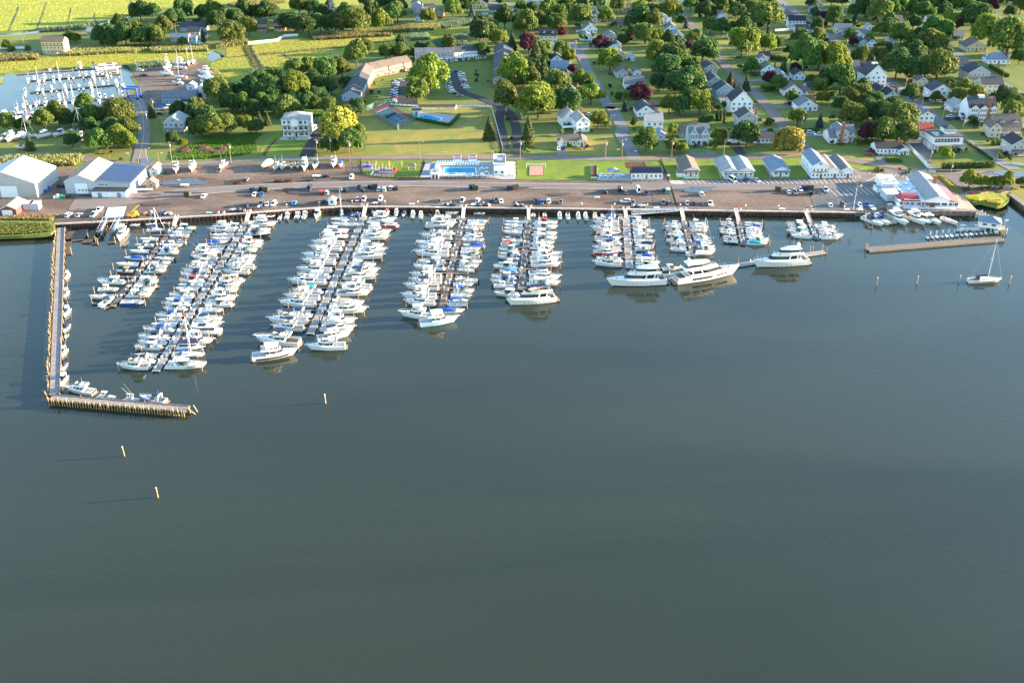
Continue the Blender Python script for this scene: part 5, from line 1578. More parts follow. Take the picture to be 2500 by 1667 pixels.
for code,u_,v_,hd,lb in [('e12k',685,1290,-62,'white express cruiser with dark canvas on the narrow float below the restaurant'),('e11u',775,1280,-64,'white express cruiser with blue canvas below the restaurant'),
 ('q8t',862,1268,-72,'tan pontoon boat moored below the restaurant'),('t14n',948,1268,-72,'sportfishing boat with tall tower moored below the restaurant'),
 ('f13n',1150,1270,-66,'large white flybridge cruiser in the middle of the restaurant berths'),('e9n',1248,1270,-66,'small white express cruiser beside the restaurant flybridge cruiser'),
 ('e11n',1335,1275,-68,'white express cruiser right of the small one below the restaurant'),('c9n',1528,1278,-62,'white centre-console boat at the right end of the restaurant berths')]:
 boat(code,g('B5',u_,v_,0),math.radians(hd),label=lb,group='boats below the restaurant')
boat('f16k',g('M4',550,660,0),math.radians(172),label='long white flybridge yacht with navy top on the left end of the third dock')
boat('f15n',g('M4',520,850,0),math.radians(14),label='sleek motor yacht with black flank across the end of the third dock',band=True)
boat('f12k',g('M4',1330,590,0),math.radians(20),label='white flybridge cruiser with dark top right of the third dock end')
boat('f13n',g('M4',1210,740,0),math.radians(186),label='white flybridge cruiser with bow rail across the third dock end')
boat('f12n',g('M5',320,1345,0),math.radians(170),label='white flybridge cruiser at the left end of the fourth dock')
boat('f14nC',g('M5',600,1420,0),math.radians(14),label='pale-blue-hulled trawler yacht across the end of the fourth dock')
boat('b9u',g('M5',760,1285,0),math.radians(5),label='runabout with blue canvas at the right end of the fourth dock')
boat('e9n',g('M5',1400,1090,0),math.radians(172),label='white express cruiser beside the bow of the fifth dock yacht')
boat('s13n',g('M8',1630,1330,0),math.radians(2),label='white sloop with navy sail cover moored between two lone piles at right')
boat('s12n',g('M6',1620,640,0),math.radians(8),label='white sloop whose mast rises behind the largest motor yacht')
boat('b8n',g('M6',1255,830,0),math.radians(10),label='white runabout beside the stern of the largest motor yacht')
boat('d5n',g('M6',1235,955,0),math.radians(-48),label='white tender behind the stern of the largest motor yacht')
boat('d4r',g('M4',1235,408,0),math.radians(0),label='small open dinghy beside the third dock')
# ------------------------------------------------------------------ the four big motor yachts
def yacht(bow,stern,label,decks=2,hardtop=False,hullwin=True,dark_top=None,windows='glass',house=(-.34,.16),top_len=1.0,hullm='gel'):
 pb,ps = G(*bow,0),G(*stern,0)
 L = (pb - ps).length * 1.04
 d = (pb - ps).normalized()
 c = (pb + ps) / 2
 B,H = L * .225 + .4,.075 * L + .75
 h = Hull(L,B,H,flare=.25,rake=.10,bowrise=.42,stern=.94,n=19)
 r = empty('motor_yacht',c,math.atan2(d.y,d.x))
 tag(r,label,'yacht','large motor yachts at the dock ends')
 hu = obj('hull',h.hull(hullm),r)
 obj('boot_stripe',h.stripe(.02,.09,'navy'),hu)
 if hullwin:
  obj('hull_window',h.stripe(.46,.72,'glass','hull_window',.22,.54),hu)
  obj('hull_window',h.stripe(.50,.70,'glass','hull_window',.60,.82),hu)
 obj('rub_rail',h.stripe(.86,.90,'chrome','rub_rail',.0,.98,.04),hu)
 pm_ = MB()
 for t in (.12,.18,.26,.34,.42,.50,.58,.66):
  S = h.sec(t)
  y = S[1][1] + .03
  for sg in (1,-1):
   pm_.box(S[1][0] - .18,S[1][0] + .18,sg * y - .02,sg * y + .02,h.zs(t) * .36,h.zs(t) * .36 + .22)
 obj('porthole',pm_.mesh('porthole','glass'),hu)
 obj('foredeck',h.deck(.12,camber=.14),r)
 so = H * .62
 obj('cockpit',h.cockpit(.16,so),r)
 obj('cockpit_sole',h.sole(.02,.15,so,'teak'),r)
 obj('swim_platform',MB().prism(plan(-L / 2 - 1.6,-L / 2 + .1,B * .8,B * .86),.35,plan(-L / 2 - 1.6,-L / 2 + .1,B * .8,B * .86),.55).mesh('swim_platform','teak'),r)
 z0 = h.zs(.45) - .15
 x0,x1 = house[0] * L,house[1] * L
 hh = 2.35
 a,b = plan(x0,x1 + .12 * L,B * .82,B * .46,.3,.5),plan(x0 - .02 * L,x1,B * .74,B * .42,.3,.5)
 sal = obj('saloon',MB().prism(a,z0,b,z0 + hh).mesh('saloon','gel'),r)
 obj('saloon_window',MB().ring(grow(lerp2(a,b,.30),.03),z0 + hh * .30,grow(lerp2(a,b,.84),.03),z0 + hh * .84).mesh('saloon_window',windows),sal)
 q = MB()
 for t in (.06,.38):
  xx = x0 + t * (x1 - x0)
  for sy in (-1,1):
   q.prism([(xx,sy * B * .40 - .09),(xx + .5,sy * B * .40 - .09),(xx + .5,sy * B * .40 + .05),(xx,sy * B * .40 + .05)],z0 + hh * .3,[(xx - .5,sy * B * .385 - .09),(xx,sy * B * .385 - .09),(xx,sy * B * .385 + .03),(xx - .5,sy * B * .385 + .03)],z0 + hh * .85)
 obj('window_post',q.mesh('window_post','gel'),sal)
 z1 = z0 + hh
 xf = x1 - .02 * L
 xb = x0 - .09 * L
 a2 = plan(xb,xf,B * .80,B * .42,.3,.5)
 fb = obj('flybridge_deck',MB().prism(a2,z1,grow(a2,.08),z1 + .22).mesh('flybridge_deck','gel'),r)
 obj('flybridge_coaming',MB().ring(grow(a2,.05),z1 + .22,grow(a2,-.14),z1 + .95).mesh('flybridge_coaming','gel'),fb)
 obj('flybridge_sole',MB().prism(grow(a2,-.2),z1 + .225,grow(a2,-.2),z1 + .25).mesh('flybridge_sole','teak'),fb)
 for bx in ((xb + .5,xb + 1.6,-B * .3,B * .3),(xb + 3,xb + 5.5,B * .12,B * .33),(xf - .12 * L,xf - .12 * L + 1.2,-B * .25,B * .25)):
  obj('lounge_seat',MB().prism([(bx[0],bx[2]),(bx[1],bx[2]),(bx[1],bx[3]),(bx[0],bx[3])],z1 + .24,[(bx[0] + .1,bx[2] + .1),(bx[1] - .1,bx[2] + .1),(bx[1] - .1,bx[3] - .1),(bx[0] + .1,bx[3] - .1)],z1 + .75).mesh('lounge_seat','tan'),fb)
 if decks == 3 or hardtop:
  x2a,x2b = xb + .09 * L,xf - .05 * L
  a3,b3 = plan(x2a,x2b,B * .66,B * .38,.3,.5),plan(x2a,x2b - .07 * L,B * .56,B * .32,.3,.5)
  sk = obj('sky_lounge',MB().prism(a3,z1 + .24,b3,z1 + 2.15).mesh('sky_lounge','gel'),r)
  obj('sky_lounge_window',MB().ring(grow(lerp2(a3,b3,.4),.03),z1 + .24 + 1.9 * .4,grow(lerp2(a3,b3,.86),.03),z1 + .24 + 1.9 * .86).mesh('sky_lounge_window',windows),sk)
  zt = z1 + 2.15
  ht = obj('hardtop',MB().prism(plan(x2a - .05 * L,x2b - .06 * L,B * .68,B * .42,.3),zt,plan(x2a - .04 * L,x2b - .07 * L,B * .58,B * .34,.3),zt + .28).mesh('hardtop','gel'),r)
 else:
  obj('bridge_screen',MB().ring(plan(xf - .14 * L,xf - .01 * L,B * .66,B * .38,.3),z1 + .85,plan(xf - .14 * L,xf - .05 * L,B * .6,B * .34,.3),z1 + 1.35).mesh('bridge_screen','glass'),fb)
  zt = z1 + 2.3
  q = MB()
  ht = obj('bimini_top',MB().prism(plan(xb + .06 * L,xf - .12 * L,B * .6,B * .5,.35),zt,plan(xb + .07 * L,xf - .13 * L,B * .5,B * .4,.35),zt + .2).mesh('bimini_top',dark_top or 'canvas_w'),r)
  for xx in (xb + .07 * L,xf - .14 * L):
   for sy in (-1,1):
    q.tube((xx,sy * B * .3,z1 + .8),(xx,sy * B * .28,zt),.05,None,5)
  obj('top_frame',q.mesh('top_frame','chrome'),ht)
 xm = xb + .1 * L
 mk = MB().prism(plan(xm - .6,xm + .6,1.8,1.4),zt + .2,plan(xm - .9,xm,1.3,1.0),zt + 1.5).mesh('radar_mast','gel')
 ms = obj('radar_mast',mk,r)
 obj('radar_dome',MB().sphere((xm - .4,-.5,zt + 1.75),.36,8,5,(1,1,.7)).mesh('radar_dome','gel',True),ms)
 obj('radar_dome',MB().sphere((xm - .4,.55,zt + 1.75),.36,8,5,(1,1,.9)).mesh('radar_dome','gel',True),ms)
 obj('antenna',MB().tube((xm,.6,zt + .3),(xm - .4,.8,zt + 4.5),.035,.015,4).tube((xm + 1.5,-.9,zt + .3),(xm + 1.2,-1.0,zt + 3.8),.035,.015,4).mesh('antenna','gel'),ms)
 obj('bow_rail',h.rail(.42,.85,.035),r)
 zdk = h.zs(.78)
 obj('sun_pad',MB().prism(plan(.20 * L,.29 * L,B * .42,B * .34),zdk + .1,plan(.205 * L,.285 * L,B * .38,B * .3),zdk + .42).mesh('sun_pad','canvas_w' if decks == 2 else 'tan'),r)
 obj('deck_hatch',MB().box(.31 * L,.31 * L + .8,-.4,.4,h.zs(.82) + .1,h.zs(.82) + .2).mesh('deck_hatch','glass'),r)
 obj('windlass',MB().box(.40 * L,.40 * L + .5,-.3,.3,h.zs(.9) + .05,h.zs(.9) + .4).mesh('windlass','chrome'),r)
 return r
yacht((1238,746),(1352,733),'white motor yacht with blue bimini across the end of the fifth dock',dark_top='navy',hullwin=False)
yacht((1482,698),(1620,690),'white motor yacht with rounded windows, left of the largest yacht',hardtop=True,hullwin=False,house=(-.32,.12))
yacht((1800,668),(1650,689),'largest white motor yacht, three decks high, at the cross dock',decks=3,house=(-.30,.14),hullm='gel')
yacht((1838,653),(1966,642),'white raised-pilothouse motor yacht, rightmost of the large yachts',hardtop=True,hullwin=False,house=(-.30,.14))
a,b = G(1592,678,DZ),G(2014,614.5,DZ)
L = (b - a).length
ang = math.atan2((b - a).y,(b - a).x)
r = empty('floating_dock',a,ang)
tag(r,'long cross dock behind the big yachts at the dock ends','dock')
obj('deck',planks(L,3.0,'dock_pale'),r)
obj('float',floats(L,3.0),r)['kind'] = 'stuff'
for k in range(9):
 obj('pile',pile_me,r,(4 + k * L / 9,1.8,-DZ))
for dx,dy in ((L - .3,-1.5),(L - .3,1.5),(L - 6,1.8)):
 obj('pile',pile_me,r,(dx,dy,-DZ))
for k in range(5):
 obj('power_pedestal',ped_me,r,(8 + k * 12,1.1,0))
a,b = g('B4',190,1190,.9),g('B4',700,1150,2.0)
r = empty('truss_gangway',a,math.atan2((b - a).y,(b - a).x))
L = math.hypot(b.x - a.x,b.y - a.y)
dz = b.z - a.z
tag(r,'long white truss gangway lying along the bulkhead beside the sixth dock','gangway')
obj('walkway',MB().loft([[(x,-.8,z),(x,.8,z),(x,.8,z - .15),(x,-.8,z - .15)] for x,z in ((0,0),(L,dz))],closed=True).mesh('walkway','gangplank'),r)
for sy in (-.85,.85):
 m_ = MB().tube((0,sy,1.3),(L,sy,dz + 1.3),.08,None,5)
 n_ = 16
 for k in range(n_):
  x,x2 = k * L / n_,(k + 1) * L / n_
  m_.tube((x,sy,dz * k / n_),(x,sy,dz * k / n_ + 1.3),.05,None,4)
  m_.tube((x,sy,dz * k / n_ + (1.3 if k % 2 else 0)),(x2,sy,dz * (k + 1) / n_ + (0 if k % 2 else 1.3)),.045,None,4)
 obj('truss_rail',m_.mesh('truss_rail','white'),r)
# ------------------------------------------------------------------ left pier with its wave screen of yellow piles
PZ = 1.55
pts = [g('V',140,523,PZ),g('V',133,700,PZ),g('V',126,905,PZ)]
a,b = pts[0],pts[-1]
mat('pier_deck',(0.27,0.23,0.21),0.85,var=0.3,scale=0.7,bump=0.4,bscale=4)
def pier(a,b,W,label,screen_side,batter,n,group=None,step=.35):
 L = (b - a).length
 d = (b - a) / L
 r = empty('timber_pier',a,math.atan2(d.y,d.x))
 tag(r,label,'pier',group)
 m_ = MB()
 nb = int(L / step)
 for i in range(nb):
  m_.box(i * step + .02,(i + 1) * step - .02,-W / 2,W / 2,-.12,0)
 o = obj('deck_plank',m_.mesh('deck_plank','pier_deck'),r)
 o['kind'] = 'stuff'
 obj('stringer',MB().box(0,L,-W / 2 + .1,-W / 2 + .35,-.5,-.125).box(0,L,W / 2 - .35,W / 2 - .1,-.5,-.125).mesh('stringer','wood_dark'),r)
 obj('kerb',MB().box(0,L,-screen_side * (W / 2 - .2) - .1,-screen_side * (W / 2 - .2) + .1,.03,.25).mesh('kerb','wood_grey'),r)
 obj('waler',MB().box(0,L,screen_side * (W / 2 + .35) - .15,screen_side * (W / 2 + .35) + .15,-.4,-.05).mesh('waler','wood_dark'),r)
 R = random.Random(int(L * 7))
 for i in range(n):
  x = (i + .5) * L / n
  hgt = R.uniform(.5,1.3)
  me_ = PILEV[R.randrange(4)]
  o = obj('pile',me_,r,(x,screen_side * (W / 2 + .7),-PZ))
  o.rotation_euler = (screen_side * -batter + R.uniform(-.05,.05),R.uniform(-.06,.06),R.uniform(0,6))
 for i in range(max(2,int(L / 7))):
  obj('support_pile',pile_me,r,(2 + i * 7,-screen_side * (W / 2 + .05),-PZ - 1.0))
 return r
PILEV = [MB().tube((0,0,-2.5),(0,0,PZ + hh),.19,.16,7).mesh('pile','pile_yellow') for hh in (.5,.8,1.1,1.4)]
pier(a,b,3.2,'long timber pier with close row of yellow piles at far left',-1,.16,95)
c0,c1 = g('M2',130,1195,PZ),g('M2',1880,1345,PZ)
pier(c0,c1,3.0,'short outer pier arm with a row of leaning piles',-1,.10,52)
for i,(u_,v_,tx,ty) in enumerate([(1905,1400,.1,.0),(1965,1415,.0,.75),(1995,1385,.1,.3)]):
 o = obj('mooring_pile',PILEV[2],None,g('M2',u_,v_,0))
 o.rotation_euler = (tx,-ty,0)
 tag(o,['upright broken pile just beyond the outer pier arm','steeply leaning pile beyond the outer pier arm','tilted pile, farthest beyond the outer pier arm'][i],'pile','lone piles')
lone = MB().tube((0,0,-3),(0,0,3.1),.20,.17,8).mesh('mooring_pile','pile_yellow')
for x_,y_,lb in [(748,926,'lone pale pile standing in open water right of the third dock'),(286,1047,'lone pile in open water below the left pier arm'),(363,1142,'lone pile in the foreground, nearest the camera'),
 (2013,655,'leftmost lone pile in the row left of the moored sloop'),(2106,652,'middle lone pile in the row left of the moored sloop'),(2203,650,'lone pile just left of the moored sloop'),(2318,652,'lone pile just right of the moored sloop')]:
 r = empty('mooring_pile',G(x_ * 1.063,y_ * 1.063,0),.3)
 obj('shaft',lone,r)
 obj('pile_cap',MB().tube((0,0,3.1),(0,0,3.35),.21,.05,8).mesh('pile_cap','white'),r)
 r.rotation_euler = (rnd.uniform(-.05,.05),rnd.uniform(-.04,.04),0)
 tag(r,lb,'pile','lone piles')
mat('steelblue',(0.16,0.25,0.36),0.5,var=0.2,scale=1)
for i,(u0,v0,u1,v1,lb) in enumerate([(890,190,800,370,'left blue-grey boat-lift rail pier at the slipway'),(1075,170,975,365,'right blue-grey boat-lift rail pier at the slipway')]):
 a,b = g('M1',u0,v0),g('M1',u1,v1)
 r = empty('lift_rail_pier',a,math.atan2((b - a).y,(b - a).x))
 L = (b - a).length
 tag(r,lb,'pier','boat lift rails')
 obj('rail_beam',MB().box(0,L,-.6,.6,-.5,.15).mesh('rail_beam','steelblue'),r)
 for sy in (-1,1):
  obj('handrail',MB().tube((0,sy * .9,1),(L,sy * .9,1),.05,None,4).tube((0,sy * .9,.1),(0,sy * .9,1),.05,None,4).tube((L,sy * .9,.1),(L,sy * .9,1),.05,None,4).mesh('handrail','gangplank'),r)
 for k in range(5):
  for sy in (-1,1):
   obj('pile',pile_me,r,(1.5 + k * (L - 2) / 4,sy * 1.1,-LAND - .6))
for u0,v0,u1,v1,W,lb in [(760,345,650,520,5.5,'dark float with ramps left of the boat-lift rails'),(800,370,730,540,2.5,'narrow dark float below the left lift rail'),(1030,370,960,525,3.0,'dark float below the right lift rail'),
 (490,350,490,490,9,'dark raft of small floats beside the left pier'),(1440,418,1640,418,1.6,'short finger float at the leftmost dock'),(360,470,360,680,3.0,'floating stage tied to the left pier')]:
 a,b = g('M1',u0,v0,.4),g('M1',u1,v1,.4)
 r = empty('work_float',a,math.atan2((b - a).y,(b - a).x))
 L = (b - a).length
 tag(r,lb,'float','work floats')
 obj('deck',planks(L,W,'wood_dark',1.2),r)
 obj('float',floats(L,W),r)
 obj('pile',pile_me,r,(L - .3,W / 2 + .1,-.4))
a,b = g('B5',570,1215,.35),g('B5',655,1345,.35)
r = empty('work_float',a,math.atan2((b - a).y,(b - a).x))
L = (b - a).length
tag(r,'narrow dark float left of the restaurant boats','float')
obj('deck',planks(L,1.6,'dock_wood'),r)
obj('float',floats(L,1.6),r)
for dx in (.5,L - .5):
 obj('pile',pile_me,r,(dx,.9,-.4))
a,b = g('M8',310,962,.8),g('M8',1835,838,.8)
r = empty('breakwater_dock',a,math.atan2((b - a).y,(b - a).x))
L = (b - a).length
tag(r,'long low timber breakwater dock in front of the restaurant','dock')
obj('deck',planks(L,3.4,'dock_wood'),r)
obj('waler',MB().box(0,L,-1.9,-1.72,-.7,.1).box(0,L,1.72,1.9,-.7,.1).mesh('waler','wood_grey'),r)
for dx,dy in ((-.4,.4),(-.4,-.4),(L + .3,0),(L + .3,1.6),(L * .5,1.9),(L * .75,1.9)):
 obj('pile',pile_me,r,(dx,dy,-.6))
R = random.Random(5)
pw = MB().tube((0,0,-2.5),(0,0,1.7),.2,.2,8).mesh('white_pile','canvas_w')
for i in range(15):
 u_ = 1010 + i * 55
 p = g('M8',u_,850 - i * 4.6,.6)
 boat('d3' + ('n' if i % 3 else 'k'),p + Vector((0,2.0,-.5)),math.radians(85 + R.uniform(-12,12)),'on the rack along the breakwater dock','from the left',group='dinghies at the breakwater dock')
for i in range(11):
 o = obj('mooring_pile',pw,None,g('M8',1020 + i * 68,800 - i * 5,0))
 reg(o,'white capped pile','behind the breakwater dock dinghies','pile','white piles at the breakwater')
boat('c7n',g('M8',1400,752,0),math.radians(4),label='white boat lying behind the breakwater dinghies')
boat('c6n',g('M8',1560,748,0),math.radians(5),label='small white boat beside the fuel dock hut')
a,b = g('B5',1830,1150,1.7),g('B5',2130,1370,1.7)
r = empty('timber_pier',a,math.atan2((b - a).y,(b - a).x))
L = (b - a).length
tag(r,'angled timber pier with white piles at the right of the restaurant','pier')
obj('deck',planks(L,3.6,'wood_grey',.9),r)
for k in range(9):
 obj('white_pile',pw,r,(1 + k * (L - 2) / 8,2.0,-1.2))
 obj('white_pile',pw,r,(1 + k * (L - 2) / 8,-2.0,-1.2))
a,b = g('B5',2205,965,2.5),g('B5',2700,1335,2.5)
r = empty('timber_walkway',a,math.atan2((b - a).y,(b - a).x))
L = (b - a).length
tag(r,'timber seawall walkway with railing at the right edge','walkway')
obj('deck',planks(L,2.4,'wood_grey',1),r)
m_ = MB().tube((0,1.2,1.0),(L,1.2,1.0),.06,None,4)
for k in range(int(L / 2)):
 m_.tube((k * 2,1.2,0),(k * 2,1.2,1.0),.05,None,4)
obj('railing',m_.mesh('railing','wood_grey'),r)
obj('sheathing',MB().box(0,L,-1.25,-1.1,-3.5,-.1).mesh('sheathing','wood_dark'),r)
# ------------------------------------------------------------------ back basin
R = random.Random(21)
BD = [((180,822),(1300,735),'behind the basin'),((330,892),(1330,815),'a'),((330,1022),(1330,930),'b'),((300,1165),(1340,1075),'c')]
wtz = BW
nm = ['on the farthest basin dock','on the second basin dock','on the third basin dock','on the nearest basin dock']
us = [[(540,1),(840,1),(880,1),(1210,2)],
 [(315,-1),(315,1),(375,1),(430,-1),(485,1),(485,-1),(590,-1),(650,1),(655,-1),(755,-1),(805,-1),(870,1),(915,-1),(945,1),(1025,-1),(1075,1),(1130,1),(1295,1),(1180,-1),(1220,-1)],
 [(275,-1),(280,1),(410,-1),(425,1),(470,-1),(560,-1),(570,1),(615,-1),(705,1),(715,-1),(860,-1),(865,1),(910,-1),(985,1),(1000,-1),(1140,1),(1195,1),(1285,1),(1285,-1),(1350,-1)],
 [(190,-1),(265,-1),(290,1),(335,-1),(400,-1),(425,1),(500,1),(500,-1),(560,-1),(650,1),(650,-1),(715,-1),(805,1),(800,-1),(870,1),(860,-1),(960,1),(950,-1),(1020,1),(1100,1),(1090,-1),(1160,1),(1240,1),(1355,1)]]
for (p0,p1,_),nn,bl in zip(BD,nm,us):
 a,b = g('T1',*p0,wtz + .5),g('T1',*p1,wtz + .5)
 d = (b - a).normalized()
 L = (b - a).length
 r = empty('basin_dock',a,math.atan2(d.y,d.x))
 tag(r,'narrow brown floating dock, ' + nn[3:],'dock','docks of the back basin')
 obj('deck',planks(L,2.0,'dock_wood',4),r)
 obj('float',floats(L,2.0),r)['kind'] = 'stuff'
 for k in range(int(L / 14)):
  obj('pile',pile_me,r,(7 + k * 14,4 if k % 2 else -5,-.6))
 nr = Vector((-d.y,d.x,0))
 for u_,sd in bl:
  t = (u_ - p0[0]) / (p1[0] - p0[0])
  k = R.choice('eeccbbcfs' if sd != 2 else 'p')
  Ln = R.randint(5,6) if k in 'cbe' else R.randint(7,8)
  if sd == 2:
   k,Ln = 'p',16
  c = a + (b - a) * t + nr * (abs(sd) == 2 and -3.5 or sd * (1.4 + Ln / 2))
  c.z = wtz
  hd = math.atan2(nr.y * sd,nr.x * sd) if sd != 2 else math.atan2(d.y,d.x)
  boat('%s%d%s' % (k,Ln,R.choice('nnnkwut') + ('R' if u_ in (805,1355) else '')),c,hd + (math.pi if sd == 1 and R.random() < .7 else 0),nn,'from the left',group='boats in the back basin')
for u_,v_,code,hd in [(55,1320,'f11n',-80),(145,1310,'e9k',-80),(215,1310,'e11n',-85),(310,1305,'s10r',-75),(370,1305,'e8n',-60)]:
 c = g('T1',u_,v_,wtz)
 boat(code,c,math.radians(hd),'by the near basin shore','from the left',group='boats in the back basin')
# ------------------------------------------------------------------ boats ashore
stand_me = MB().tube((-.9,0,0),(0,0,1.1),.06,None,4).tube((.9,0,0),(0,0,1.1),.06,None,4).tube((0,.9,0),(0,0,1.1),.06,None,4).mesh('boat_stand','orange')
def ashore(code,tile,u_,v_,hd,place=None,wrap=False,label=None):
 p = g(tile,u_,v_,LAND + 1.0)
 r = boat(code,p,math.radians(hd),place,'from the left',group='boats stored ashore',label=label)
 L = float(''.join(ch for ch in code[1:] if ch.isdigit()))
 for sx in (-.3,.2):
  for sy in (-1,1):
   obj('boat_stand',stand_me,r,(sx * L,sy * L * .12,-1.0))
 obj('keel_block',MB().box(-.3 * L,.25 * L,-.25,.25,-1,-.42).mesh('keel_block','wood_dark'),r)
 if wrap:
  h = Hull(round(L),L * .325,.1 * L + .35)
  secs = []
  for i in range(9):
   t = .01 + .98 * i / 8
   hb,z,x = h.hb(t) + .06,h.zs(t) * .75,h.xd(t)
   k = L * .17 * math.sin(math.pi * min(1,(i + 1.5) / 8)) + .3
   secs.append([(x,hb,z),(x,hb * .75,z + k * .7),(x,0,z + k),(x,-hb * .75,z + k * .7),(x,-hb,z)])
  obj('shrink_wrap',MB().loft(secs).mesh('shrink_wrap','white',False),r)
 return r
pl = 'on stands in the boatyard'
for code,u_,v_,hd,wr in [('t10n',1845,755,-95,0),('f8n',1840,825,175,1),('f9n',1980,710,170,0),('s9n',1985,755,175,0),('s9u',1990,860,175,0),('e7n',1960,925,170,0),('f10n',2265,810,165,0),('f10n',2270,870,165,1),('s9n',2085,705,-80,0),('s9n',2135,690,-80,0),('b8u',1800,1205,5,0),('b7n',1880,1200,10,0),('e8n',2275,915,170,0)]:
 ashore(code,'T1',u_,v_,hd,pl,bool(wr))
pl = 'ashore below the basin trees'
for code,u_,v_,hd,wr in [('e8n',40,365,-110,0),('f8n',125,365,-105,0),('e8n',215,345,-130,1),('s8n',315,335,-150,0),('f9n',475,335,-125,0),('e8n',650,315,-120,0),('s9n',880,278,40,0),('e9n',1010,265,12,1),('f8n',912,375,-70,0),('b6k',230,455,175,0),('b6n',785,300,170,0),('b8n',640,215,0,0)][:11]:
 ashore(code,'B1',u_,v_,hd,pl,bool(wr))
pl = 'stored along the gravel lot'
for t_,code,u_,v_,hd,wr in [('B1','f11n',1945,705,-75,0),('B1','f10n',2125,690,-80,1),('B2','c8n',200,660,-100,0),('B2','b9n',680,655,-110,1),('B2','c8n',795,675,-105,0),('B2','c6n',865,675,-105,0),('B2','b6k',955,670,-70,0),('B2','b6k',1022,665,-70,0),('B2','f11n',1105,680,-85,0),('B2','e9k',1220,665,-88,0),('B2','f10n',1425,645,-85,0),('B2','b7u',1500,645,-85,0)]:
 ashore(code,t_,u_,v_,hd,pl,bool(wr))
# ------------------------------------------------------------------ houses
def wallmat(n,c):
 mat('wall_' + n,c,0.75,var=0.07,scale=0.6)
def roofmat(n,c):
 mat('roof_' + n,c,0.85,var=0.22,scale=0.9,bump=0.25,bscale=7)
for n_,c_ in [('white',(0.72,0.72,0.72)),('cream',(0.66,0.58,0.42)),('yellow',(0.62,0.47,0.22)),('grey',(0.36,0.37,0.39)),('blue',(0.22,0.32,0.44)),('bluegrey',(0.40,0.45,0.50)),('beige',(0.50,0.43,0.35)),
 ('tan',(0.42,0.29,0.18)),('green',(0.34,0.38,0.33)),('orange',(0.44,0.21,0.09)),('shingle',(0.33,0.21,0.13)),('metal',(0.50,0.50,0.50)),('redshed',(0.25,0.06,0.055))]:
 wallmat(n_,c_)
for n_,c_ in [('dark',(0.055,0.057,0.065)),('black',(0.03,0.031,0.036)),('grey',(0.15,0.155,0.165)),('blue',(0.17,0.21,0.27)),('brown',(0.15,0.115,0.095)),('light',(0.30,0.29,0.28)),('red',(0.35,0.06,0.04)),('tan',(0.36,0.29,0.22)),('metalblue',(0.32,0.40,0.48)),('white',(0.56,0.57,0.58))]:
 roofmat(n_,c_)
mat('trim',(0.74,0.74,0.73),0.5)
mat('pane',(0.02,0.025,0.032),0.07)
mat('door_wood',(0.16,0.06,0.035),0.5)
mat('foundation',(0.28,0.27,0.26),0.9)
mat('solar',(0.012,0.016,0.035),0.15)
mat('solar_blue',(0.018,0.035,0.095),0.3,var=.1,scale=.3)
def window_mesh():
 V,F,M_ = [],[],[]
 def bx(x0,x1,y0,y1,z0,z1,mi):
  o = len(V)
  V.extend([(x0,y0,z0),(x1,y0,z0),(x1,y1,z0),(x0,y1,z0),(x0,y0,z1),(x1,y0,z1),(x1,y1,z1),(x0,y1,z1)])
  for f in [(0,3,2,1),(4,5,6,7),(0,1,5,4),(1,2,6,5),(2,3,7,6),(3,0,4,7)]:
   F.append(tuple(i + o for i in f))
   M_.append(mi)
 t = .10
 bx(-.5,.5,-.07,0,0,t,0)
 bx(-.5,.5,-.07,0,1 - t,1,0)
 bx(-.5,-.5 + t,-.068,0,t,1 - t,0)
 bx(.5 - t,.5,-.068,0,t,1 - t,0)
 bx(-.5 + t,.5 - t,-.05,0,.47,.53,0)
 bx(-.5 + t,.5 - t,-.02,.0,t,1 - t,1)
 return mesh('window',V,F,['trim','pane'],False,M_)
WIN = window_mesh()
DOOR = MB().box(-.5,.5,-.08,0,0,1).mesh('door','door_wood')
GAR = MB().box(-.5,.5,-.06,0,0,1).mesh('garage_door','white')
BRICKC = MB().box(-.5,.5,-.5,.5,0,1).box(-.58,.58,-.58,.58,.93,.97).mesh('chimney','brick')
GREYC = MB().box(-.5,.5,-.5,.5,0,1).box(-.58,.58,-.58,.58,.93,.97).mesh('chimney','concrete')
def slab(m_,pts,th):
 P = [Vector(p) for p in pts]
 n = (P[1] - P[0]).cross(P[2] - P[0]).normalized() * th
 k = len(P)
 m_.add(P + [p + n for p in P],[tuple(range(k))[::-1],tuple(range(k,2 * k))] + [(i,(i + 1) % k,k + (i + 1) % k,k + i) for i in range(k)])
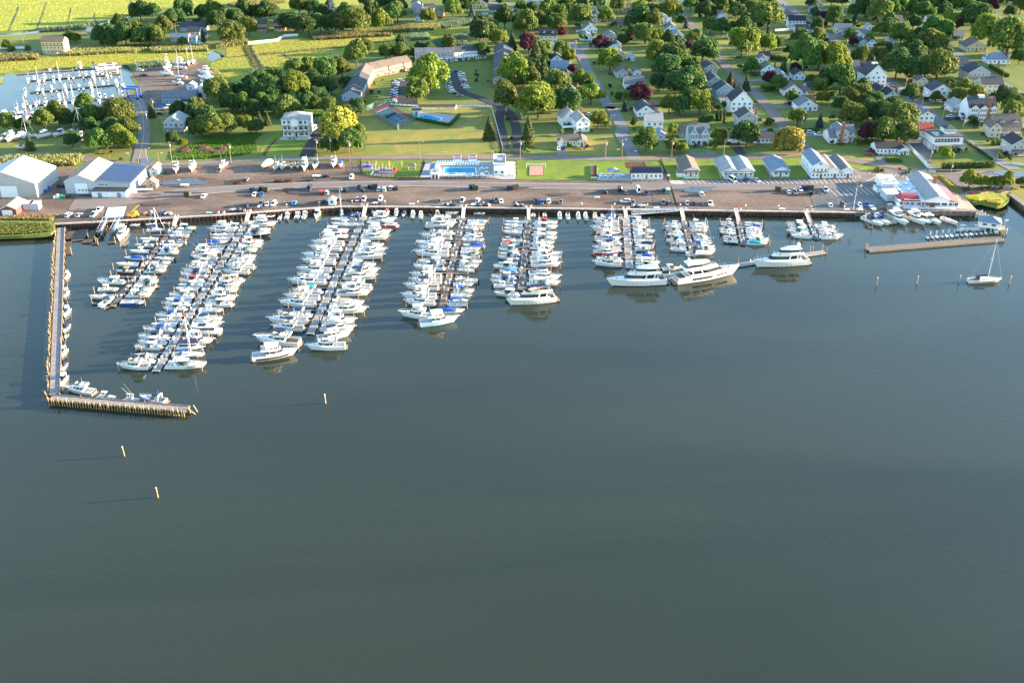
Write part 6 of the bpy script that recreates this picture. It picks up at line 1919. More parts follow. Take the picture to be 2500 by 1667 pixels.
def gable(r,x0,x1,y0,y1,z0,h,ridge='x',pitch=.65,wall='wall_white',roof='roof_dark',ov=.35,hip=False,th=.16,front=True,wins=True,storeys=1,wn=None,rowh=2.6,lit=0,attic=True,base=0,side_wins=True,name='wall'):
 z1 = z0 + h
 m_ = MB()
 w,d = x1 - x0,y1 - y0
 if ridge == 'x':
  rh = d / 2 * pitch
  ym = (y0 + y1) / 2
  if hip:
   m_.box(x0,x1,y0,y1,z0,z1)
  else:
   m_.add([(x0,y0,z0),(x0,y1,z0),(x0,y1,z1),(x0,ym,z1 + rh),(x0,y0,z1),(x1,y0,z0),(x1,y1,z0),(x1,y1,z1),(x1,ym,z1 + rh),(x1,y0,z1)],
 [(0,1,2,3,4)[::-1],(5,6,7,8,9),(0,5,9,4),(1,2,7,6),(4,9,8,3),(3,8,7,2)])
 else:
  rh = w / 2 * pitch
  xm = (x0 + x1) / 2
  if hip:
   m_.box(x0,x1,y0,y1,z0,z1)
  else:
   m_.add([(x0,y0,z0),(x1,y0,z0),(x1,y0,z1),(xm,y0,z1 + rh),(x0,y0,z1),(x0,y1,z0),(x1,y1,z0),(x1,y1,z1),(xm,y1,z1 + rh),(x0,y1,z1)],
 [(0,1,2,3,4),(5,6,7,8,9)[::-1],(0,4,9,5),(1,6,7,2),(4,3,8,9),(3,2,7,8)])
 wl = obj(name,m_.mesh('wall',wall),r)
 if base:
  obj('foundation',MB().box(x0 - .02,x1 + .02,y0 - .02,y1 + .02,z0 - base,z0).mesh('foundation','foundation'),r)
 m_ = MB()
 e = .04
 if ridge == 'x':
  s = ov * pitch
  if hip:
   hx = min(d / 2,w / 2 - .3)
   A,B_,C,D = (x0 - ov,y0 - ov,z1 - s + e),(x1 + ov,y0 - ov,z1 - s + e),(x1 + ov,y1 + ov,z1 - s + e),(x0 - ov,y1 + ov,z1 - s + e)
   P,Q = (x0 + hx,ym,z1 + rh + e),(x1 - hx,ym,z1 + rh + e)
   m_.add([A,B_,C,D,P,Q],[(0,1,5,4),(1,2,5),(2,3,4,5),(3,0,4),(3,2,1,0)])
  else:
   slab(m_,[(x0 - ov,y0 - ov,z1 - s + e),(x1 + ov,y0 - ov,z1 - s + e),(x1 + ov,ym,z1 + rh + e),(x0 - ov,ym,z1 + rh + e)],th)
   slab(m_,[(x0 - ov,ym,z1 + rh + e),(x1 + ov,ym,z1 + rh + e),(x1 + ov,y1 + ov,z1 - s + e),(x0 - ov,y1 + ov,z1 - s + e)],th)
 else:
  s = ov * pitch
  if hip:
   hy = min(w / 2,d / 2 - .3)
   A,B_,C,D = (x0 - ov,y0 - ov,z1 - s + e),(x1 + ov,y0 - ov,z1 - s + e),(x1 + ov,y1 + ov,z1 - s + e),(x0 - ov,y1 + ov,z1 - s + e)
   P,Q = (xm,y0 + hy,z1 + rh + e),(xm,y1 - hy,z1 + rh + e)
   m_.add([A,B_,C,D,P,Q],[(0,1,4),(1,2,5,4),(2,3,5),(3,0,4,5),(3,2,1,0)])
  else:
   slab(m_,[(x0 - ov,y0 - ov,z1 - s + e),(xm,y0 - ov,z1 + rh + e),(xm,y1 + ov,z1 + rh + e),(x0 - ov,y1 + ov,z1 - s + e)][::1],th)
   slab(m_,[(xm,y0 - ov,z1 + rh + e),(x1 + ov,y0 - ov,z1 - s + e),(x1 + ov,y1 + ov,z1 - s + e),(xm,y1 + ov,z1 + rh + e)][::1],th)
 rf = obj('roof',m_.mesh('roof',roof),r)
 if not hip and ridge == 'y':
  t_ = MB()
  for sg in (-1,1):
   xe = x0 - ov if sg < 0 else x1 + ov
   t_.add([(xe,y0 - ov - .03,z1 - s - .12),(xm,y0 - ov - .03,z1 + rh - .12),(xm,y0 - ov - .03,z1 + rh + .12),(xe,y0 - ov - .03,z1 - s + .12)],[(0,1,2,3)])
  obj('fascia',t_.mesh('fascia','trim'),rf)
 if wins:
  for f in range(storeys):
   zb = z0 + .9 + f * rowh
   if zb + 1.2 > z1 + .35:
    break
   if front:
    n = wn or max(1,int(w / 2.7))
    for i in range(n):
     xx = x0 + (i + .5) * w / n
     if f == 0 and n >= 3 and i == n // 2 and front != 'nodoor':
      obj('door',DOOR,r,(xx,y0,z0 + .05),0,(1.05,1,2.1))
      continue
     obj('window',WIN,r,(xx,y0,zb),0,(min(1.5,w / n * .55),1,1.35))
   if side_wins:
    n = max(1,int(d / 3.3))
    for i in range(n):
     yy = y0 + (i + .5) * d / n
     obj('window',WIN,r,(x1,yy,zb),math.pi / 2,(1.1,1,1.3))
     if i % 2 == 0:
      obj('window',WIN,r,(x0,yy,zb),-math.pi / 2,(1.1,1,1.3))
  if ridge == 'y' and not hip and front and attic and rh > 1.6:
   obj('window',WIN,r,((x0 + x1) / 2,y0,z1 + rh * .12),0,(1.3,1,min(1.3,rh * .5)))
 return wl,rf
def chimney(r,x,y,z0,z1,s=.9,m=None):
 obj('chimney',m or BRICKC,r,(x,y,z0),0,(s,s,z1 - z0))
def porch(r,x0,x1,y0,d,z0,z1,roof=True,m='trim',n=None,railing=True,rm='roof_dark'):
 obj('porch_deck',MB().box(x0,x1,y0 - d,y0 - .01,z0 - .3,z0).mesh('porch_deck','wood_grey'),r)
 n = n or max(2,int((x1 - x0) / 2.5))
 for i in range(n + 1):
  xx = x0 + .12 + i * (x1 - x0 - .24) / n
  obj('porch_post',MB().box(xx - .1,xx + .1,y0 - d + .05,y0 - d + .25,(-.3 if z0 < .6 else -z0) + z0,z1).mesh('porch_post',m),r)
 if railing:
  q = MB().box(x0,x1,y0 - d + .1,y0 - d + .2,z0 + .85,z0 + .95)
  k = int((x1 - x0) / .45)
  for i in range(k):
   q.box(x0 + i * .45,x0 + i * .45 + .07,y0 - d + .12,y0 - d + .18,z0,z0 + .85)
  obj('railing',q.mesh('railing',m),r)
 if roof:
  q = MB()
  slab(q,[(x0 - .2,y0 - d - .25,z1),(x1 + .2,y0 - d - .25,z1),(x1 + .2,y0 - .02,z1 + d * .25),(x0 - .2,y0 - .02,z1 + d * .25)],.14)
  obj('porch_roof',q.mesh('porch_roof',rm),r)
def dormer(r,x,y,z,w=1.6,d=2.2,wall='wall_white',roof='roof_dark',rot=0):
 q = MB().add([(x - w / 2,y,z),(x + w / 2,y,z),(x + w / 2,y,z + 1.2),(x,y,z + 1.9),(x - w / 2,y,z + 1.2),(x - w / 2,y + d,z),(x + w / 2,y + d,z),(x + w / 2,y + d,z + 1.2),(x,y + d,z + 1.9),(x - w / 2,y + d,z + 1.2)],
 [(0,1,2,3,4),(5,6,7,8,9)[::-1],(0,4,9,5),(1,6,7,2),(4,3,8,9),(3,2,7,8)])
 dm_ = obj('dormer',q.mesh('dormer',wall),r)
 q = MB()
 slab(q,[(x - w / 2 - .2,y - .2,z + 1.08),(x,y - .2,z + 1.94),(x,y + d,z + 1.94),(x - w / 2 - .2,y + d,z + 1.08)],.1)
 slab(q,[(x,y - .2,z + 1.94),(x + w / 2 + .2,y - .2,z + 1.08),(x + w / 2 + .2,y + d,z + 1.08),(x,y + d,z + 1.94)],.1)
 obj('dormer_roof',q.mesh('dormer_roof',roof),dm_)
 obj('window',WIN,dm_,(x,y,z + .15),0,(w * .62,1,1.1))
WALLW = {'white': 'white','cream': 'cream','yellow': 'yellow','grey': 'grey','blue': 'blue','bluegrey': 'blue-grey','beige': 'beige','tan': 'tan','green': 'grey-green','orange': 'orange-brown','shingle': 'brown-shingled','metal': 'grey'}
HOUSES = """
T1 2135,352,285,9,1,x,grey,dark,c
T1 2145,442,135,9,2,x,beige,dark,
T1 1985,467,195,7,1,x,beige,blue,
T1 1275,440,70,8,1,x,orange,dark,
T1 1030,402,140,8,1,x,grey,light,
T1 2110,1010,40,5,1,y,white,white,
T2 635,352,110,9,2,x,orange,dark,p
T2 830,342,120,8,2,x,orange,dark,pc
T2 2325,120,90,9,2,y,white,dark,
T3 90,155,100,10,2,y,grey,blue,c
T3 215,135,110,8,1,x,grey,brown,c
T3 105,245,90,8,1,y,white,dark,
T3 330,195,85,8,1,y,tan,dark,
T3 770,98,140,10,1,y,cream,black,
T3 965,140,190,8,1,x,white,dark,p
T3 1385,88,115,10,2,y,white,dark,
T3 1330,20,150,9,1,x,white,dark,
T3 2065,252,90,9,2,y,white,dark,
T3 2020,155,110,10,1,y,grey,dark,
T4 70,312,210,9,1,x,tan,brown,
T3 1530,485,190,10,2,x,cream,black,d
T3 1550,592,115,12,1,y,white,dark,
T3 1990,375,160,9,1,y,white,grey,
T3 1950,455,130,8,1,y,white,grey,g
T3 2225,460,125,12,1,y,beige,grey,
T3 2250,595,160,12,1,y,white,black,
T3 1625,722,150,12,1,y,white,dark,
T3 1655,802,190,10,1,x,bluegrey,blue,
T3 1740,905,120,11,1,y,white,black,
T3 1800,965,100,10,1,x,grey,dark,
T3 1810,1092,110,12,1,y,cream,grey,c
T4 85,865,125,13,1,y,bluegrey,brown,c
T4 250,852,90,9,1,y,white,brown,
T4 150,140,120,9,1,x,beige,brown,c
T4 475,125,80,8,1,x,grey,grey,
T4 540,275,90,10,2,y,white,blue,
T4 630,365,130,12,1,y,white,grey,
T4 700,443,120,10,1,y,white,blue,c
T4 770,530,45,10,1,y,white,black,
T4 1190,245,110,10,1,x,grey,blue,h
T4 1330,445,120,9,1,y,white,light,c
T4 1830,140,95,12,1,y,white,blue,c
T4 1915,232,100,9,1,x,white,brown,
T4 2010,315,190,9,2,x,white,black,
T4 2070,375,145,9,1,x,white,dark,
T4 2180,455,120,9,1,y,yellow,grey,c
T4 2280,475,130,10,1,y,beige,brown,
T4 2210,95,80,8,2,x,cream,light,
T4 30,592,90,9,2,y,white,dark,
T4 75,665,70,7,1,y,beige,brown,
T4 187,684,76,7,1,y,white,light,g
T4 220,985,220,10,1,x,white,grey,gc
T4 1060,855,140,13,2,y,green,dark,
T4 1110,962,170,14,1,y,bluegrey,dark,
T4 1220,1105,200,11,2,y,blue,dark,cp
T4 1395,1285,235,13,3,y,white,black,
T4 1470,1420,210,11,2,y,grey,dark,c
T4 1700,832,175,11,1,y,white,brown,c
T4 1640,705,110,8,1,y,white,grey,
T4 1660,668,110,6,1,x,grey,dark,
T4 1850,915,145,12,1,y,white,blue,
T4 2040,893,130,11,1,y,white,black,
T4 1965,1065,195,11,1,y,white,brown,
T4 2165,1025,95,8,1,x,white,dark,
T4 2130,1235,220,11,1,y,white,grey,c
T4 345,1295,195,14,1,y,white,dark,c
T4 435,1243,70,7,1,x,white,dark,
B4 440,285,185,11,2,x,white,light,pc
B4 510,380,85,8,1,y,bluegrey,blue,
B4 770,352,100,7,1,x,blue,dark,
T5 60,160,110,11,1,y,blue,grey,
T5 290,185,160,8,1,x,bluegrey,grey,
T5 175,222,120,9,1,y,white,blue,
T5 360,372,190,9,1,x,cream,grey,
T5 505,435,150,14,1,y,white,grey,
T5 575,520,95,10,1,y,bluegrey,dark,
T5 665,525,100,9,1,y,white,dark,
T5 205,565,75,9,1,y,blue,dark,
T5 1330,265,95,9,1,x,white,dark,
T5 965,275,90,9,1,x,white,brown,
T5 645,340,60,6,1,y,white,light,
T5 880,495,60,6,1,y,white,light,
T5 1130,640,85,8,1,y,white,brown,
T5 1620,450,125,9,1,x,white,grey,
T5 1820,575,225,13,1,y,cream,brown,
T5 2070,715,240,11,1,x,white,blue,hc
T5 1620,775,215,10,1,x,grey,dark,
T5 1840,905,240,12,2,y,grey,dark,p
T5 1990,1040,235,11,2,x,cream,dark,c
T5 1425,1112,230,12,2,y,white,dark,dc
T5 700,985,235,13,3,y,white,dark,bk
T5 480,785,100,8,1,x,white,grey,
T5 505,855,190,8,1,x,beige,brown,
T5 790,1065,115,12,1,y,white,dark,
T5 890,1115,140,11,1,y,white,black,c
T5 1225,955,115,8,1,y,beige,brown,
T5 1120,1235,105,10,1,y,white,grey,c
T5 1150,1365,130,12,2,y,white,black,c
T5 1260,1395,175,10,2,y,white,blue,c
B5 1275,335,155,9,1,x,white,red,
T5 1645,1245,195,10,1,y,white,light,p
B5 2300,545,210,12,2,y,grey,black,p
T5 2150,65,200,11,2,y,bluegrey,grey,c
T5 1975,255,115,10,2,x,white,brown,
T5 2065,285,110,9,1,y,white,dark,
T5 2215,345,85,9,1,y,white,blue,
T5 2310,410,110,10,1,y,bluegrey,blue,
T5 1935,160,60,7,1,x,grey,grey,
T5 480,30,80,8,1,y,cream,red,
T4 740,20,60,8,1,y,white,grey,
T4 1080,50,120,9,1,x,white,grey,
T4 1870,1,80,9,1,y,white,blue,
T5 2060,15,110,9,1,x,white,blue,
"""
hid = 0
for ln in HOUSES.strip().splitlines():
 t_,rest = ln.split(' ')
 f = rest.split(',')
 u_,v_,wpx = float(f[0]),float(f[1]),float(f[2])
 if wpx < 5:
  continue
 d,st,rdg,wc,rc,ex = float(f[3]),int(f[4]),f[5],f[6],f[7],f[8]
 p_ = px(t_,u_,v_)
 W = wpx / TILES[t_][2] / PXM(*p_)
 hid += 1
 R = random.Random(hid * 17)
 r = empty('house',G(*p_),R.uniform(-.05,.05) + (.06 if p_[0] > 1400 and rdg == 'y' else 0))
 h = 2.7 * st + (.4 if st == 1 else .2)
 wm,rm = 'wall_' + wc,'roof_' + rc
 pit = R.uniform(.55,.72) if st < 3 else .95
 hip = 'h' in ex
 W2 = max(5.0,W)
 if 'g' in ex:
  gable(r,-W2 / 2,W2 / 2,0,d,.3,h,rdg,pit,wm,rm,hip=hip,storeys=st,base=.3,wins=False)
  obj('garage_door',GAR,r,(0,0,.32),0,(min(4.8,W2 * .6),1,2.2))
  obj('window',WIN,r,(W2 * .36,0,1.2),0,(.9,1,1.1))
 else:
  gable(r,-W2 / 2,W2 / 2,0,d,.3,h,rdg,pit,wm,rm,hip=hip,storeys=st,base=.3)
 rh = (d if rdg == 'x' else W2) / 2 * pit
 desc = {1: 'single-storey',2: 'two-storey',3: 'three-storey'}[st]
 if 'c' in ex:
  chimney(r,W2 * (.44 if rdg == 'y' else .3),d * .35 if rdg == 'y' else d * .5,.3,h + rh + 1.1,1.0)
 if 'p' in ex:
  porch(r,-W2 * .45,W2 * .45,0,2.2,.4,2.6,m='trim',rm=rm)
 if 'd' in ex:
  for k in (-.25,.25):
   if rdg == 'x':
    dormer(r,k * W2,d * .16,h + .3 + d * .16 * pit - .2,1.7,2.4,wm,rm)
 if 'b' in ex:
  porch(r,-W2 * .45,W2 * .45,0,2.2,3.2,5.6,roof=False)
 if 'k' in ex:
  obj('roof_deck',MB().box(-1.6,1.6,d * .3,d * .3 + 3,h + rh - .3,h + rh + .5).mesh('roof_deck','white'),r)
 if st == 1 and W2 > 8 and not ex and hid % 3 == 0:     # a lower wing or garage at the side
  ww = W2 * .42
  sx = 1 if hid % 2 else -1
  xc = sx * (W2 / 2 + ww / 2 - .05)
  gable(r,xc - ww / 2,xc + ww / 2,1.5,d - 1.0,.3,2.5,'x',.5,wm,rm,storeys=1,name='wing_wall')
 if st >= 2 and 'p' not in ex and hid % 2 == 0:
  gable(r,W2 / 2 - .05,W2 / 2 + 4.2,d * .35,d * .9,.3,2.6,'x',.5,wm,rm,storeys=1,name='wing_wall')
 if hid % 3 == 1:
  obj('roof_vent',MB().box(-.2,.2,-.2,.2,0,.5).mesh('roof_vent','silver'),r,(W2 * .12,d * .6,.3 + h + rh * (.75 if rdg == 'y' else .8)))
 zz = zone(p_)
 reg(r,'%s %s %s-roofed house' % (WALLW[wc],desc,rc),zz,'house','houses of the shore town','such from the left',alike=True)
# ------------------------------------------------------------------ single buildings
def bhouse(name,tile,u_,v_,wpx,label,rz=0.0,cat='house',group=None):
 p_ = px(tile,u_,v_)
 r = empty(name,G(*p_),rz)
 tag(r,label,cat,group)
 return r,wpx / TILES[tile][2] / PXM(*p_)
r,W = bhouse('house','T1',600,602,245,'tall yellow three-storey house with brown roof by the marsh')
gable(r,-W / 2,W / 2,0,9,.3,8.6,'x',.55,'wall_yellow','roof_brown',storeys=3,base=.3,wn=6)
obj('storey_band',MB().box(-W / 2 - .1,W / 2 + .1,-.12,0,5.9,6.2).mesh('storey_band','brownpaint'),r)
obj('stair',MB().prism([(-W * .35,-2.4),(W * .2,-2.4),(W * .2,-.02),(-W * .35,-.02)],-.05,[(W * .05,-2.4),(W * .2,-2.4),(W * .2,-.02),(W * .05,-.02)],2.4).mesh('stair','tan'),r)
porch(r,-W * .1,W * .48,0,2.0,2.9,3.0,roof=False,m='tan')
r,W = bhouse('house','B1',1930,288,215,'gabled grey-white beach house with upper deck, beside the side street')
gable(r,-W / 2,W / 2,0,12,2.6,3.0,'y',.55,'wall_bluegrey','roof_light',storeys=1,wn=4,ov=.5)
obj('ground_floor',MB().box(-W / 2 + .4,W / 2 - .4,1.0,12,0,2.59).mesh('ground_floor','wall_white'),r)
porch(r,-W * .5,W * .56,-.02,1.8,2.6,2.7,roof=False,m='trim')
for k in (-.3,-.05,.2):
 obj('window',WIN,r,(k * W,1.0,.4),0,(1.5,1,1.9))
r,W = bhouse('house','B2',1010,345,290,'large white three-storey hip-roofed house with balconies behind the road')
gable(r,-W / 2,W / 2,0,13,.5,9.4,'x',.42,'wall_white','roof_light',hip=True,storeys=0,base=.5,ov=.6)
for f in range(3):
 for i,k in enumerate((-.40,-.22,0,.22,.40)):
  obj('window',WIN,r,(k * W,0,1.2 + f * 3.1),0,(2.1 if i in (1,2,3) else 1.5,1,1.8 if f else 1.6))
 for k in range(3):
  obj('window',WIN,r,(W / 2,2 + k * 4,1.2 + f * 3.1),math.pi / 2,(1.4,1,1.6))
for f in (1,2):
 porch(r,-W * .48,-W * .16,-.02,1.6,.5 + f * 3.1,3.4 + f * 3.1,roof=False)
 porch(r,W * .16,W * .48,-.02,1.6,.5 + f * 3.1,3.4 + f * 3.1,roof=False)
gable(r,-W * .13,W * .13,-1.6,1,6.6,3.2,'y',.6,'wall_white','roof_light',wins=False,name='centre_gable')
porch(r,-W * .16,W * .16,-.02,1.8,3.6,6.55,roof=False)
obj('door',DOOR,r,(0,-.02,.55),0,(1.6,1,2.4))
obj('terrace',MB().box(-W * .56,W * .56,-4.5,-.1,-.1,.4).mesh('terrace','concrete'),r)
r,W = bhouse('house','B4',930,440,225,'white two-gabled Victorian house with brick chimney facing the shore road')
gable(r,-W / 2,W / 2,1.2,11,.6,6.2,'x',.75,'wall_bluegrey','roof_grey',storeys=0,base=.6)
for k in (-1,1):
 xc = k * W * .27
 gable(r,xc - W * .19,xc + W * .19,0,6,.6,6.2,'y',1.25,'wall_bluegrey','roof_grey',storeys=0,wins=False,name='gable_wall')
 for i in (-1,0,1):
  obj('window',WIN,r,(xc + i * 1.25,0,4.2),0,(1.05,1,1.9))
 obj('window',WIN,r,(xc,0,1.3),0,(2.6,1,1.5))
 obj('window',WIN,r,(xc,0,7.2),0,(1.7,1,.8))
obj('door',DOOR,r,(0,1.2,.65),0,(1.3,1,2.3))
for k in (-.7,.7):
 obj('window',WIN,r,(k,1.2,4.2),0,(.9,1,1.9))
 obj('portico_column',MB().tube((k * 1.6,-.6,0),(k * 1.6,-.6,3.2),.15,.13,8).mesh('portico_column','white'),r)
obj('portico_roof',MB().box(-1.5,1.5,-.9,1.15,3.2,3.5).mesh('portico_roof','white'),r)
chimney(r,-W * .12,6,.6,12.4,1.2)
r,W = bhouse('house','B4',1490,415,515,'long low white ranch house with dark roof behind the round dark tree')
gable(r,-W * .2,W / 2,0,9,.3,2.9,'x',.42,'wall_white','roof_dark',storeys=1,base=.3,wn=8)
gable(r,-W / 2,-W * .24,.8,8,.3,2.6,'x',.42,'wall_white','roof_dark',wins=False,name='garage_wall')
obj('breezeway',MB().box(-W * .24,-W * .2,2,7,.3,2.7).mesh('breezeway','wall_white'),r)
obj('garage_door',GAR,r,(-W * .37,.8,.35),0,(4.6,1,2.1))
r,W = bhouse('house','B3',1795,452,320,'cream ranch house with brown hipped roof on the corner lawn')
gable(r,-W / 2,W * .22,1.5,10,.3,2.9,'x',.5,'wall_cream','roof_brown',storeys=1,base=.3,wn=7)
gable(r,W * .16,W / 2,0,9,.3,2.9,'y',.5,'wall_cream','roof_brown',storeys=1,base=.3,wn=3,name='front_wing')
gable(r,-W * .48,-W * .34,-.5,5,.3,3.3,'y',.3,'wall_white','roof_brown',wins=False,name='side_wing')
chimney(r,W * .1,6,.3,6.6,.8,GREYC)
r,W = bhouse('house','B3',1915,288,150,'white gabled farmhouse with pale roof left of the first street',.22)
gable(r,-W / 2,W / 2,0,13,.3,5.6,'y',.8,'wall_white','roof_light',storeys=2,base=.3)
gable(r,-W / 2 - 5,W / 2 - 3,12.5,22,.3,4.6,'y',.9,'wall_white','roof_light',storeys=1,name='barn_wall')
obj('pergola',MB().box(-W / 2 - 7,-W / 2 - .1,2,5,2.6,2.8).box(-W / 2 - 7,-W / 2 - 6.8,2,2.2,0,2.6).box(-W / 2 - 7,-W / 2 - 6.8,4.8,5,0,2.6).mesh('pergola','white'),r)
chimney(r,1.5,9,4,11.5,.9)
r,W = bhouse('house','B5',330,410,300,'beige house with tall brick chimney and white balcony above the cottages')
gable(r,-W * .2,W * .22,0,13,.3,6.0,'y',.6,'wall_beige','roof_grey',storeys=2,base=.3)
gable(r,-W * .45,-W * .2,-1,12,.3,3.0,'x',.5,'wall_white','roof_grey',storeys=1,base=.3,name='porch_wing')
gable(r,W * .22,W * .5,2,12,.3,5.0,'x',.6,'wall_beige','roof_grey',storeys=2,base=.3,name='side_wing')
chimney(r,-W * .02,-.55,0,11.5,1.3)
porch(r,W * .24,W * .55,2,2.2,3.1,3.2,roof=False)
r,W = bhouse('house','B5',900,545,350,'low white ranch with black roof and front terrace beside the long white fence')
gable(r,-W / 2,W * .22,2,11,.3,2.9,'x',.5,'wall_white','roof_black',storeys=1,base=.3,wn=6)
gable(r,W * .18,W / 2,0,12,.3,2.9,'y',.45,'wall_white','roof_black',storeys=1,base=.3,wn=4,name='front_wing')
porch(r,-W * .32,W * .17,2,2.4,.5,2.4,roof=False)
chimney(r,-W * .15,6.5,.3,6.6,.9)
chimney(r,W * .3,8,.3,6.8,.9)
r,W = bhouse('house','B5',1500,488,345,'modern white flat-topped house with glazed balconies behind the long hedge',.06)
obj('ground_floor',MB().box(-W / 2,W / 2,0,14,0,3.3).mesh('ground_floor','wall_bluegrey'),r)
obj('upper_floor',MB().box(-W / 2 + .5,W / 2 - .3,.8,13.5,3.3,6.9).mesh('upper_floor','wall_white'),r)
obj('roof',MB().box(-W / 2 + .1,W / 2 + .1,.3,14,6.9,7.25).mesh('roof','roof_dark'),r)
gable(r,0,W * .32,5,12,7.2,2.6,'x',.35,'wall_white','roof_dark',hip=True,storeys=1,wn=5,name='top_floor',front='nodoor')
obj('solar_panel',MB().box(-W * .4,-W * .12,2,9,7.27,7.36).mesh('solar_panel','solar'),r)
for i in range(8):
 obj('window',WIN,r,(-W / 2 + 1.8 + i * (W - 3) / 8,.8,4.0),0,(1.9,1,2.3))
for i in range(6):
 obj('window',WIN,r,(-W / 2 + 6 + i * (W - 7) / 6,0,.5),0,(1.8,1,2.2))
for k in range(2):
 obj('garage_door',GAR,r,(-W / 2,4.5 + 5 * k,.1),-math.pi / 2,(4,1,2.6))
porch(r,-W / 2,W / 2,-.02,2.4,3.3,3.4,roof=False,n=9)
r,W = bhouse('house','T5',1865,1355,300,'big white gabled house with tall brick chimney right of the third street',-.03)
gable(r,-W / 2,W / 2,0,13,.4,8.0,'x',.75,'wall_white','roof_dark',storeys=0,base=.4)
for k in (-.32,.02,.36):
 gable(r,k * W - 2,k * W + 2,-1.2,4,.4,8.0,'y',.8,'wall_white','roof_dark',wins=False,name='bay_wall')
 for f in range(3):
  for i in (-1,0,1):
   obj('window',WIN,r,(k * W + i * 1.2,-1.2,1.1 + f * 2.6),0,(.95,1,1.6))
for f in range(3):
 for k in range(3):
  obj('window',WIN,r,(W / 2,2.5 + k * 4,1.1 + f * 2.6),math.pi / 2,(1.1,1,1.5))
chimney(r,W * .2,-.75,0,14.5,1.5)
porch(r,-W * .62,-W * .5,6,3,.4,3,rm='roof_dark')
obj('roof_deck',MB().box(-1.4,1.8,5.2,7.8,12.4,14).mesh('roof_deck','white'),r)
r,W = bhouse('house','B5',2150,345,285,'brown-shingled house with two dormers and long white balcony at right',-.05)
gable(r,-W / 2,W / 2,0,12,.4,5.8,'x',.85,'wall_shingle','roof_brown',storeys=2,base=.4,wn=6)
for k in (-.2,.3):
 dormer(r,k * W,1.4,7.2,2.4,3.2,'wall_beige','roof_brown')
gable(r,-W / 2 - 3,-W / 2 + 3,-2,8,.4,5.4,'y',.8,'wall_beige','roof_brown',storeys=2,name='gable_wing')
porch(r,-W * .36,W * .5,-.02,2.6,3.0,3.1,roof=False)
chimney(r,W * .12,6,.4,13.2,1.0)
# ------------------------------------------------------------------ apartment court: wings of stepped units
def wing(a,b,depth,h,wall,roof,label,units=3,upper=None,pitch=.5,step=.25,side=1):
 d = (b - a)
 L = d.length
 r = empty('apartment_wing',a,math.atan2(d.y,d.x))
 tag(r,label,'apartment building','wings of the apartment court')
 uw = L / units
 for i in range(units):
  z = step * (i % 2)
  y0,y1 = (0,depth) if side > 0 else (-depth,0)
  gable(r,i * uw + .02,(i + 1) * uw - .02,y0 + .0 + (i % 2) * .4,y1,.2,h + z,'x',pitch,wall,roof,storeys=2,side_wins=(i in (0,units - 1)),base=.2,wn=max(3,int(uw / 3)),ov=.3)
  if upper:
   obj('upper_siding',MB().box(i * uw + .0,(i + 1) * uw - .0,y0 - .06 + (i % 2) * .4,y0 - .005 + (i % 2) * .4,h * .52,h + .1).mesh('upper_siding',upper),r)
  for k in (.3,.7):
   x = i * uw + k * uw
   obj('entry_canopy',MB().box(x - 1,x + 1,y0 - 1.3 + (i % 2) * .4,y0 - .02 + (i % 2) * .4,2.5,2.75).mesh('entry_canopy','trim'),r)
 return r
wing(g('T2',1870,862),g('T2',2285,775),11,5.6,'brick','roof_brown','long brick apartment wing with brown roof at the back left',5)
wing(g('T3',60,690),g('T3',490,690),11,5.6,'wall_grey','roof_grey','grey apartment wing with white porches at the back',4)
wing(g('T3',500,682),g('T3',850,650),11,6.0,'wall_white','roof_dark','white apartment wing at the back of the court',4)
a_,b_ = g('T2',1715,1165),g('T2',1865,880)
r = empty('apartment_wing',a_,0)
tag(r,'stepped blue and brick apartment wing nearest the wood','apartment building','wings of the apartment court')
dy = (b_.y - a_.y) / 4
dx = (b_.x - a_.x) / 4
for i in range(4):
 x1 = i * dx
 wl,rf = gable(r,x1 - 10.5,x1,i * dy + .02,(i + 1) * dy - .02 + (8 if i == 3 else 0),.2,5.6 + .3 * (i % 2),'y',.5,'wall_blue' if i == 0 else 'wall_bluegrey','roof_dark' if i != 3 else 'roof_brown',storeys=2,base=.2,ov=.3)
 obj('brick_base',MB().box(x1 - 10.56,x1 + .06,i * dy - (.06 if i == 0 else -.1),(i + 1) * dy - .05,.0,2.7).mesh('brick_base','brick'),r)
a_,b_ = g('T3',950,975),g('T3',960,610)
r = empty('apartment_wing',a_,0)
tag(r,'dark-roofed apartment wing on the right of the court','apartment building','wings of the apartment court')
dy = (b_.y - a_.y) / 4
for i in range(4):
 x1 = (b_.x - a_.x) / 4 * i
 gable(r,x1 - 1.5,x1 + 11.5,i * dy + .02,(i + 1) * dy - .02,.2,5.6 + .3 * (i % 2),'y',.5,'wall_bluegrey' if i else 'wall_grey','roof_dark',storeys=2,base=.2,ov=.3)
 obj('brick_base',MB().box(x1 - 1.56,x1 + 11.56,i * dy - (.06 if i == 0 else -.1),(i + 1) * dy - .05,.0,2.6).mesh('brick_base','brick'),r)
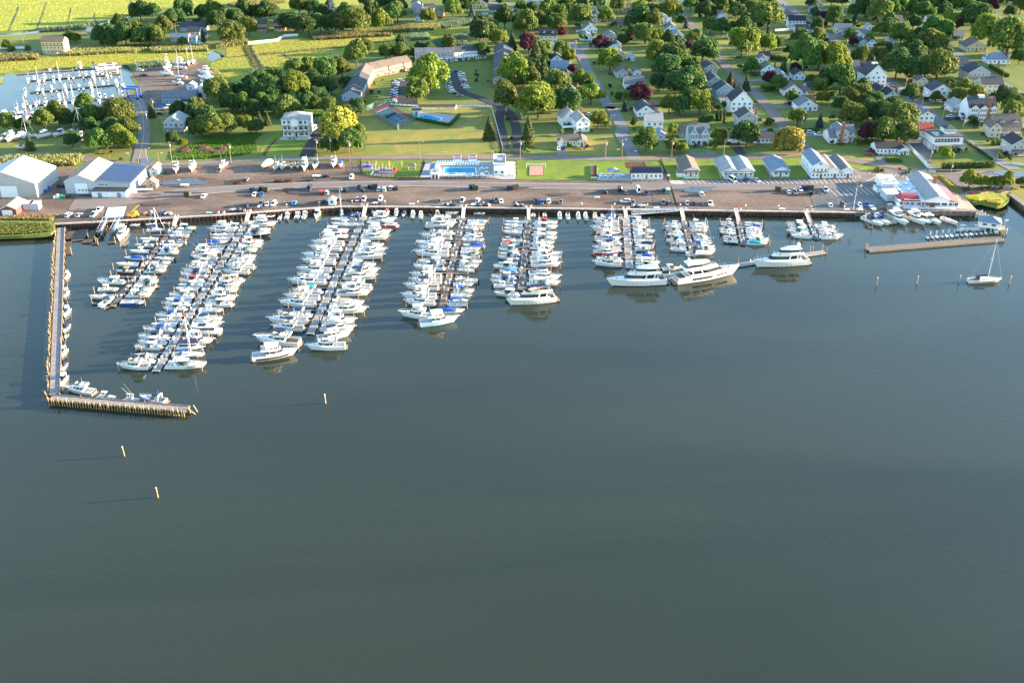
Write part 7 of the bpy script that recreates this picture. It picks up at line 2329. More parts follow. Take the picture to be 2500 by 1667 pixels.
# ------------------------------------------------------------------ marina sheds on the left
def shed(tile,ul,ur,vf,depth,h,label,wall='wall_metal',roof='roof_white',pitch=.42,ridge='y',rz=0.0):
 p0,p1 = g(tile,ul,vf),g(tile,ur,vf)
 r = empty('storage_shed',(p0 + p1) / 2,rz)
 tag(r,label,'shed')
 W = (p1 - p0).length
 wl,rf = gable(r,-W / 2,W / 2,0,depth,0,h,ridge,pitch,wall,roof,wins=False,ov=.15)
 q = MB()
 for i in range(int(depth / 1.3)):
  for sg in (-1,1):
   q.tube((sg * W / 2,.6 + i * 1.3,h + .24),(0,.6 + i * 1.3,h + W / 2 * pitch + .24),.06,None,3)
 obj('roof_seam',q.mesh('roof_seam',roof),rf)['kind'] = 'stuff'
 return r,W
mat('wall_ribbed',(0.46,0.44,0.42),0.6,var=0.06,scale=0.4)
r,W = shed('B1',-260,420,1005,24,6.7,'tall grey metal storage barn with white roof at far left','wall_ribbed','roof_white',.38)
obj('roller_door',MB().box(-W * .08,W * .19,-.12,0,0,5.4).mesh('roller_door','white'),r)
q = MB()
for i in range(60):
 x = -W / 2 + (i + .5) * W / 60
 q.box(x - .05,x + .05,-.05,0,0,6.7)
obj('wall_rib',q.mesh('wall_rib','wall_ribbed'),r)['kind'] = 'stuff'
r,W = shed('B1',735,1075,965,26,5.8,'pale metal workshop shed with tan and blue-grey roof','wall_bluegrey','roof_tan',.45)
obj('roller_door',MB().box(-W * .18,W * .22,-.12,0,0,5.0).mesh('roller_door','white'),r)
for k in range(4):
 obj('door_window',MB().box(-W * .09 + k * 1.6,-W * .09 + k * 1.6 + .8,-.16,-.12,1.5,2.1).mesh('door_window','pane'),r)
x0,x1 = W / 2,W / 2 + (g('B1',1465,965) - g('B1',1085,965)).length
obj('lean_to_wall',MB().add([(x0,.3,0),(x1,.3,0),(x1,.3,4.6),(x0,.3,6.0),(x0,26,0),(x1,26,0),(x1,26,4.6),(x0,26,6.0)],[(0,1,2,3),(5,4,7,6),(1,5,6,2),(3,2,6,7),(0,3,7,4)]).mesh('lean_to_wall','wall_bluegrey'),r)
q = MB()
slab(q,[(x0 - .1,0,6.1),(x1 + .3,0,4.65),(x1 + .3,26.2,4.65),(x0 - .1,26.2,6.1)],.15)
lr = obj('lean_to_roof',q.mesh('lean_to_roof','roof_grey'),r)
for i in range(8):
 for j in range(6):
  ax = x0 + .4 + i * (x1 - x0 - .6) / 8
  bx_ = ax + (x1 - x0 - .6) / 8 - .12
  ay,by = 1 + j * 4.1,1 + (j + 1) * 4.1 - .12
  za = lambda x: 6.1 - (x - x0 + .1) / (x1 - x0 + .4) * 1.45 + .2
  q = MB()
  slab(q,[(ax,ay,za(ax)),(bx_,ay,za(bx_)),(bx_,by,za(bx_)),(ax,by,za(ax))],.06)
  obj('solar_panel',q.mesh('solar_panel','solar_blue'),lr)
obj('annex',MB().box(x0 - .5,x1 - .8,-5.0,.29,0,2.9).mesh('annex','wall_white'),r)
obj('annex_roof',MB().box(x0 - .7,x1 - .6,-5.2,.2,2.9,3.1).mesh('annex_roof','roof_black'),r)
for k,m_ in ((.2,'skyblue'),(.5,'white'),(.75,'skyblue')):
 xx = x0 + k * (x1 - x0)
 obj('door',MB().box(xx - .9,xx + .9,-5.1,-5.0,.05,2.3).mesh('door','steelblue' if m_ == 'skyblue' else m_),r)
for k in (.12,.2,.3):
 obj('window',WIN,r,(x0 + k * (x1 - x0),.3,3.9),0,(1.0,1,1.0))
r,W = shed('B1',15,190,1205,11,3.0,'small red-sided shed with tan roof near the left marsh','wall_redshed','roof_tan',.45)
obj('door',MB().box(-W * .4,W * .25,-.1,0,0,2.5).mesh('door','bluegrey' if 'bluegrey' in MATS else 'white'),r)
for i,(u_,lb) in enumerate([(310,'left grey tank box beside the red shed'),(385,'right grey tank box beside the red shed')]):
 o = empty('storage_tank',g('B1',u_,1150),.1)
 obj('tank_body',MB().box(-1.9,1.9,0,4.5,.2,3.0).mesh('tank_body','silver'),o)
 obj('tank_lid',MB().box(-2,2,-.1,4.6,3.0,3.2).mesh('tank_lid','wall_metal'),o)
 obj('skid',MB().box(-1.8,-1.5,0,4.5,0,.2).box(1.5,1.8,0,4.5,0,.2).mesh('skid','darkgrey'),o)
 tag(o,lb,'tank','tank boxes')
r,W = bhouse('cottage','B1',1705,780,95,'small blue-white cottage with tan roof beside the workshop',cat='cottage')
gable(r,-W / 2,W / 2,0,8,.2,3.0,'y',.8,'wall_bluegrey','roof_tan',storeys=1,base=.2)
r,W = bhouse('cottage','B1',1670,905,50,'little brown gabled hut right of the workshop trailer',cat='hut')
gable(r,-2.5,2.5,0,4,.1,2.4,'y',.8,'wall_tan','roof_brown',storeys=1)
r,W = bhouse('boat_shed','T1',1975,1150,370,'long low boatyard shed with brown and grey roof',cat='shed')
gable(r,-W / 2,W / 2,0,13,.1,3.6,'x',.45,'wall_blue','roof_grey',storeys=1,wn=9)
obj('annex',MB().box(W * .12,W * .45,-4.5,-.02,0,2.6).mesh('annex','wall_white'),r)
obj('annex_roof',MB().box(W * .11,W * .46,-4.7,-.0,2.6,2.8).mesh('annex_roof','roof_black'),r)
r,W = bhouse('boat_shed','T1',2215,1110,85,'tall narrow white gabled boat shed in the boatyard',cat='shed')
gable(r,-W / 2,W / 2,0,16,.1,6.5,'y',.7,'wall_white','roof_white',wins=False)
obj('door',MB().box(-W * .28,W * .28,-.1,0,0,4.5).mesh('door','darkgrey'),r)
# ------------------------------------------------------------------ marina cottages and offices
def cottage(ul,ur,vf,depth,label,roof='roof_brown',gables=1,tile='B4'):
 p0,p1 = g(tile,ul,vf),g(tile,ur,vf)
 r = empty('marina_cottage',(p0 + p1) / 2)
 tag(r,label,'cottage','white cottages along the marina drive')
 W = (p1 - p0).length
 gw = W / gables
 for k in range(gables):
  x0 = -W / 2 + k * gw
  gable(r,x0,x0 + gw - .05,1.5,depth,.4,3.2,'y',.42,'wall_white',roof,storeys=1,base=.4,wn=3,ov=.5,attic=False)
  porch(r,x0 + .2,x0 + gw - .3,1.5,1.6,.4,2.9,roof=True,m='trim',rm=roof,railing=False)
  for j in range(6):
   obj('veranda_post',MB().box(x0 - 1.2,x0 - 1.0,1.5 + j * (depth - 2) / 5,1.7 + j * (depth - 2) / 5,.1,3.2).mesh('veranda_post','trim'),r)
  q = MB()
  if k == 0:
   slab(q,[(x0 - 1.5,1.2,3.15),(x0,1.2,3.55),(x0,depth,3.55),(x0 - 1.5,depth,3.15)],.12)
   obj('veranda_roof',q.mesh('veranda_roof',roof),r)
 return r
cottage(765,935,795,20,'single white gabled cottage with brown roof left of the double cottage','roof_brown')
cottage(1205,1540,800,20,'double-gabled white cottage in the middle of the row','roof_light',2)
cottage(1755,1932,795,20,'white cottage with pale blue-grey roof and blue sign','roof_blue')
r,W = bhouse('marina_office','B4',2255,800,170,'tall two-storey white marina office at the right of the cottages',cat='office')
gable(r,-W / 2,W / 2,0,20,.3,6.4,'y',.55,'wall_white','roof_blue',storeys=2,base=.3,wn=4)
obj('storey_band',MB().box(-W / 2 - .05,W / 2 + .05,-.5,-.02,3.4,3.6).mesh('storey_band','maroon'),r)
x0 = W / 2
for k,rf_ in enumerate(('roof_tan','roof_grey')):
 gable(r,x0 + k * W * .85 + .03,x0 + (k + 1) * W * .85,.3,20,.3,3.8,'y',.55,'wall_white',rf_,storeys=1,base=.3,wn=4,name='hall_wall',attic=False)
obj('sign_board',MB().box(-1.2,1.2,-.1,-.02,3.0,3.35).mesh('sign_board','brownpaint'),r)
obj('sign_board',MB().box(x0 + W * .75,x0 + W * .75 + 2.4,.18,.28,3.0,3.35).mesh('sign_board','brownpaint'),r)
r,W = bhouse('snack_bar','B4',360,820,345,'white snack bar with two rows of solar panels on its roof',cat='building')
gable(r,-W / 2,W / 2,1.5,10,.3,3.0,'x',.32,'wall_white','roof_dark',storeys=1,wn=7,base=.3)
porch(r,-W / 2,W / 2,1.5,2.0,.3,2.8,roof=False,railing=False,n=6)
for j in range(2):
 for i in range(10):
  ya,yb = 1.6 + j * 2.1,1.6 + j * 2.1 + 1.9
  z_ = lambda y: 3.3 + (y - 1.5) * .32 + .26
  q = MB()
  xa = -W / 2 + .3 + i * (W - .6) / 10
  slab(q,[(xa,ya,z_(ya)),(xa + (W - .6) / 10 - .1,ya,z_(ya)),(xa + (W - .6) / 10 - .1,yb,z_(yb)),(xa,yb,z_(yb))],.06)
  obj('solar_panel',q.mesh('solar_panel','solar'),r)
chimney(r,-W / 2 - .1,4,0,6.2,.9)
r,W = bhouse('garden_shed','B4',730,785,60,'small white shed left of the single white cottage',cat='shed')
gable(r,-1.7,1.7,0,3,0,2.4,'x',.5,'wall_white','roof_grey',wins=False)
obj('door',MB().box(-.5,.5,-.06,0,0,2).mesh('door','trim'),r)
r,W = bhouse('dock_hut','B2',1405,1095,75,'little white gabled hut on the bulkhead edge',cat='hut')
gable(r,-W / 2,W / 2,0,3.2,.1,2.4,'y',.5,'wall_white','roof_white',storeys=1,wn=1)
p_ = g('B5',1965,1345,1.75)
r = empty('dock_hut',p_,-.35)
tag(r,'white fuel dock hut with pale hipped roof at the pier end','hut')
gable(r,-4.2,4.2,0,7,0,2.7,'x',.45,'wall_white','roof_blue',hip=True,storeys=0,ov=.5)
for k in (-2,1.6):
 obj('window',WIN,r,(k,0,1.0),0,(2.2,1,1.1))
for k in (2,4.5):
 obj('window',WIN,r,(-4.2,k,1.0),-math.pi / 2,(2.0,1,1.1))
# ------------------------------------------------------------------ restaurant
p0 = g('B5',960,1110)
p1 = g('B5',1615,1128)
r = empty('restaurant',p0,math.atan2((p1 - p0).y,(p1 - p0).x))
tag(r,'rambling white waterfront restaurant with red metal roof sections','restaurant')
W = (p1 - p0).length
wx = W / 655.0
gable(r,300 * wx,560 * wx,0,34,.2,3.6,'y',.36,'wall_white','roof_light',wins=False,ov=.4,name='main_hall')
obj('flat_roofed_hall',MB().box(60 * wx,330 * wx,.4,26,0,3.3).mesh('flat_roofed_hall','wall_white'),r)
obj('flat_roof',MB().box(58 * wx,330 * wx,.3,26.1,3.3,3.5).mesh('flat_roof','roof_white'),r)
obj('kitchen_block',MB().box(-60 * wx,130 * wx,20,34,0,3.5).mesh('kitchen_block','wall_white'),r)
obj('kitchen_roof',MB().box(-62 * wx,132 * wx,19.9,34.1,3.5,3.7).mesh('kitchen_roof','roof_white'),r)
q = MB()
q.prism([(-5 * wx,-.6),(235 * wx,-.6),(235 * wx,7),(-5 * wx,7)],3.0,[(50 * wx,3.5),(232 * wx,3.5),(232 * wx,6.8),(50 * wx,6.8)],4.4)
mat('red_roof',(0.28,0.03,0.04),0.5,var=.1,scale=.5)
mat('pink_roof',(0.36,0.12,0.12),0.5,var=.1,scale=.5)
obj('front_red_roof',q.mesh('front_red_roof','red_roof'),r)
obj('dining_wing',MB().box(0,235 * wx,-.2,9,0,3.0).mesh('dining_wing','wall_white'),r)
q = MB()
slab(q,[(560 * wx,-1,3.9),(660 * wx,-1,3.0),(660 * wx,24,3.0),(560 * wx,24,3.9)],.15)
obj('side_red_roof',q.mesh('side_red_roof','pink_roof'),r)
obj('side_porch',MB().box(560 * wx,652 * wx,.0,23,0,3.0).mesh('side_porch','wall_white'),r)
for k in range(4):
 obj('window',WIN,r,((30 + 60 * k) * wx,-.2,1.1),0,(3.4,1,1.5))
for k in range(3):
 obj('window',WIN,r,(0,1.4 + 2.8 * k,1.1),-math.pi / 2,(2.2,1,1.5))
for k,ww in ((265,3.4),(320,3.0),(430,3.4),(500,3.4),(580,2.8),(625,2.8)):
 obj('window',WIN,r,(k * wx,0.38 if k < 300 else -.01,1.1),0,(ww,1,1.5))
obj('door',DOOR,r,(372 * wx,0,.2),0,(2.4,1,2.3))
for i,(x,y) in enumerate([(180,12),(230,9),(120,17),(260,15),(90,24),(20,26),(200,20)]):
 z_ = 3.7 if y > 20 and x < 130 else 3.5
 obj('roof_vent',MB().box(x * wx - .6,x * wx + .6,y - .6,y + .6,z_,z_ + .9).mesh('roof_vent','silver'),r)
chimney(r,520 * wx,20,3,8.2,1.3)
r2 = empty('cold_store',g('B5',915,1050),.05)
tag(r2,'pale blue container store left of the restaurant','container')
obj('body',MB().box(-3.6,3.6,0,8,.1,3.3).mesh('body','wall_bluegrey'),r2)
obj('roof',MB().box(-3.7,3.7,-.1,8.1,3.3,3.5).mesh('roof','roof_white'),r2)
q = MB()
for i in range(20):
 q.box(-3.5 + i * .36,-3.4 + i * .36,-.06,0,.2,3.2)
obj('corrugation',q.mesh('corrugation','wall_bluegrey'),r2)['kind'] = 'stuff'
r2 = empty('fence_enclosure',g('B5',790,955))
tag(r2,'white board enclosure at the back left of the restaurant','fence')
for (x0,x1,y0,y1) in ((-3,4,0,.15),(-3,-2.85,.2,5),(-3,4,5.1,5.25)):
 obj('board_panel',MB().box(x0,x1,y0,y1,0,2.2).mesh('board_panel','white'),r2)
# ------------------------------------------------------------------ vehicles
for n_,c_,r_ in [('car_white',(0.72,0.72,0.71),.25),('car_silver',(0.40,0.41,0.42),.28),('car_grey',(0.14,0.145,0.15),.3),('car_black',(0.018,0.018,0.02),.25),('car_navy',(0.02,0.035,0.10),.25),('car_blue',(0.02,0.12,0.42),.25),
 ('car_bright',(0.02,0.30,0.75),.3),('car_red',(0.42,0.02,0.025),.25),('car_maroon',(0.12,0.015,0.02),.3),('car_brown',(0.09,0.055,0.04),.4),('car_olive',(0.06,0.06,0.035),.5),('car_green',(0.03,0.18,0.12),.4)]:
 mat(n_,c_,r_)
WHEEL = MB().tube((0,-.11,0),(0,.11,0),.34,None,12).mesh('wheel','rubber')
RIM = MB().tube((0,-.115,0),(0,.115,0),.19,None,8).mesh('rim','silver')
HEAD = MB().box(-.04,.04,-.2,.2,-.08,.08).mesh('headlight','white')
TAIL = MB().box(-.04,.04,-.14,.14,-.12,.12).mesh('taillight','red')
def car_spec(kind):
 L,W,h1,h2 = {'s': (4.7,1.82,.78,1.42),'u': (4.7,1.9,.95,1.75),'p': (5.6,1.98,1.0,1.85),'v': (5.6,2.0,1.05,2.3),'j': (4.2,1.85,1.05,1.85)}[kind]
 w = W / 2
 def sec(x,ww,zb,zt):
  return [(x,ww * .92,zb),(x,ww,zb + .25),(x,ww * .97,zt - .12),(x,ww * .86,zt),(x,-ww * .86,zt),(x,-ww * .97,zt - .12),(x,-ww,zb + .25),(x,-ww * .92,zb)]
 hood = {'s': .88,'u': .95,'p': .95,'v': .9,'j': .98}[kind]
 S = [sec(-L / 2,w * .88,.35,h1 * (.92 if kind == 's' else 1)),sec(-L / 2 + .25,w,.26,h1),sec(-L * .1,w,.24,h1 + .02),sec(L * .22,w,.24,h1),sec(L / 2 - .45,w * .97,.26,h1 * hood),sec(L / 2,w * .80,.36,h1 * hood * .82)]
 P = [('body',MB().loft(S,closed=True).mesh('body','car_white'),None)]
 x0,x1,x2,x3 = {'s': (-.42,-.24,.06,.24),'u': (-.485,-.44,.08,.24),'p': (-.10,-.06,.14,.27),'v': (-.49,-.475,.20,.36),'j': (-.47,-.46,.10,.17)}[kind]
 bot = [(x0 * L,-w * .88),(x3 * L,-w * .86),(x3 * L,w * .86),(x0 * L,w * .88)]
 top = [(x1 * L,-w * .70),(x2 * L,-w * .68),(x2 * L,w * .68),(x1 * L,w * .70)]
 P.append(('window',MB().prism(bot,h1 - .01,top,h2 - .05).mesh('window','glass'),None))
 t2 = grow(top,.03)
 P.append(('roof',MB().prism(t2,h2 - .05,grow(top,-.08),h2 + .02).mesh('roof','car_white'),None))
 q = MB()
 for i in range(4):
  b_,t_ = Vector((*bot[i],h1)),Vector((*top[i],h2 - .04))
  q.tube(b_,t_,.05,None,4)
 P.append(('pillar',q.mesh('pillar','car_white'),None))
 if kind == 'p':
  P.append(('bed',MB().box(-L * .47,-L * .12,-w * .78,w * .78,h1 - .3,h1 + .035).mesh('bed','black'),None))
 return P,L,w,h1
CARS = {k: car_spec(k) for k in 'supvj'}
CN = {'w': ('white','car_white'),'s': ('silver','car_silver'),'g': ('grey','car_grey'),'k': ('black','car_black'),'n': ('navy','car_navy'),'b': ('blue','car_blue'),'c': ('bright blue','car_bright'),'r': ('red','car_red'),'m': ('maroon','car_maroon'),'o': ('brown','car_brown')}
KN = {'s': 'car','u': 'sport utility vehicle','p': 'pickup truck','v': 'van','j': 'off-road vehicle'}
def car(code,p,rz,place,group='parked cars'):
 P,L,w,h1 = CARS[code[0]]
 col = CN[code[1]][1]
 r = inst(P,{'s': 'parked_car','u': 'parked_car','p': 'pickup_truck','v': 'van','j': 'parked_car'}[code[0]],p,rz,{'body': col,'roof': col,'pillar': col})
 for sx in (-.30,.31):
  for sy in (-1,1):
   o = obj('wheel',WHEEL,r,(sx * L,sy * (w - .1),.34))
   obj('rim',RIM,o)
 for sy in (-1,1):
  obj('headlight',HEAD,r,(L / 2 - .06,sy * w * .58,h1 * .72))
  obj('taillight',TAIL,r,(-L / 2 + .02,sy * w * .72,h1 * .75))
 reg(r,CN[code[1]][0] + ' ' + KN[code[0]],place,{'p': 'pickup truck','v': 'van'}.get(code[0],'car'),group,'from the left')
CARTXT = [
 ('row','in the row along the bulkhead','B1 760,1215,uw 870,1212,ss 1040,1208,pw;B2 465,1102,un 625,1088,ug 697,1095,sw 762,1092,uw 990,1078,sc 1315,1062,sk 1480,1052,vg 1687,1042,ss 1757,1042,us 1940,1037,uw;B3 328,1052,sg 583,1052,pw 752,1052,uw 893,1058,sn 950,1047,pg 1010,1062,sw 1390,1062,un 1463,1072,sb 1533,1060,uw 1668,1068,sg;B4 205,1074,sg 538,1078,ug 603,1080,sg 800,1082,ss 870,1082,sn 985,1087,sg 1055,1085,pw;B5 210,1102,sw 347,1106,jo 535,1102,sw 608,1096,sb'),
 ('mid','standing in the middle of the gravel lot','B1 1100,1155,pw 2250,1005,sw;B2 550,988,sw 630,985,sb 515,935,sn 620,923,jk 1155,925,vn 1285,968,ur 1348,968,us 1495,935,ug 1553,938,sk 1705,903,sn 1740,935,uk 1820,903,jk 1925,928,sw 1983,932,uw 2052,916,us 2117,918,uk;B3 2158,958,uk 2320,935,jk;B4 60,932,jk 123,962,sg 263,945,vw 347,973,un 545,940,sk 957,983,uw 1925,958,sw 1985,958,ps 2050,930,sw 2157,975,jk 2325,930,pw;B5 155,935,ps'),
 ('top','on the upper half of the gravel lot','B2 160,722,pg 460,822,ug 1620,798,uw'),
 ('cot','parked in front of the white cottages','B4 1310,828,vw 1465,828,sg 1570,830,sw'),
]
for key,place,txt in CARTXT:
 for seg in txt.split(';'):
  w_ = seg.split()
  for e in w_[1:]:
   u_,v_,c_ = e.split(',')
   R = random.Random(int(u_) * 3)
   car(c_,g(w_[0],float(u_),float(v_) - 3),math.radians((-90 if R.random() < .5 else 90) + R.uniform(-9,9) + (22 if key == 'cot' else 0)),place)
for place,txt in [('in the apartment court right-hand bays','T3 510,802,sn 570,822,sw 575,848,uw 580,870,ss 590,893,sw 600,916,sr 608,938,sn 612,956,sw 632,982,sw'),
 ('in the apartment court left-hand bays','T3 430,922,ss 432,948,sg 442,975,sw 458,1003,sw 473,1026,sw 498,1042,sk 552,1070,sg'),
 ('along the left edge of the apartment lot','T2 2110,925,sw 2103,952,us 2095,978,sk 2095,1004,uw 2092,1034,sw 2085,1062,sb 2085,1088,sr 2078,1116,ss 2078,1136,sw 2130,900,ss 2170,900,sw 2212,897,sm 2245,890,sn'),
 ('in the far gardens above the shore road','B4 2165,300,uw 2260,325,pw;T3 1985,1275,sw 2130,600,sg;T4 195,1215,sk 1355,643,sk 1920,1152,sn 1960,1170,sk;T5 300,390,ss 335,378,sw 822,912,sb 835,955,us 1535,1298,sw 1475,1200,sn 1820,1420,sg 1945,28,pw 2330,220,sw;B5 643,540,sr 655,495,pg'),
 ('in the boatyard behind the basin','T1 1550,788,uw 1590,845,pm 1770,1268,sk'),('on the gravel lot turned sideways','B4 118,1062,uw;B2 1330,785,sk')]:
 for seg in txt.split(';'):
  w_ = seg.split()
  for e in w_[1:]:
   u_,v_,c_ = e.split(',')
   R = random.Random(int(u_) * 3)
   car(c_,g(w_[0],float(u_),float(v_) - 2),math.radians(R.uniform(-8,8) + (180 if R.random() < .5 else 0)),place)
for place,txt in [('in the gardens, facing the camera','B3 1645,480,sw 1700,480,sn;B2 1212,260,vw 1290,270,sn;T5 293,498,sr 930,975,uk 1120,1005,uw;T3 1095,140,uw 1138,145,vw;T4 1450,1062,uw 1605,1335,sk;B5 700,525,uk;T1 482,592,sb')]:
 for seg in txt.split(';'):
  w_ = seg.split()
  for e in w_[1:]:
   u_,v_,c_ = e.split(',')
   car(c_,g(w_[0],float(u_),float(v_) - 2),math.radians(-90 + (35 if w_[0] == 'T5' else 0)),place)
# ------------------------------------------------------------------ skips, trailers, machines
SKIP = [('body',MB().prism([(-1,-.8),(1,-.8),(1,.8),(-1,.8)],.15,[(-1.15,-.95),(1.15,-.95),(1.15,.95),(-1.15,.95)],1.45).mesh('body','car_olive'),None),('lid',MB().prism([(-1.18,-.98),(1.18,-.98),(1.18,.98),(-1.18,.98)],1.45,[(-1.1,-.9),(1.1,-.9),(1.1,0),(-1.1,0)],1.75).mesh('lid','black'),None)]
for t_,u_,v_,m_ in [('B1',2075,990,'car_olive'),('B2',675,940,'car_olive'),('B2',1878,905,'car_olive'),('B3',688,912,'car_navy'),('B3',724,925,'car_olive'),('B3',1105,925,'car_navy'),('B3',1165,915,'car_olive'),('B4',1805,935,'car_brown'),('B4',2105,920,'car_navy'),('B4',2160,920,'car_olive')]:
 r = inst(SKIP,'refuse_skip',g(t_,u_,v_),rnd.uniform(-.3,.3),{'body': m_},(1.25,1.25,1.3))
 reg(r,{'car_olive': 'olive','car_navy': 'navy','car_brown': 'brown'}[m_] + ' lidded refuse skip','on the gravel lot','skip','refuse skips on the lot')
def trailer(t_,u_,v_,rz,L,label,load=None):
 r = empty('boat_trailer',g(t_,u_,v_),rz)
 tag(r,label,'trailer','boat trailers')
 obj('frame',MB().box(-L / 2,L / 2,-.95,-.82,.5,.62).box(-L / 2,L / 2,.82,.95,.5,.62).box(-L / 2,-L / 2 + .12,-.82,.82,.5,.62).box(0,.12,-.82,.82,.5,.62).box(L / 2 - .12,L / 2,-.82,.82,.5,.62).tube((L / 2,0,.56),(L / 2 + 1.6,0,.5),.06,None,5).mesh('frame','rust'),r)
 for sy in (-1,1):
  obj('wheel',WHEEL,r,(-L * .15,sy * 1.05,.34))
 if load:
  for k in range(4):
   obj('load',MB().box(-L / 2 + .2 + k * .02,L / 2 - .3,-.9 + k * .46,-.5 + k * .46,.62,.95 + .12 * (k % 2)).mesh('load',load),r)
 return r
trailer('B2',365,855,0,4.0,'rusty loaded trailer left of the grey vehicle on the lot','rust')
trailer('B2',815,838,.03,4.6,'rusty flat trailer by the marina drive, left of its pair','rust')
trailer('B2',925,834,.03,4.0,'rusty flat trailer by the marina drive, right of its pair','rust')
trailer('B2',1170,822,.0,4.0,'loaded rusty trailer beside the white boat trailer','wood_dark')
trailer('B2',1235,785,.02,4.4,'trailer with white tarpaulin behind the sideways black car','white')
trailer('B1',2040,885,.0,4.2,'trailer with white hull beside the big puddle','white')
trailer('B1',1600,935,.05,7.5,'long white work trailer beside the workshop shed','white')
r = empty('yellow_crane',g('B1',1480,1225),.3)
tag(r,'yellow mobile crane parked on the quay right of the slipway','crane')
obj('chassis',MB().box(-2.2,2.2,-1.1,1.1,.6,1.3).mesh('chassis','yellow'),r)
obj('cab',MB().prism([(.3,-.9),(2,-.9),(2,.3),(.3,.3)],1.3,[(.5,-.8),(1.7,-.8),(1.7,.2),(.5,.2)],2.9).mesh('cab','yellow'),r)
obj('boom',MB().loft([[(x,-.3 * k,z),(x,.3 * k,z),(x,.3 * k,z + .5 * k),(x,-.3 * k,z + .5 * k)] for x,z,k in ((-1.5,1.5,1),(.5,3.4,.9),(3.0,5.4,.7))],closed=True).mesh('boom','yellow'),r)
obj('counterweight',MB().box(-2.6,-1.6,-1,1,1.3,2.3).mesh('counterweight','orange'),r)
for sx in (-1.5,1.5):
 for sy in (-1,1):
  obj('wheel',WHEEL,r,(sx,sy * 1.15,.62),0,(1.8,1.5,1.8))
R = random.Random(9)
for i in range(14):
 u_ = 1590 + i * 21
 o = empty('mooring_gear',g('B1',u_,1190 + R.uniform(-12,18)),R.uniform(0,3))
 obj('drum',MB().tube((0,0,0),(0,0,R.uniform(.6,1.3)),.4,.4,10).mesh('drum',R.choice(['blue','darkgrey','grey','wood_dark','white','orange'])),o)
 obj('coil',MB().tube((.6,0,.05),(.6,0,.35),.5,.45,10).mesh('coil',R.choice(['wood_dark','grey','darkgrey'])),o)
 reg(o,'drum and coiled gear','behind the yellow crane','gear','quay clutter')
r = empty('travel_lift',g('T1',1470,1095),-.1)
tag(r,'blue travel-lift boat hoist at the edge of the basin','boat hoist')
for sx in (-4,4):
 for sy in (-2.5,2.5):
  obj('leg',MB().box(sx - .3,sx + .3,sy - .3,sy + .3,.4,7).mesh('leg','blue'),r)
  obj('wheel',WHEEL,r,(sx,sy,.7),0,(2,3,2))
obj('side_beam',MB().box(-4.4,4.4,-2.8,-2.2,6.4,7.1).mesh('side_beam','blue'),r)
obj('side_beam',MB().box(-4.4,4.4,2.2,2.8,6.4,7.1).mesh('side_beam','blue'),r)
obj('cross_beam',MB().box(-4.4,-3.6,-2.2,2.2,6.5,7.3).mesh('cross_beam','blue'),r)
obj('lower_beam',MB().box(-3.7,3.7,-2.7,-2.3,1.2,1.7).box(-3.7,3.7,2.3,2.7,1.2,1.7).mesh('lower_beam','blue'),r)
for t_,u_,v_,m_,lb in [('B1',480,950,'blue','blue tarpaulin heap beside the storage barn'),('B1',500,915,'blue','upper blue tarpaulin heap beside the storage barn'),('B1',680,1010,'green','green net heap between the barns'),('B1',630,1010,'white','white wrapped engine between the barns'),
 ('B1',735,1005,'olive','olive crate heap left of the workshop door'),('B1',680,890,'navy','dark covered gear beside the workshop wall'),('B1',545,850,'white','white covered dinghy behind the storage barn'),('B1',1490,950,'white','white sacks at the corner of the workshop')]:
 q = MB()
 R = random.Random(int(u_ + v_))
 for k in range(6):
  x,y,s_ = R.uniform(-1.6,1.6),R.uniform(-1.2,1.2),R.uniform(.5,1.1)
  q.prism([(x - s_,y - s_ * .7),(x + s_,y - s_ * .8),(x + s_ * .9,y + s_ * .7),(x - s_ * .8,y + s_ * .8)],0,[(x - s_ * .5,y - s_ * .3),(x + s_ * .6,y - s_ * .4),(x + s_ * .4,y + s_ * .4),(x - s_ * .5,y + s_ * .4)],R.uniform(.6,1.6))
 o = obj('covered_heap',q.mesh('covered_heap',m_),None,g(t_,u_,v_))
 tag(o,lb,'heap')
R = random.Random(8)
q = MB()
for k in range(16):
 x,y,s_ = R.uniform(-13,9),R.uniform(-7,7),R.uniform(1.2,3.2)
 q.sphere((x,y,0),s_,7,5,(1.3,1.1,.45))
o = obj('soil_heap',q.mesh('soil_heap','mulch'),None,g('B2',20,480))
o['kind'] = 'stuff'
tag(o,'reddish-brown soil heaps among the green weeds','soil')
JET = [('hull',MB().loft([[(x,-w_,.1),(x,-w_ * .9,z_),(x,0,z_ + .15),(x,w_ * .9,z_),(x,w_,.1)] for x,w_,z_ in ((-1.5,.5,.45),(0,.58,.6),(1.0,.45,.75),(1.6,.08,.6))]).mesh('hull','gel'),None),('seat',MB().box(-1.1,.2,-.2,.2,.6,1.0).mesh('seat','navy'),None),('handlebar',MB().box(.35,.5,-.4,.4,.95,1.1).mesh('handlebar','black'),None)]
for i in range(4):
 r = inst(JET,'jet_ski',g('B2',1615 + i * 27,1195 + (i % 2) * 4,.1),math.radians(60),{'hull': ['blue','gel','gel','blue'][i]})
 reg(r,['blue','white','white','blue'][i] + ' jet ski','beside the third dock gangway','jet ski','jet skis')
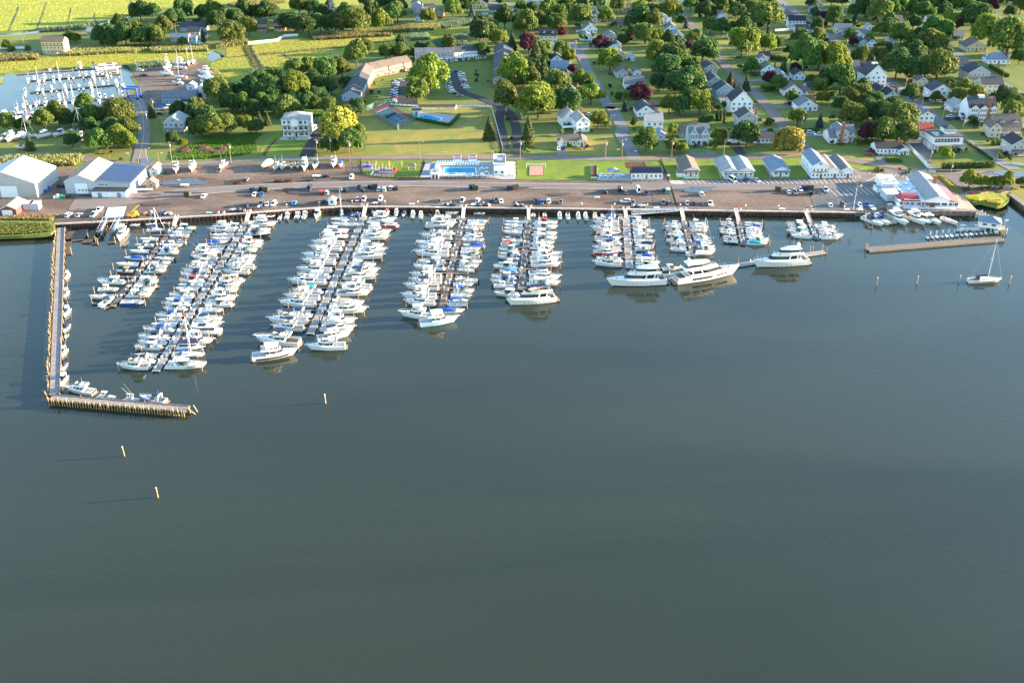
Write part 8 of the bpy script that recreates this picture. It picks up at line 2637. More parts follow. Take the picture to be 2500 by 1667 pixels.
# ------------------------------------------------------------------ poles
UPOLE = [('pole',MB().tube((0,0,-.5),(0,0,10.5),.17,.11,7).mesh('pole','pile'),None),('crossarm',MB().box(-1.3,1.3,-.07,.07,9.6,9.8).mesh('crossarm','wood_grey'),None),('transformer',MB().tube((.35,-.2,8.0),(.35,-.2,9.1),.28,None,8).mesh('transformer','silver'),None)]
SPOLE = [('pole',MB().tube((0,0,-.5),(0,0,9.5),.15,.10,7).mesh('pole','pile'),None),('lamp_arm',MB().tube((0,0,9.0),(1.8,-.2,9.5),.05,None,5).mesh('lamp_arm','silver'),None),('lamp_head',MB().box(1.6,2.2,-.35,-.05,9.42,9.58).mesh('lamp_head','white'),1)]
for i,(t_,u_,v_) in enumerate([('B1',1640,668),('B1',1900,610),('B1',1640,260),('B1',1775,720),('B2',292,632),('B2',1245,575),('B2',1272,540),('B2',1398,555),('B2',1605,608),('B3',115,592),('B3',1220,592),('B3',2163,595),('B3',2215,280),('B4',80,600),('B4',630,592),('B4',1203,585),('B4',2060,570),('B4',2060,300),('B4',2338 - 2260,560),
 ('B5',1298,690),('B5',1520,852),('B5',2040,632),('B5',1655,338),('T5',1435,1372),('T5',855,935),('T5',1030,1035),('T5',675,790),('T5',1220,1205),('T5',1690,680),('T5',1510,625),('T5',2105,930),('T5',2148,768),('T5',380,590),('T5',235,470),('T5',1905,745),('T5',1180,330),('T1',1950,395),('T1',1705,1290),('T1',920,505),('T1',275,545),('T3',1830,610),('T4',2145,290),('T4',1900,1175),('B2',1600,600)]):
 sp_ = UPOLE if i % 3 else SPOLE
 p_ = px(t_,u_,v_)
 r = inst(sp_,'utility_pole' if sp_ is UPOLE else 'street_lamp',G(*p_),rnd.uniform(-.3,.3))
 r.rotation_euler = (rnd.uniform(-.02,.02),rnd.uniform(-.02,.02),rnd.uniform(-.4,.4))
 reg(r,'wooden utility pole with crossarm' if sp_ is UPOLE else 'wooden pole with street lamp','along the shore road' if 370 < p_[1] < 420 else zone(p_),'pole','roadside poles','such from the left',alike=True)
r = empty('flagpole',g('B5',467,1140))
obj('pole',MB().tube((0,0,0),(0,0,12.5),.11,.05,7).mesh('pole','white'),r)
V,F,Mi = [],[],[]
for i in range(10):
 for j in range(7):
  o_ = len(V)
  x0,x1,z0,z1 = i * .22,(i + 1) * .22,11.8 - j * .17,11.8 - (j + 1) * .17
  V += [(x0,.12 * math.sin(x0 * 3),z0),(x0,.12 * math.sin(x0 * 3),z1),(x1,.12 * math.sin(x1 * 3),z1),(x1,.12 * math.sin(x1 * 3),z0)]
  F.append((o_,o_ + 1,o_ + 2,o_ + 3))
  Mi.append(2 if i < 4 and j < 4 else (0 if j % 2 == 0 else 1))
obj('flag',mesh('flag',V,F,['red','white','navy'],False,Mi),r)
tag(r,'tall white flagpole with striped flag at the bulkhead corner','flagpole')
# ------------------------------------------------------------------ fences
def fence(spec,label,h=1.2,post=2.6,style='picket',m='white',closed=False):
 P = gl(spec)
 r = empty('white_fence' if m == 'white' else 'fence',P[0])
 tag(r,label,'fence')
 if closed:
  P = P + [P[0]]
 pm_ = MB().box(-.09,.09,-.09,.09,0,h + .15).mesh('post',m)
 cache = {}
 for a,b in zip(P[:-1],P[1:]):
  L = (b - a).length
  n = max(1,round(L / post))
  ang = math.atan2((b - a).y,(b - a).x)
  sl = L / n
  key = round(sl,2)
  if key not in cache:
   q = MB()
   if style == 'solid':
    q.box(.09,sl - .09,-.03,.03,.05,h)
   elif style == 'rail':
    for z in (.35,.75,h - .05):
     q.box(.09,sl - .09,-.04,.04,z - .07,z + .07)
   elif style == 'mesh':
    q.box(.05,sl - .05,-.03,.03,h - .05,h)
    q.box(.05,sl - .05,-.03,.03,.05,.1)
    for k in range(int(sl / .35)):
     q.tube((k * .35,0,.05),(k * .35,0,h),.018,None,3)
    for k in range(int(h / .5)):
     q.tube((0,0,.3 + k * .5),(sl,0,.3 + k * .5),.018,None,3)
   else:
    q.box(.09,sl - .09,-.03,.03,.25,.35)
    q.box(.09,sl - .09,-.03,.03,h - .35,h - .25)
    k = int((sl - .2) / .24)
    for j in range(k):
     q.box(.14 + j * .24,.14 + j * .24 + .14,-.045,-.03,.08,h)
   cache[key] = q.mesh('fence_panel',m)
  for i in range(n):
   p = a + (b - a) * (i / n)
   obj('fence_panel',cache[key],r,p - P[0],ang)
   obj('post',pm_,r,p - P[0],ang)
 obj('post',pm_,r,P[-1] - P[0])
fence('T2 480,494 800,460 880,412 1030,402','white board fence curving along the far marsh edge',1.9,style='solid')
fence('T1 -100,545 280,540','white fence at the far left lane',1.6,style='solid')
fence('B3 905,20 940,140 1030,475','long white picket fence running down beside the apartment drive',1.3)
fence('B3 510,8 720,5 860,10 905,20','curved white picket fence above the apartment lawn',1.3)
fence('B3 150,40 295,42','short white picket fence by the small apartment pool',1.3)
fence('B3 340,42 500,38 520,8','white picket fence section beside the apartment service lane',1.3)
fence('T2 2060,1165 2352,1185','white picket fence below the apartment parking',1.2)
fence('B3 1213,40 1248,155','white fence section at the edge of the garden trees',1.5)
fence('B3 1250,160 1600,158 1780,150','grey wooden fence under the big garden maples',1.3,style='rail',m='wood_grey')
fence('B5 1040,415 1295,690','long white solid fence between the ranch and its neighbour',2.0,style='solid')
fence('B5 1060,385 1230,380','white fence behind the paved forecourt',1.9,style='solid')
fence('T5 1750,945 1890,945','white fence beside the grey two-storey house',1.7,style='solid')
fence('T5 1880,1085 2050,1090','white fence below the cream house on the right',1.6,style='solid')
fence('B5 2220,640 2352,655 2600,690','scalloped white fence at the right edge garden',1.3)
fence('B5 2270,210 2352,240 2500,330','white fence behind the shingled house',1.6,style='solid')
fence('T4 1775,350 2000,335','long white fence in the far third-street garden',1.8,style='solid')
fence('T4 1790,420 1860,480','short red-brown fence in the third-street garden',1.6,style='solid',m='rust')
fence('T3 1840,365 1910,350','white fence beside the turning circle',1.7,style='solid')
fence('T4 1145,1100 1190,1160','white fence beside the blue two-storey house',1.6,style='solid')
fence('T4 1310,1010 1430,1012','low white fence under the young evergreen',1.0)
fence('B4 508,602 600,845','tall black chain fence dividing the marina lawns',1.8,2.2,'mesh','black')
fence('B4 625,920 690,1130','black chain fence crossing the gravel lot',1.8,2.2,'mesh','black')
fence('B3 160,610 112,790','black chain fence at the left end of the pool deck',1.8,2.4,'mesh','black')
fence('B2 1722,600 1735,742 1850,780;B3 105,792','black chain fence round the playground lawn',1.4,2.4,'mesh','black')
fence('B3 350,800 930,795','thin black fence along the front of the pool deck',1.3,2.4,'mesh','black')
fence('B2 300,615 1000,600 1720,592','low wire fence along the top of the boat storage',1.1,4.0,'rail','grey')
fence('B4 770,800 935,800','white rail in front of the single cottage',1.0,1.4)
fence('B4 1210,806 1540,806','white rail in front of the double cottage',1.0,1.4)
# ------------------------------------------------------------------ pools, courts, playground
def pool(spec,label,deck=None,edge=.5):
 P = gl(spec)
 r = empty('swimming_pool',P[0])
 tag(r,label,'swimming pool','swimming pools')
 c = sum(P,Vector()) / len(P)
 inner = [p - P[0] for p in P]
 outer_ = [p + (p - c).normalized() * edge - P[0] for p in P]
 n = len(P)
 q = MB()
 V = [(p.x,p.y,.34) for p in inner] + [(p.x,p.y,.34) for p in outer_] + [(p.x,p.y,.18) for p in inner] + [(p.x,p.y,-.05) for p in outer_]
 F = [(i,n + i,n + (i + 1) % n,(i + 1) % n) for i in range(n)] + [(i,(i + 1) % n,2 * n + (i + 1) % n,2 * n + i) for i in range(n)] + [(n + i,3 * n + i,3 * n + (i + 1) % n,n + (i + 1) % n) for i in range(n)]
 obj('coping',mesh('coping',V,F,['white']),r)
 obj('pool_water',mesh('pool_water',[(p.x,p.y,.26) for p in inner],[tuple(range(n))],['poolwater']),r)
 return r
struct(sheet('pool_deck',gl('B3 112,788 182,618 935,608 1172,614 1172,808 1032,812 930,798'),Z(5),'deckstone'))
pool('B3 380,742 392,684 722,684 732,742','bright turquoise rectangular marina pool behind the gravel lot')
struct(sheet('pool_deck',gl('B3 20,130 90,70 240,75 520,105 470,180 370,200'),Z(5),'deckstone'))
pool('B3 90,124 175,98 290,122 360,138 310,172 240,160','irregular turquoise apartment pool inside the hedge')
pool('T1 2070,485 2080,455 2220,452 2235,478','blue garden pool beside the beige house by the far lane')
pool('T4 2130,918 2138,892 2205,892 2205,918','small blue garden pool right of the second street')
pool('T3 800,160 815,138 855,138 862,160','round blue garden pool by the far ranch house')
LOUNGE = [('seat',MB().box(-.33,.33,-.9,.4,.28,.36).mesh('seat','white'),None),('backrest',MB().add([(-.33,.4,.32),(.33,.4,.32),(.33,.85,.85),(-.33,.85,.85),(-.33,.46,.28),(.33,.46,.28),(.33,.9,.82),(-.33,.9,.82)],[(0,1,2,3),(7,6,5,4),(0,4,5,1),(3,2,6,7),(0,3,7,4),(1,5,6,2)]).mesh('backrest','white'),None),('leg',MB().box(-.33,-.27,-.8,-.74,0,.28).box(.27,.33,-.8,-.74,0,.28).box(-.33,-.27,.3,.36,0,.28).box(.27,.33,.3,.36,0,.28).mesh('leg','white'),None)]
k = 0
for row,(u0,v0,n_,du) in enumerate([(310,632,17,28.5),(330,655,16,28.5),(370,782,20,28)]):
 for i in range(n_):
  r = inst(LOUNGE,'sun_lounger',g('B3',u0 + i * du,v0 + (i % 3)) + Vector((0,0,.3)),0 if row < 2 else math.pi,None,(1.25,1.25,1.25))
  reg(r,'white sun lounger',['in the back row behind the marina pool','in the second row behind the marina pool','in the row in front of the pool'][row],'lounger','pool loungers','from the left')
CAB = [('post',MB().box(-1.9,-1.75,-1.1,-.95,0,2.6).mesh('post','white'),None),('post',MB().box(1.75,1.9,-1.1,-.95,0,2.6).mesh('post','white'),None),('post',MB().box(-1.9,-1.75,.95,1.1,0,2.6).mesh('post','white'),None),('post',MB().box(1.75,1.9,.95,1.1,0,2.6).mesh('post','white'),None),
 ('frame',MB().box(-2,2,-1.2,1.2,2.6,2.75).mesh('frame','white'),None),('awning',MB().prism([(-1.7,-.9),(1.7,-.9),(1.7,.9),(-1.7,.9)],2.76,[(-1.5,-.7),(1.5,-.7),(1.5,.7),(-1.5,.7)],2.95).mesh('awning','blue'),None),('couch',MB().box(-1.6,1.6,-.7,.8,0,.5).mesh('couch','canvas_w'),None)]
for u_,v_,lb in [(532,612,'left blue-topped white cabana behind the pool'),(697,612,'right blue-topped white cabana behind the pool'),(472,785,'left blue-topped cabana at the front pool edge'),(655,783,'right blue-topped cabana at the front pool edge')]:
 r = inst(CAB,'pool_cabana',g('B3',u_,v_) + Vector((0,0,.28)),0,None,(1,1,1 if v_ < 700 else .62))
 tag(r,lb,'cabana','pool cabanas')
r,W = bhouse('pool_bar','B3',990,715,125,'white two-level pool bar with open roof terrace',cat='building')
obj('wall',MB().box(-W / 2,W / 2,0,14,0,3.2).mesh('wall','wall_white'),r)
obj('roof_terrace',MB().box(-W / 2 - .3,W / 2 + .3,-.3,14.3,3.2,3.5).mesh('roof_terrace','deckstone'),r)
q = MB()
for (x0,x1,y0,y1) in ((-W / 2,W / 2,-.2,-.1),(-W / 2,W / 2,14,14.1),(-W / 2 - .2,-W / 2 - .1,0,14),(W / 2 + .1,W / 2 + .2,0,14)):
 q.box(x0,x1,y0,y1,3.5,4.2)
obj('parapet',q.mesh('parapet','white'),r)
obj('pergola',MB().box(-W / 2 + .5,-W / 2 + .7,9,9.2,3.5,5.6).box(W / 2 - .7,W / 2 - .5,9,9.2,3.5,5.6).box(-W / 2 + .3,W / 2 - .3,8.8,9.4,5.6,5.75).mesh('pergola','white'),r)
obj('bar_counter',MB().box(-1.2,1.6,3,8,3.5,4.5).mesh('bar_counter','grey'),r)
obj('service_block',MB().box(-W / 2 + .3,W / 2 - .3,-6,-.35,0,2.8).mesh('service_block','wall_white'),r)
for k in (-1.5,1.5):
 obj('window',WIN,r,(k,-6,.9),0,(1.6,1,1.2))
r,W = bhouse('pool_hut','B3',278,760,50,'small white changing hut at the left of the pool',cat='hut')
gable(r,-2.2,2.2,0,7,.2,2.6,'y',.3,'wall_white','roof_blue',storeys=1,wn=1)
r,W = bhouse('entrance_gate','B3',290,805,60,'white double gate pavilion at the pool entrance',cat='pavilion')
gable(r,-2.2,1.4,0,2,.0,2.6,'x',.5,'wall_white','roof_white',wins=False)
for k in (-1.2,.4):
 obj('door',DOOR,r,(k,0,.05),0,(1.0,1,2.1))
r,W = bhouse('pool_hut','T3',75,1275,95,'white flat-roofed hut beside the apartment pool',cat='hut')
obj('wall',MB().box(-W / 2,W / 2,0,4,0,2.8).mesh('wall','wall_white'),r)
obj('roof',MB().box(-W / 2 - .3,W / 2 + .3,-.3,4.3,2.8,3.05).mesh('roof','roof_dark'),r)
obj('door',DOOR,r,(0,0,.05),0,(1.0,1,2.1))
TAB = [('table_top',MB().tube((0,0,.7),(0,0,.76),.6,None,12).mesh('table_top','white'),None),('pedestal',MB().tube((0,0,0),(0,0,.7),.06,None,6).mesh('pedestal','grey'),None),('stool',MB().box(-1.0,-.7,-.15,.15,0,.45).mesh('stool','white'),None),('stool',MB().box(.7,1.0,-.15,.15,0,.45).mesh('stool','white'),None)]
for i,(t_,u_,v_) in enumerate([('B3',800,705),('B3',855,705),('B3',850,745),('B3',800,765),('B3',1085,665),('B3',1130,650),('B3',1100,735),('B3',1140,765),('B3',2110,790),('B3',2165,790),('B3',2220,790),('B3',2270,790),('B3',2120,765),('B3',2330,775),('B4',30,775),('B4',90,780)]):
 r = inst(TAB,'terrace_table',g(t_,u_,v_) + Vector((0,0,.3)),rnd.uniform(0,3),None,(1.3,1.3,1.2))
 reg(r,'round white table with stools','on the terrace beside the pool bar' if t_ == 'B3' and u_ < 1500 else 'on the gazebo terrace','table','terrace tables','from the left')
struct(sheet('gazebo_terrace',gl('B3 2070,825 2078,752 2352,745;B4 165,740 190,828'),Z(5),'deckstone'))
r = empty('gazebo',g('B3',2245,772) + Vector((0,0,.3)))
tag(r,'open white gazebo with grey hipped roof on the terrace','gazebo')
for sx in (-2,2):
 for sy in (-2,2):
  obj('post',MB().box(sx - .12,sx + .12,sy - .12,sy + .12,0,2.7).mesh('post','white'),r)
obj('roof',MB().prism([(-2.7,-2.7),(2.7,-2.7),(2.7,2.7),(-2.7,2.7)],2.7,[(-.05,-.05),(.05,-.05),(.05,.05),(-.05,.05)],4.2).mesh('roof','roof_blue'),r)
r = empty('boules_court',g('B3',2002,795))
tag(r,'dark framed boules court with white kerb beside the terrace','court')
P = [p - g('B3',2002,795) for p in gl('B3 2002,795 2068,795 2066,664 2000,664')]
obj('kerb',MB().ring([(p.x,p.y) for p in P],0.1,[(p.x,p.y) for p in P],.75).mesh('kerb','white'),r)
obj('court_surface',mesh('court_surface',[(p.x,p.y,.5) for p in P],[(0,1,2,3)],['mulch']),r)
struct(sheet('planting_bed',gl('B4 122,622 340,622 350,684 130,684'),Z(5),'mulch'))
r = empty('volleyball_court',g('B3',1322,768))
tag(r,'orange sand volleyball court with net on the lawn','court')
P = [p - g('B3',1322,768) for p in gl('B3 1322,768 1482,768 1488,664 1325,664')]
obj('sand',mesh('sand',[(p.x,p.y,.32) for p in P],[(0,1,2,3)],['sand']),r)
obj('timber_edge',MB().ring([(p.x,p.y) for p in P],0,[(p.x,p.y) for p in P],.4).mesh('timber_edge','wood_grey'),r)
for sx in (-1.2,P[1].x + 1.2):
 obj('net_post',MB().tube((sx,P[2].y * .85,0),(sx,P[2].y * .85,2.6),.08,None,6).mesh('net_post','white'),r)
q = MB()
for k in range(9):
 q.tube((-1.2,P[2].y * .85,1.5 + k * .12),(P[1].x + 1.2,P[2].y * .85,1.5 + k * .12),.02,None,3)
obj('net',q.mesh('net','white'),r)
r = empty('tennis_court',g('B2',1790,60))
o0 = g('B2',1790,60)
tag(r,'blue and red tennis court inside a tall green mesh fence','tennis court')
C = gl('B2 1790,55 2005,-40 2345,150 2130,265')
P = [p - o0 for p in C]
obj('surround',mesh('surround',[(p.x,p.y,.12) for p in P],[(0,3,2,1)],['courtred']),r)
cc = sum(P,Vector()) / 4
I = [cc + (p - cc) * .62 for p in P]
obj('playing_surface',mesh('playing_surface',[(p.x,p.y,.15) for p in I],[(0,3,2,1)],['courtblue']),r)
q = MB()
for i in range(4):
 a,b = I[i],I[(i + 1) % 4]
 q.tube((a.x,a.y,.16),(b.x,b.y,.16),.06,None,4)
m1,m2 = (I[0] + I[1]) / 2,(I[2] + I[3]) / 2
q.tube((m1.x,m1.y,.16),(m2.x,m2.y,.16),.05,None,4)
obj('court_line',q.mesh('court_line','paint_white'),r)
n1,n2 = (I[1] + I[2]) / 2,(I[3] + I[0]) / 2
obj('net',MB().add([(n1.x,n1.y,.2),(n2.x,n2.y,.2),(n2.x,n2.y,1.1),(n1.x,n1.y,1.1)],[(0,1,2,3)]).mesh('net','black'),r)
gm = bpy.data.materials.new('mesh_green')
gm.use_nodes = True
_n = gm.node_tree
_b = _n.nodes['Principled BSDF']
_b.inputs['Base Color'].default_value = (0.10,0.24,0.18,1)
_t = _n.nodes.new('ShaderNodeBsdfTransparent')
_x = _n.nodes.new('ShaderNodeMixShader')
_x.inputs[0].default_value = .42
_n.links.new(_t.outputs[0],_x.inputs[1])
_n.links.new(_b.outputs[0],_x.inputs[2])
_n.links.new(_x.outputs[0],_n.nodes['Material Output'].inputs['Surface'])
MATS['mesh_green'] = gm
for i in range(4):
 a,b = P[i],P[(i + 1) % 4]
 L = (b - a).length
 obj('mesh_screen',MB().add([(a.x,a.y,.1),(b.x,b.y,.1),(b.x,b.y,3.2),(a.x,a.y,3.2)],[(0,1,2,3)]).mesh('mesh_screen','mesh_green'),r)
 for k in range(int(L / 3) + 1):
  p = a + (b - a) * min(1,k * 3 / L)
  obj('fence_post',MB().tube((p.x,p.y,0),(p.x,p.y,3.3),.06,None,5).mesh('fence_post','green'),r)
for s_ in ('B2 1725,650 1760,625 1850,630 1895,665 1860,700 1760,710 1722,690','B2 1815,745 1860,700 2000,680 2080,690 2115,730 2060,770 1880,775'):
 struct(sheet('play_surface',gl(s_),Z(5.5),'playpad'))
r = empty('play_tower',g('B2',1960,735))
tag(r,'timber climbing frame with green slide and red tube','playground')
for i in range(7):
 for j in range(2):
  obj('post',MB().tube((-5 + i * 1.7,j * 2.2,0),(-5 + i * 1.7,j * 2.2,3.2 + (i % 2)),.11,None,6).mesh('post','tan'),r)
for i in range(3):
 obj('platform',MB().box(-4.8 + i * 3.6,-2.4 + i * 3.6,0,2.2,1.5,1.65).mesh('platform',['tan','blue','tan'][i]),r)
obj('slide',MB().loft([[(x,-.4 + y,z),(x + .1,-.4 + y,z + .3),(x + .8,-.4 + y,z + .3),(x + .9,-.4 + y,z)] for x,y,z in ((-4.2,0,1.6),(-5.2,-1.6,.8),(-6.0,-3.0,.15))]).mesh('slide','green'),r)
obj('tube_slide',MB().path([(5.4,1,2.2),(6.4,.2,2.0),(6.6,-1,1.3),(5.8,-1.8,.6)],.55,8).mesh('tube_slide','red'),r)
r = empty('small_slide',g('B2',1800,675))
tag(r,'small toddler play set with blue slides and red top','playground')
obj('platform',MB().box(-1,1,-1,1,0,1.3).mesh('platform','blue'),r)
obj('roof',MB().prism([(-1,-1),(1,-1),(1,1),(-1,1)],2.4,[(-.1,-.1),(.1,-.1),(.1,.1),(-.1,.1)],3.2).mesh('roof','red'),r)
for sx in (-.9,.9):
 for sy in (-.9,.9):
  obj('post',MB().tube((sx,sy,1.3),(sx,sy,2.4),.07,None,5).mesh('post','yellow'),r)
for sg in (-1,1):
 obj('slide',MB().add([(sg * 1,-.5,1.2),(sg * 1,.5,1.2),(sg * 3.2,.3,.1),(sg * 3.2,-.7,.1),(sg * 1,-.5,1.05),(sg * 1,.5,1.05),(sg * 3.2,.3,.0),(sg * 3.2,-.7,.0)],[(0,1,2,3),(7,6,5,4),(0,3,7,4),(1,5,6,2)]).mesh('slide','blue'),r)
for u_,lb in ((1960,'wooden swing frame on the left of the playground lawn'),(2110,'wooden swing frame on the right of the playground lawn')):
 r = empty('swing_set',g('B2',u_,660))
 tag(r,lb,'swing set','swing sets')
 for sx in (-3,3):
  obj('leg',MB().tube((sx,-1.2,0),(sx,0,3.0),.09,None,5).mesh('leg','yellow'),r)
  obj('leg',MB().tube((sx,1.2,0),(sx,0,3.0),.09,None,5).mesh('leg','yellow'),r)
 obj('top_beam',MB().tube((-3.2,0,3.0),(3.2,0,3.0),.1,None,6).mesh('top_beam','tan'),r)
 for sx in (-1.5,1.5):
  obj('swing',MB().tube((sx - .2,0,3),(sx - .2,0,.5),.02,None,3).tube((sx + .2,0,3),(sx + .2,0,.5),.02,None,3).box(sx - .28,sx + .28,-.12,.12,.45,.5).mesh('swing','black'),r)
r = empty('picnic_shelter',g('B2',2290,700))
tag(r,'small brown-roofed picnic shelter beside the playground','shelter')
for sx in (-1.6,1.6):
 for sy in (-1.2,1.2):
  obj('post',MB().box(sx - .1,sx + .1,sy - .1,sy + .1,0,2.4).mesh('post','white'),r)
obj('roof',MB().prism([(-2.1,-1.7),(2.1,-1.7),(2.1,1.7),(-2.1,1.7)],2.4,[(-1,-.1),(1,-.1),(1,.1),(-1,.1)],3.4).mesh('roof','roof_brown'),r)
obj('table',MB().box(-.9,.9,-.4,.4,.7,.78).mesh('table','wood_grey'),r)
r = empty('portable_toilet',g('B4',587,965))
tag(r,'green portable toilet beside the black chain fence','portable toilet')
obj('cabin',MB().box(-.9,.9,-.9,.9,0,2.3).mesh('cabin','teal'),r)
obj('roof',MB().prism([(-.95,-.95),(.95,-.95),(.95,.95),(-.95,.95)],2.3,[(-.6,-.6),(.6,-.6),(.6,.6),(-.6,.6)],2.6).mesh('roof','white'),r)
obj('door',MB().box(-.5,.5,-.96,-.9,.1,2.1).mesh('door','green'),r)
struct(sheet('dining_deck',gl('B5 820,1088 1615,1128 1840,1150 1836,1164 840,1164'),Z(6),'wood_grey'))
PIC = [('table_top',MB().box(-.9,.9,-.38,.38,.7,.76).mesh('table_top','white'),None),('bench',MB().box(-.9,.9,-.85,-.6,.42,.47).mesh('bench','white'),None),('bench',MB().box(-.9,.9,.6,.85,.42,.47).mesh('bench','white'),None),('trestle',MB().box(-.7,-.6,-.8,.8,.36,.42).box(.6,.7,-.8,.8,.36,.42).tube((-.65,-.7,0),(-.65,-.2,.7),.05,None,4).tube((-.65,.7,0),(-.65,.2,.7),.05,None,4).tube((.65,-.7,0),(.65,-.2,.7),.05,None,4).tube((.65,.7,0),(.65,.2,.7),.05,None,4).mesh('trestle','white'),None)]
for i in range(13):
 r = inst(PIC,'picnic_table',g('B5',1040 + i * 44,1140 + i * .6) + Vector((0,0,.3)),.3,None,(1.15,1.15,1.1))
 reg(r,'white picnic table','on the deck in front of the restaurant','picnic table','picnic tables','from the left')
for t_,u_,v_ in (('B5',870,1100),('B5',540,1150),('B5',665,1118),('B5',690,1150),('B5',930,1130)):
 r = inst(PIC,'picnic_table',g(t_,u_,v_) + Vector((0,0,.25)),.2,None,(1.2,1.2,1.1))
 reg(r,'white picnic table','left of the restaurant windows','picnic table','picnic tables','from the left')
for i,(u_,m_,lb) in enumerate([(1040,'pink','pink'),(1092,'skyblue','first blue'),(1160,'skyblue','second blue'),(1225,'red','first red'),(1278,'red','second red')]):
 r = empty('closed_umbrella',g('B5',u_,1130) + Vector((0,0,.3)))
 tag(r,lb + ' folded umbrella on the restaurant deck, counting from the left','umbrella','restaurant umbrellas')
 obj('pole',MB().tube((0,0,0),(0,0,2.6),.04,None,5).mesh('pole','white'),r)
 obj('canopy',MB().tube((0,0,1.1),(0,0,2.7),.32,.06,8).mesh('canopy',m_),r)
for i,(u_,v_,m_) in enumerate([(1640,925,'red'),(1660,935,'orange'),(1625,930,'green'),(1690,960,'skyblue'),(1700,975,'green'),(1765,955,'pink'),(1775,965,'red'),(1680,950,'blue')]):
 q = MB().loft([[(x,-w_,.1),(x,-w_,.3),(x,w_,.3),(x,w_,.1)] for x,w_ in ((-1.7,.05),(-.8,.4),(.8,.4),(1.7,.05))],closed=True)
 r = empty('kayak',g('B5',u_,v_),.6 + i * .4)
 obj('hull',q.mesh('hull',m_),r)
 obj('seat',MB().box(-.3,.3,-.22,.22,.28,.42).mesh('seat','black'),r)
 reg(r,{'red': 'red','orange': 'orange','green': 'green','skyblue': 'light blue','pink': 'pink','blue': 'dark blue'}[m_] + ' kayak','on the bank beside the restaurant patio','kayak','kayaks','from the left')
for i,(u_,v_) in enumerate([(1710,932),(1880,940),(1970,922),(2105,935)]):
 r = empty('tree_planter',g('B5',u_,v_),.4)
 obj('timber_edge',MB().ring([(-2.6,-2.2),(2.6,-2.2),(2.6,2.2),(-2.6,2.2)],-.1,[(-2.6,-2.2),(2.6,-2.2),(2.6,2.2),(-2.6,2.2)],.5).mesh('timber_edge','wood_grey'),r)
 obj('soil',mesh('soil',[(-2.6,-2.2,.4),(2.6,-2.2,.4),(2.6,2.2,.4),(-2.6,2.2,.4)],[(0,1,2,3)],['mulch']),r)
 reg(r,'square timber tree planter','in the right-hand car park','planter','tree planters','from the left')
for s_ in ('B5 700,740 690,700 740,690 810,705 800,735','B5 950,750 1000,728 1280,765 1285,790'):
 struct(sheet('planting_bed',gl(s_),Z(6),'mulch'))
struct(sheet('planting_bed',gl('B2 632,540 660,500 720,420 790,350 800,365 740,430 690,510 670,550'),Z(3),'mulch'))
struct(sheet('planting_bed',gl('B4 890,505 930,490 1010,490 1020,515 960,532'),Z(4),'lush'))
for i,(t_,u_,v_,h_,m_) in enumerate([('B1',1210,560,2.4,'orange'),('B1',1412,545,1.8,'white'),('B5',968,730,2.4,'red'),('B3',915,522,.9,'white'),('B3',2305,500,1.4,'white'),('B3',395,512,.6,'white'),('B4',235,502,.6,'white'),('M8',1860,720,3.8,'white'),('B1',1565,120,1.2,'orange'),('B4',595,800,2.2,'white')]):
 r = empty('sign_post',g(t_,u_,v_))
 obj('post',MB().box(-.07,.07,-.07,.07,0,h_).mesh('post','wood_grey'),r)
 obj('sign_board',MB().box(-.8,.8,-.12,-.07,h_ - .9 if h_ > 1.5 else h_ - .4,h_ + .1).mesh('sign_board',m_),r)
 reg(r,'small %s sign on a post' % m_,'beside the road or pier','sign','roadside signs','from the left')
for i in range(18):
 x_ = 700 + i * 80
 y_ = 499 + (x_ - 832) * .0116 if x_ > 832 else 504.5 + (832 - x_) * .068 - 5
 r = empty('quay_post',G(x_,y_ - 1,LAND))
 obj('stem',MB().tube((0,0,0),(0,0,1.3),.1,None,6).mesh('stem','wood_grey'),r)
 obj('globe',MB().sphere((0,0,1.55),.32,8,5).mesh('globe','white',True),r)
 reg(r,'post with white globe','on the bulkhead edge','post','quay posts','from the left')
for x_ in (540,604,890,1132,1291,1528,1668,1802,1977):
 for k in (-1,1):
  y_ = 499 + (x_ - 832) * .0116 if x_ > 832 else 504.5 + (832 - x_) * .068 - 5
  r = empty('ring_buoy_stand',G(x_ + k * 6.5,y_ + 2,LAND))
  obj('cabinet',MB().box(-.45,.45,-.3,.3,0,1.1).mesh('cabinet','white'),r)
  obj('lid',MB().prism([(-.5,-.35),(.5,-.35),(.5,.35),(-.5,.35)],1.1,[(-.3,-.1),(.3,-.1),(.3,.1),(-.3,.1)],1.5).mesh('lid','red'),r)
  reg(r,'white cabinet with red lid','at the gangway heads on the bulkhead','cabinet','gangway cabinets','from the left')
cart = [('tray',MB().prism([(-.5,-.35),(.6,-.35),(.6,.35),(-.5,.35)],.4,[(-.6,-.45),(.75,-.45),(.75,.45),(-.6,.45)],.85).mesh('tray','grey'),None),('wheel',MB().tube((0,-.45,.28),(0,.45,.28),.28,None,8).mesh('wheel','rubber'),None),('handle',MB().tube((-.6,0,.6),(-1.2,0,1.0),.03,None,4).mesh('handle','chrome'),None)]
R = random.Random(4)
for t_,u0,n_,v_ in (('B2',290,6,1158),('B2',600,2,1128),('B3',370,6,1096),('B3',700,3,1100),('B3',820,3,1103),('B3',1170,4,1105),('B4',220,5,1112),('B2',1880,3,1085),('B1',1810,4,1200)):
 for i in range(n_):
  r = inst(cart,'dock_cart',g(t_,u0 + i * 26,v_),R.uniform(0,6.28),{'tray': R.choice(['grey','white','darkgrey','silver'])},(1.3,1.3,1.3))
  reg(r,'small wheeled dock cart','parked along the bulkhead','cart','dock carts','from the left')
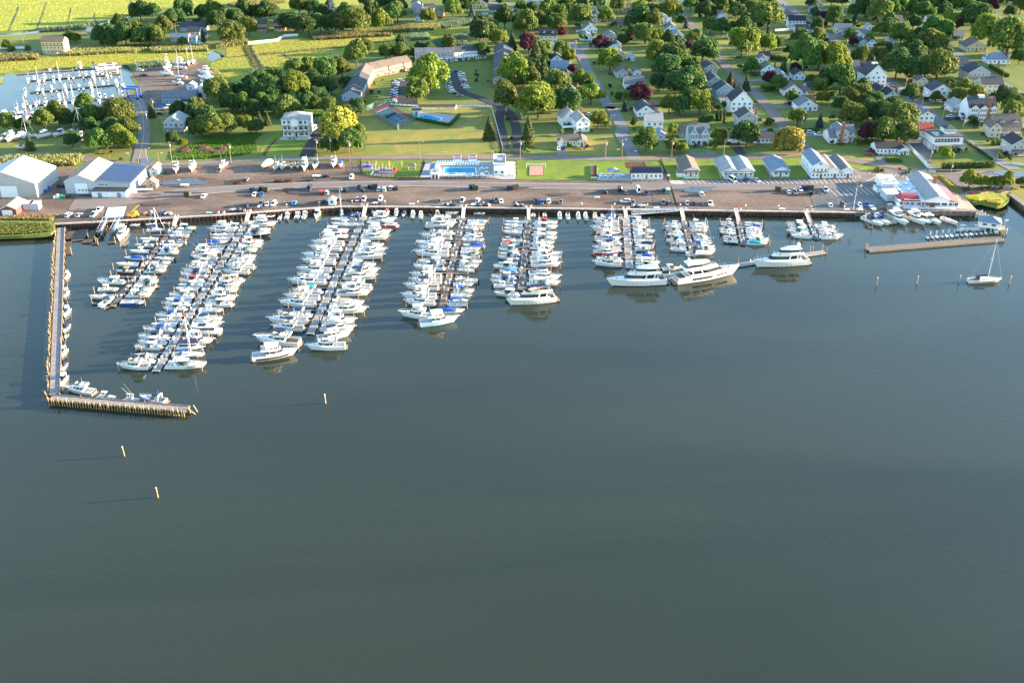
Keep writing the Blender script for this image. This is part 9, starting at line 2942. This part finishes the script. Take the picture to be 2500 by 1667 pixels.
for i,(t_,u_,v_) in enumerate([('B2',50,1188),('B3',25,1090),('B4',465,1130),('B4',1850,1143),('B5',535,1150),('B5',395,1150),('B3',2070,1015)]):
 r = empty('quay_bench',g(t_,u_,v_),0)
 obj('seat',MB().box(-1.3,1.3,-.25,.25,.42,.5).mesh('seat','white'),r)
 obj('backrest',MB().box(-1.3,1.3,.25,.32,.5,.95).mesh('backrest','white'),r)
 for sx in (-1.1,1.1):
  obj('leg',MB().box(sx - .06,sx + .06,-.2,.2,0,.42).mesh('leg','white'),r)
 reg(r,'white bench','on the quay','bench','quay benches','from the left')
# ------------------------------------------------------------------ two people at the roadside
def person(loc,top,trousers,label,rz=0.0):
 r = empty('person',loc,rz)
 tag(r,label,'person','people by the road')
 me = bpy.data.meshes.new('body')
 pts = [(0,0,.92),(0,0,1.15),(0,0,1.42),(0,0,1.55),(0,0.01,1.66),(0,.01,1.74),
 (.19,0,1.40),(.25,.02,1.14),(.24,-.06,.90),(-.19,0,1.40),(-.25,.03,1.14),(-.25,-.05,.90),
 (.10,0,.88),(.11,-.03,.48),(.11,.02,.08),(.11,-.12,.04),(-.10,0,.88),(-.11,.05,.48),(-.11,.12,.08),(-.11,.0,.04)]
 ed = [(0,1),(1,2),(2,3),(3,4),(4,5),(2,6),(6,7),(7,8),(2,9),(9,10),(10,11),(0,12),(12,13),(13,14),(14,15),(0,16),(16,17),(17,18),(18,19)]
 rad = [.14,.13,.14,.055,.10,.085,.065,.05,.04,.065,.05,.04,.095,.065,.045,.04,.095,.065,.045,.04]
 me.from_pydata(pts,ed,[])
 o = obj('body',me,r)
 sk = o.modifiers.new('skin','SKIN')
 for v,q_ in zip(me.skin_vertices[0].data,rad):
  v.radius = (q_,q_)
 me.skin_vertices[0].data[0].use_root = True
 sb = o.modifiers.new('sub','SUBSURF')
 sb.levels = sb.render_levels = 1
 me.materials.append(MATS['skin'])
 obj('shirt',MB().loft([[(.17 * c,.11 * s,z) for c,s in [(math.cos(t * .785),math.sin(t * .785)) for t in range(8)]] if z < 1.3 else [(.20 * math.cos(t * .785),.12 * math.sin(t * .785),z) for t in range(8)] for z in (.90,1.1,1.35,1.46)],closed=True).mesh('shirt',top),r)
 for sx,dy in ((.105,0),(-.105,.04)):
  obj('trouser_leg',MB().tube((sx,dy * 2,.12),(sx,0,.9),.085,.115,8).mesh('trouser_leg',trousers),r)
 obj('hair',MB().sphere((0,.03,1.72),.115,8,5,(1,1.05,.85)).mesh('hair','brownpaint',True),r)
mat('skin',(0.45,0.26,0.18),.6)
person(g('B5',1452,800),'black','navy','person in a black top standing by the roadside weeds',.4)
person(g('B5',1466,806),'darkgrey','black','person in dark grey walking beside the other by the road',-.3)
finish_labels()
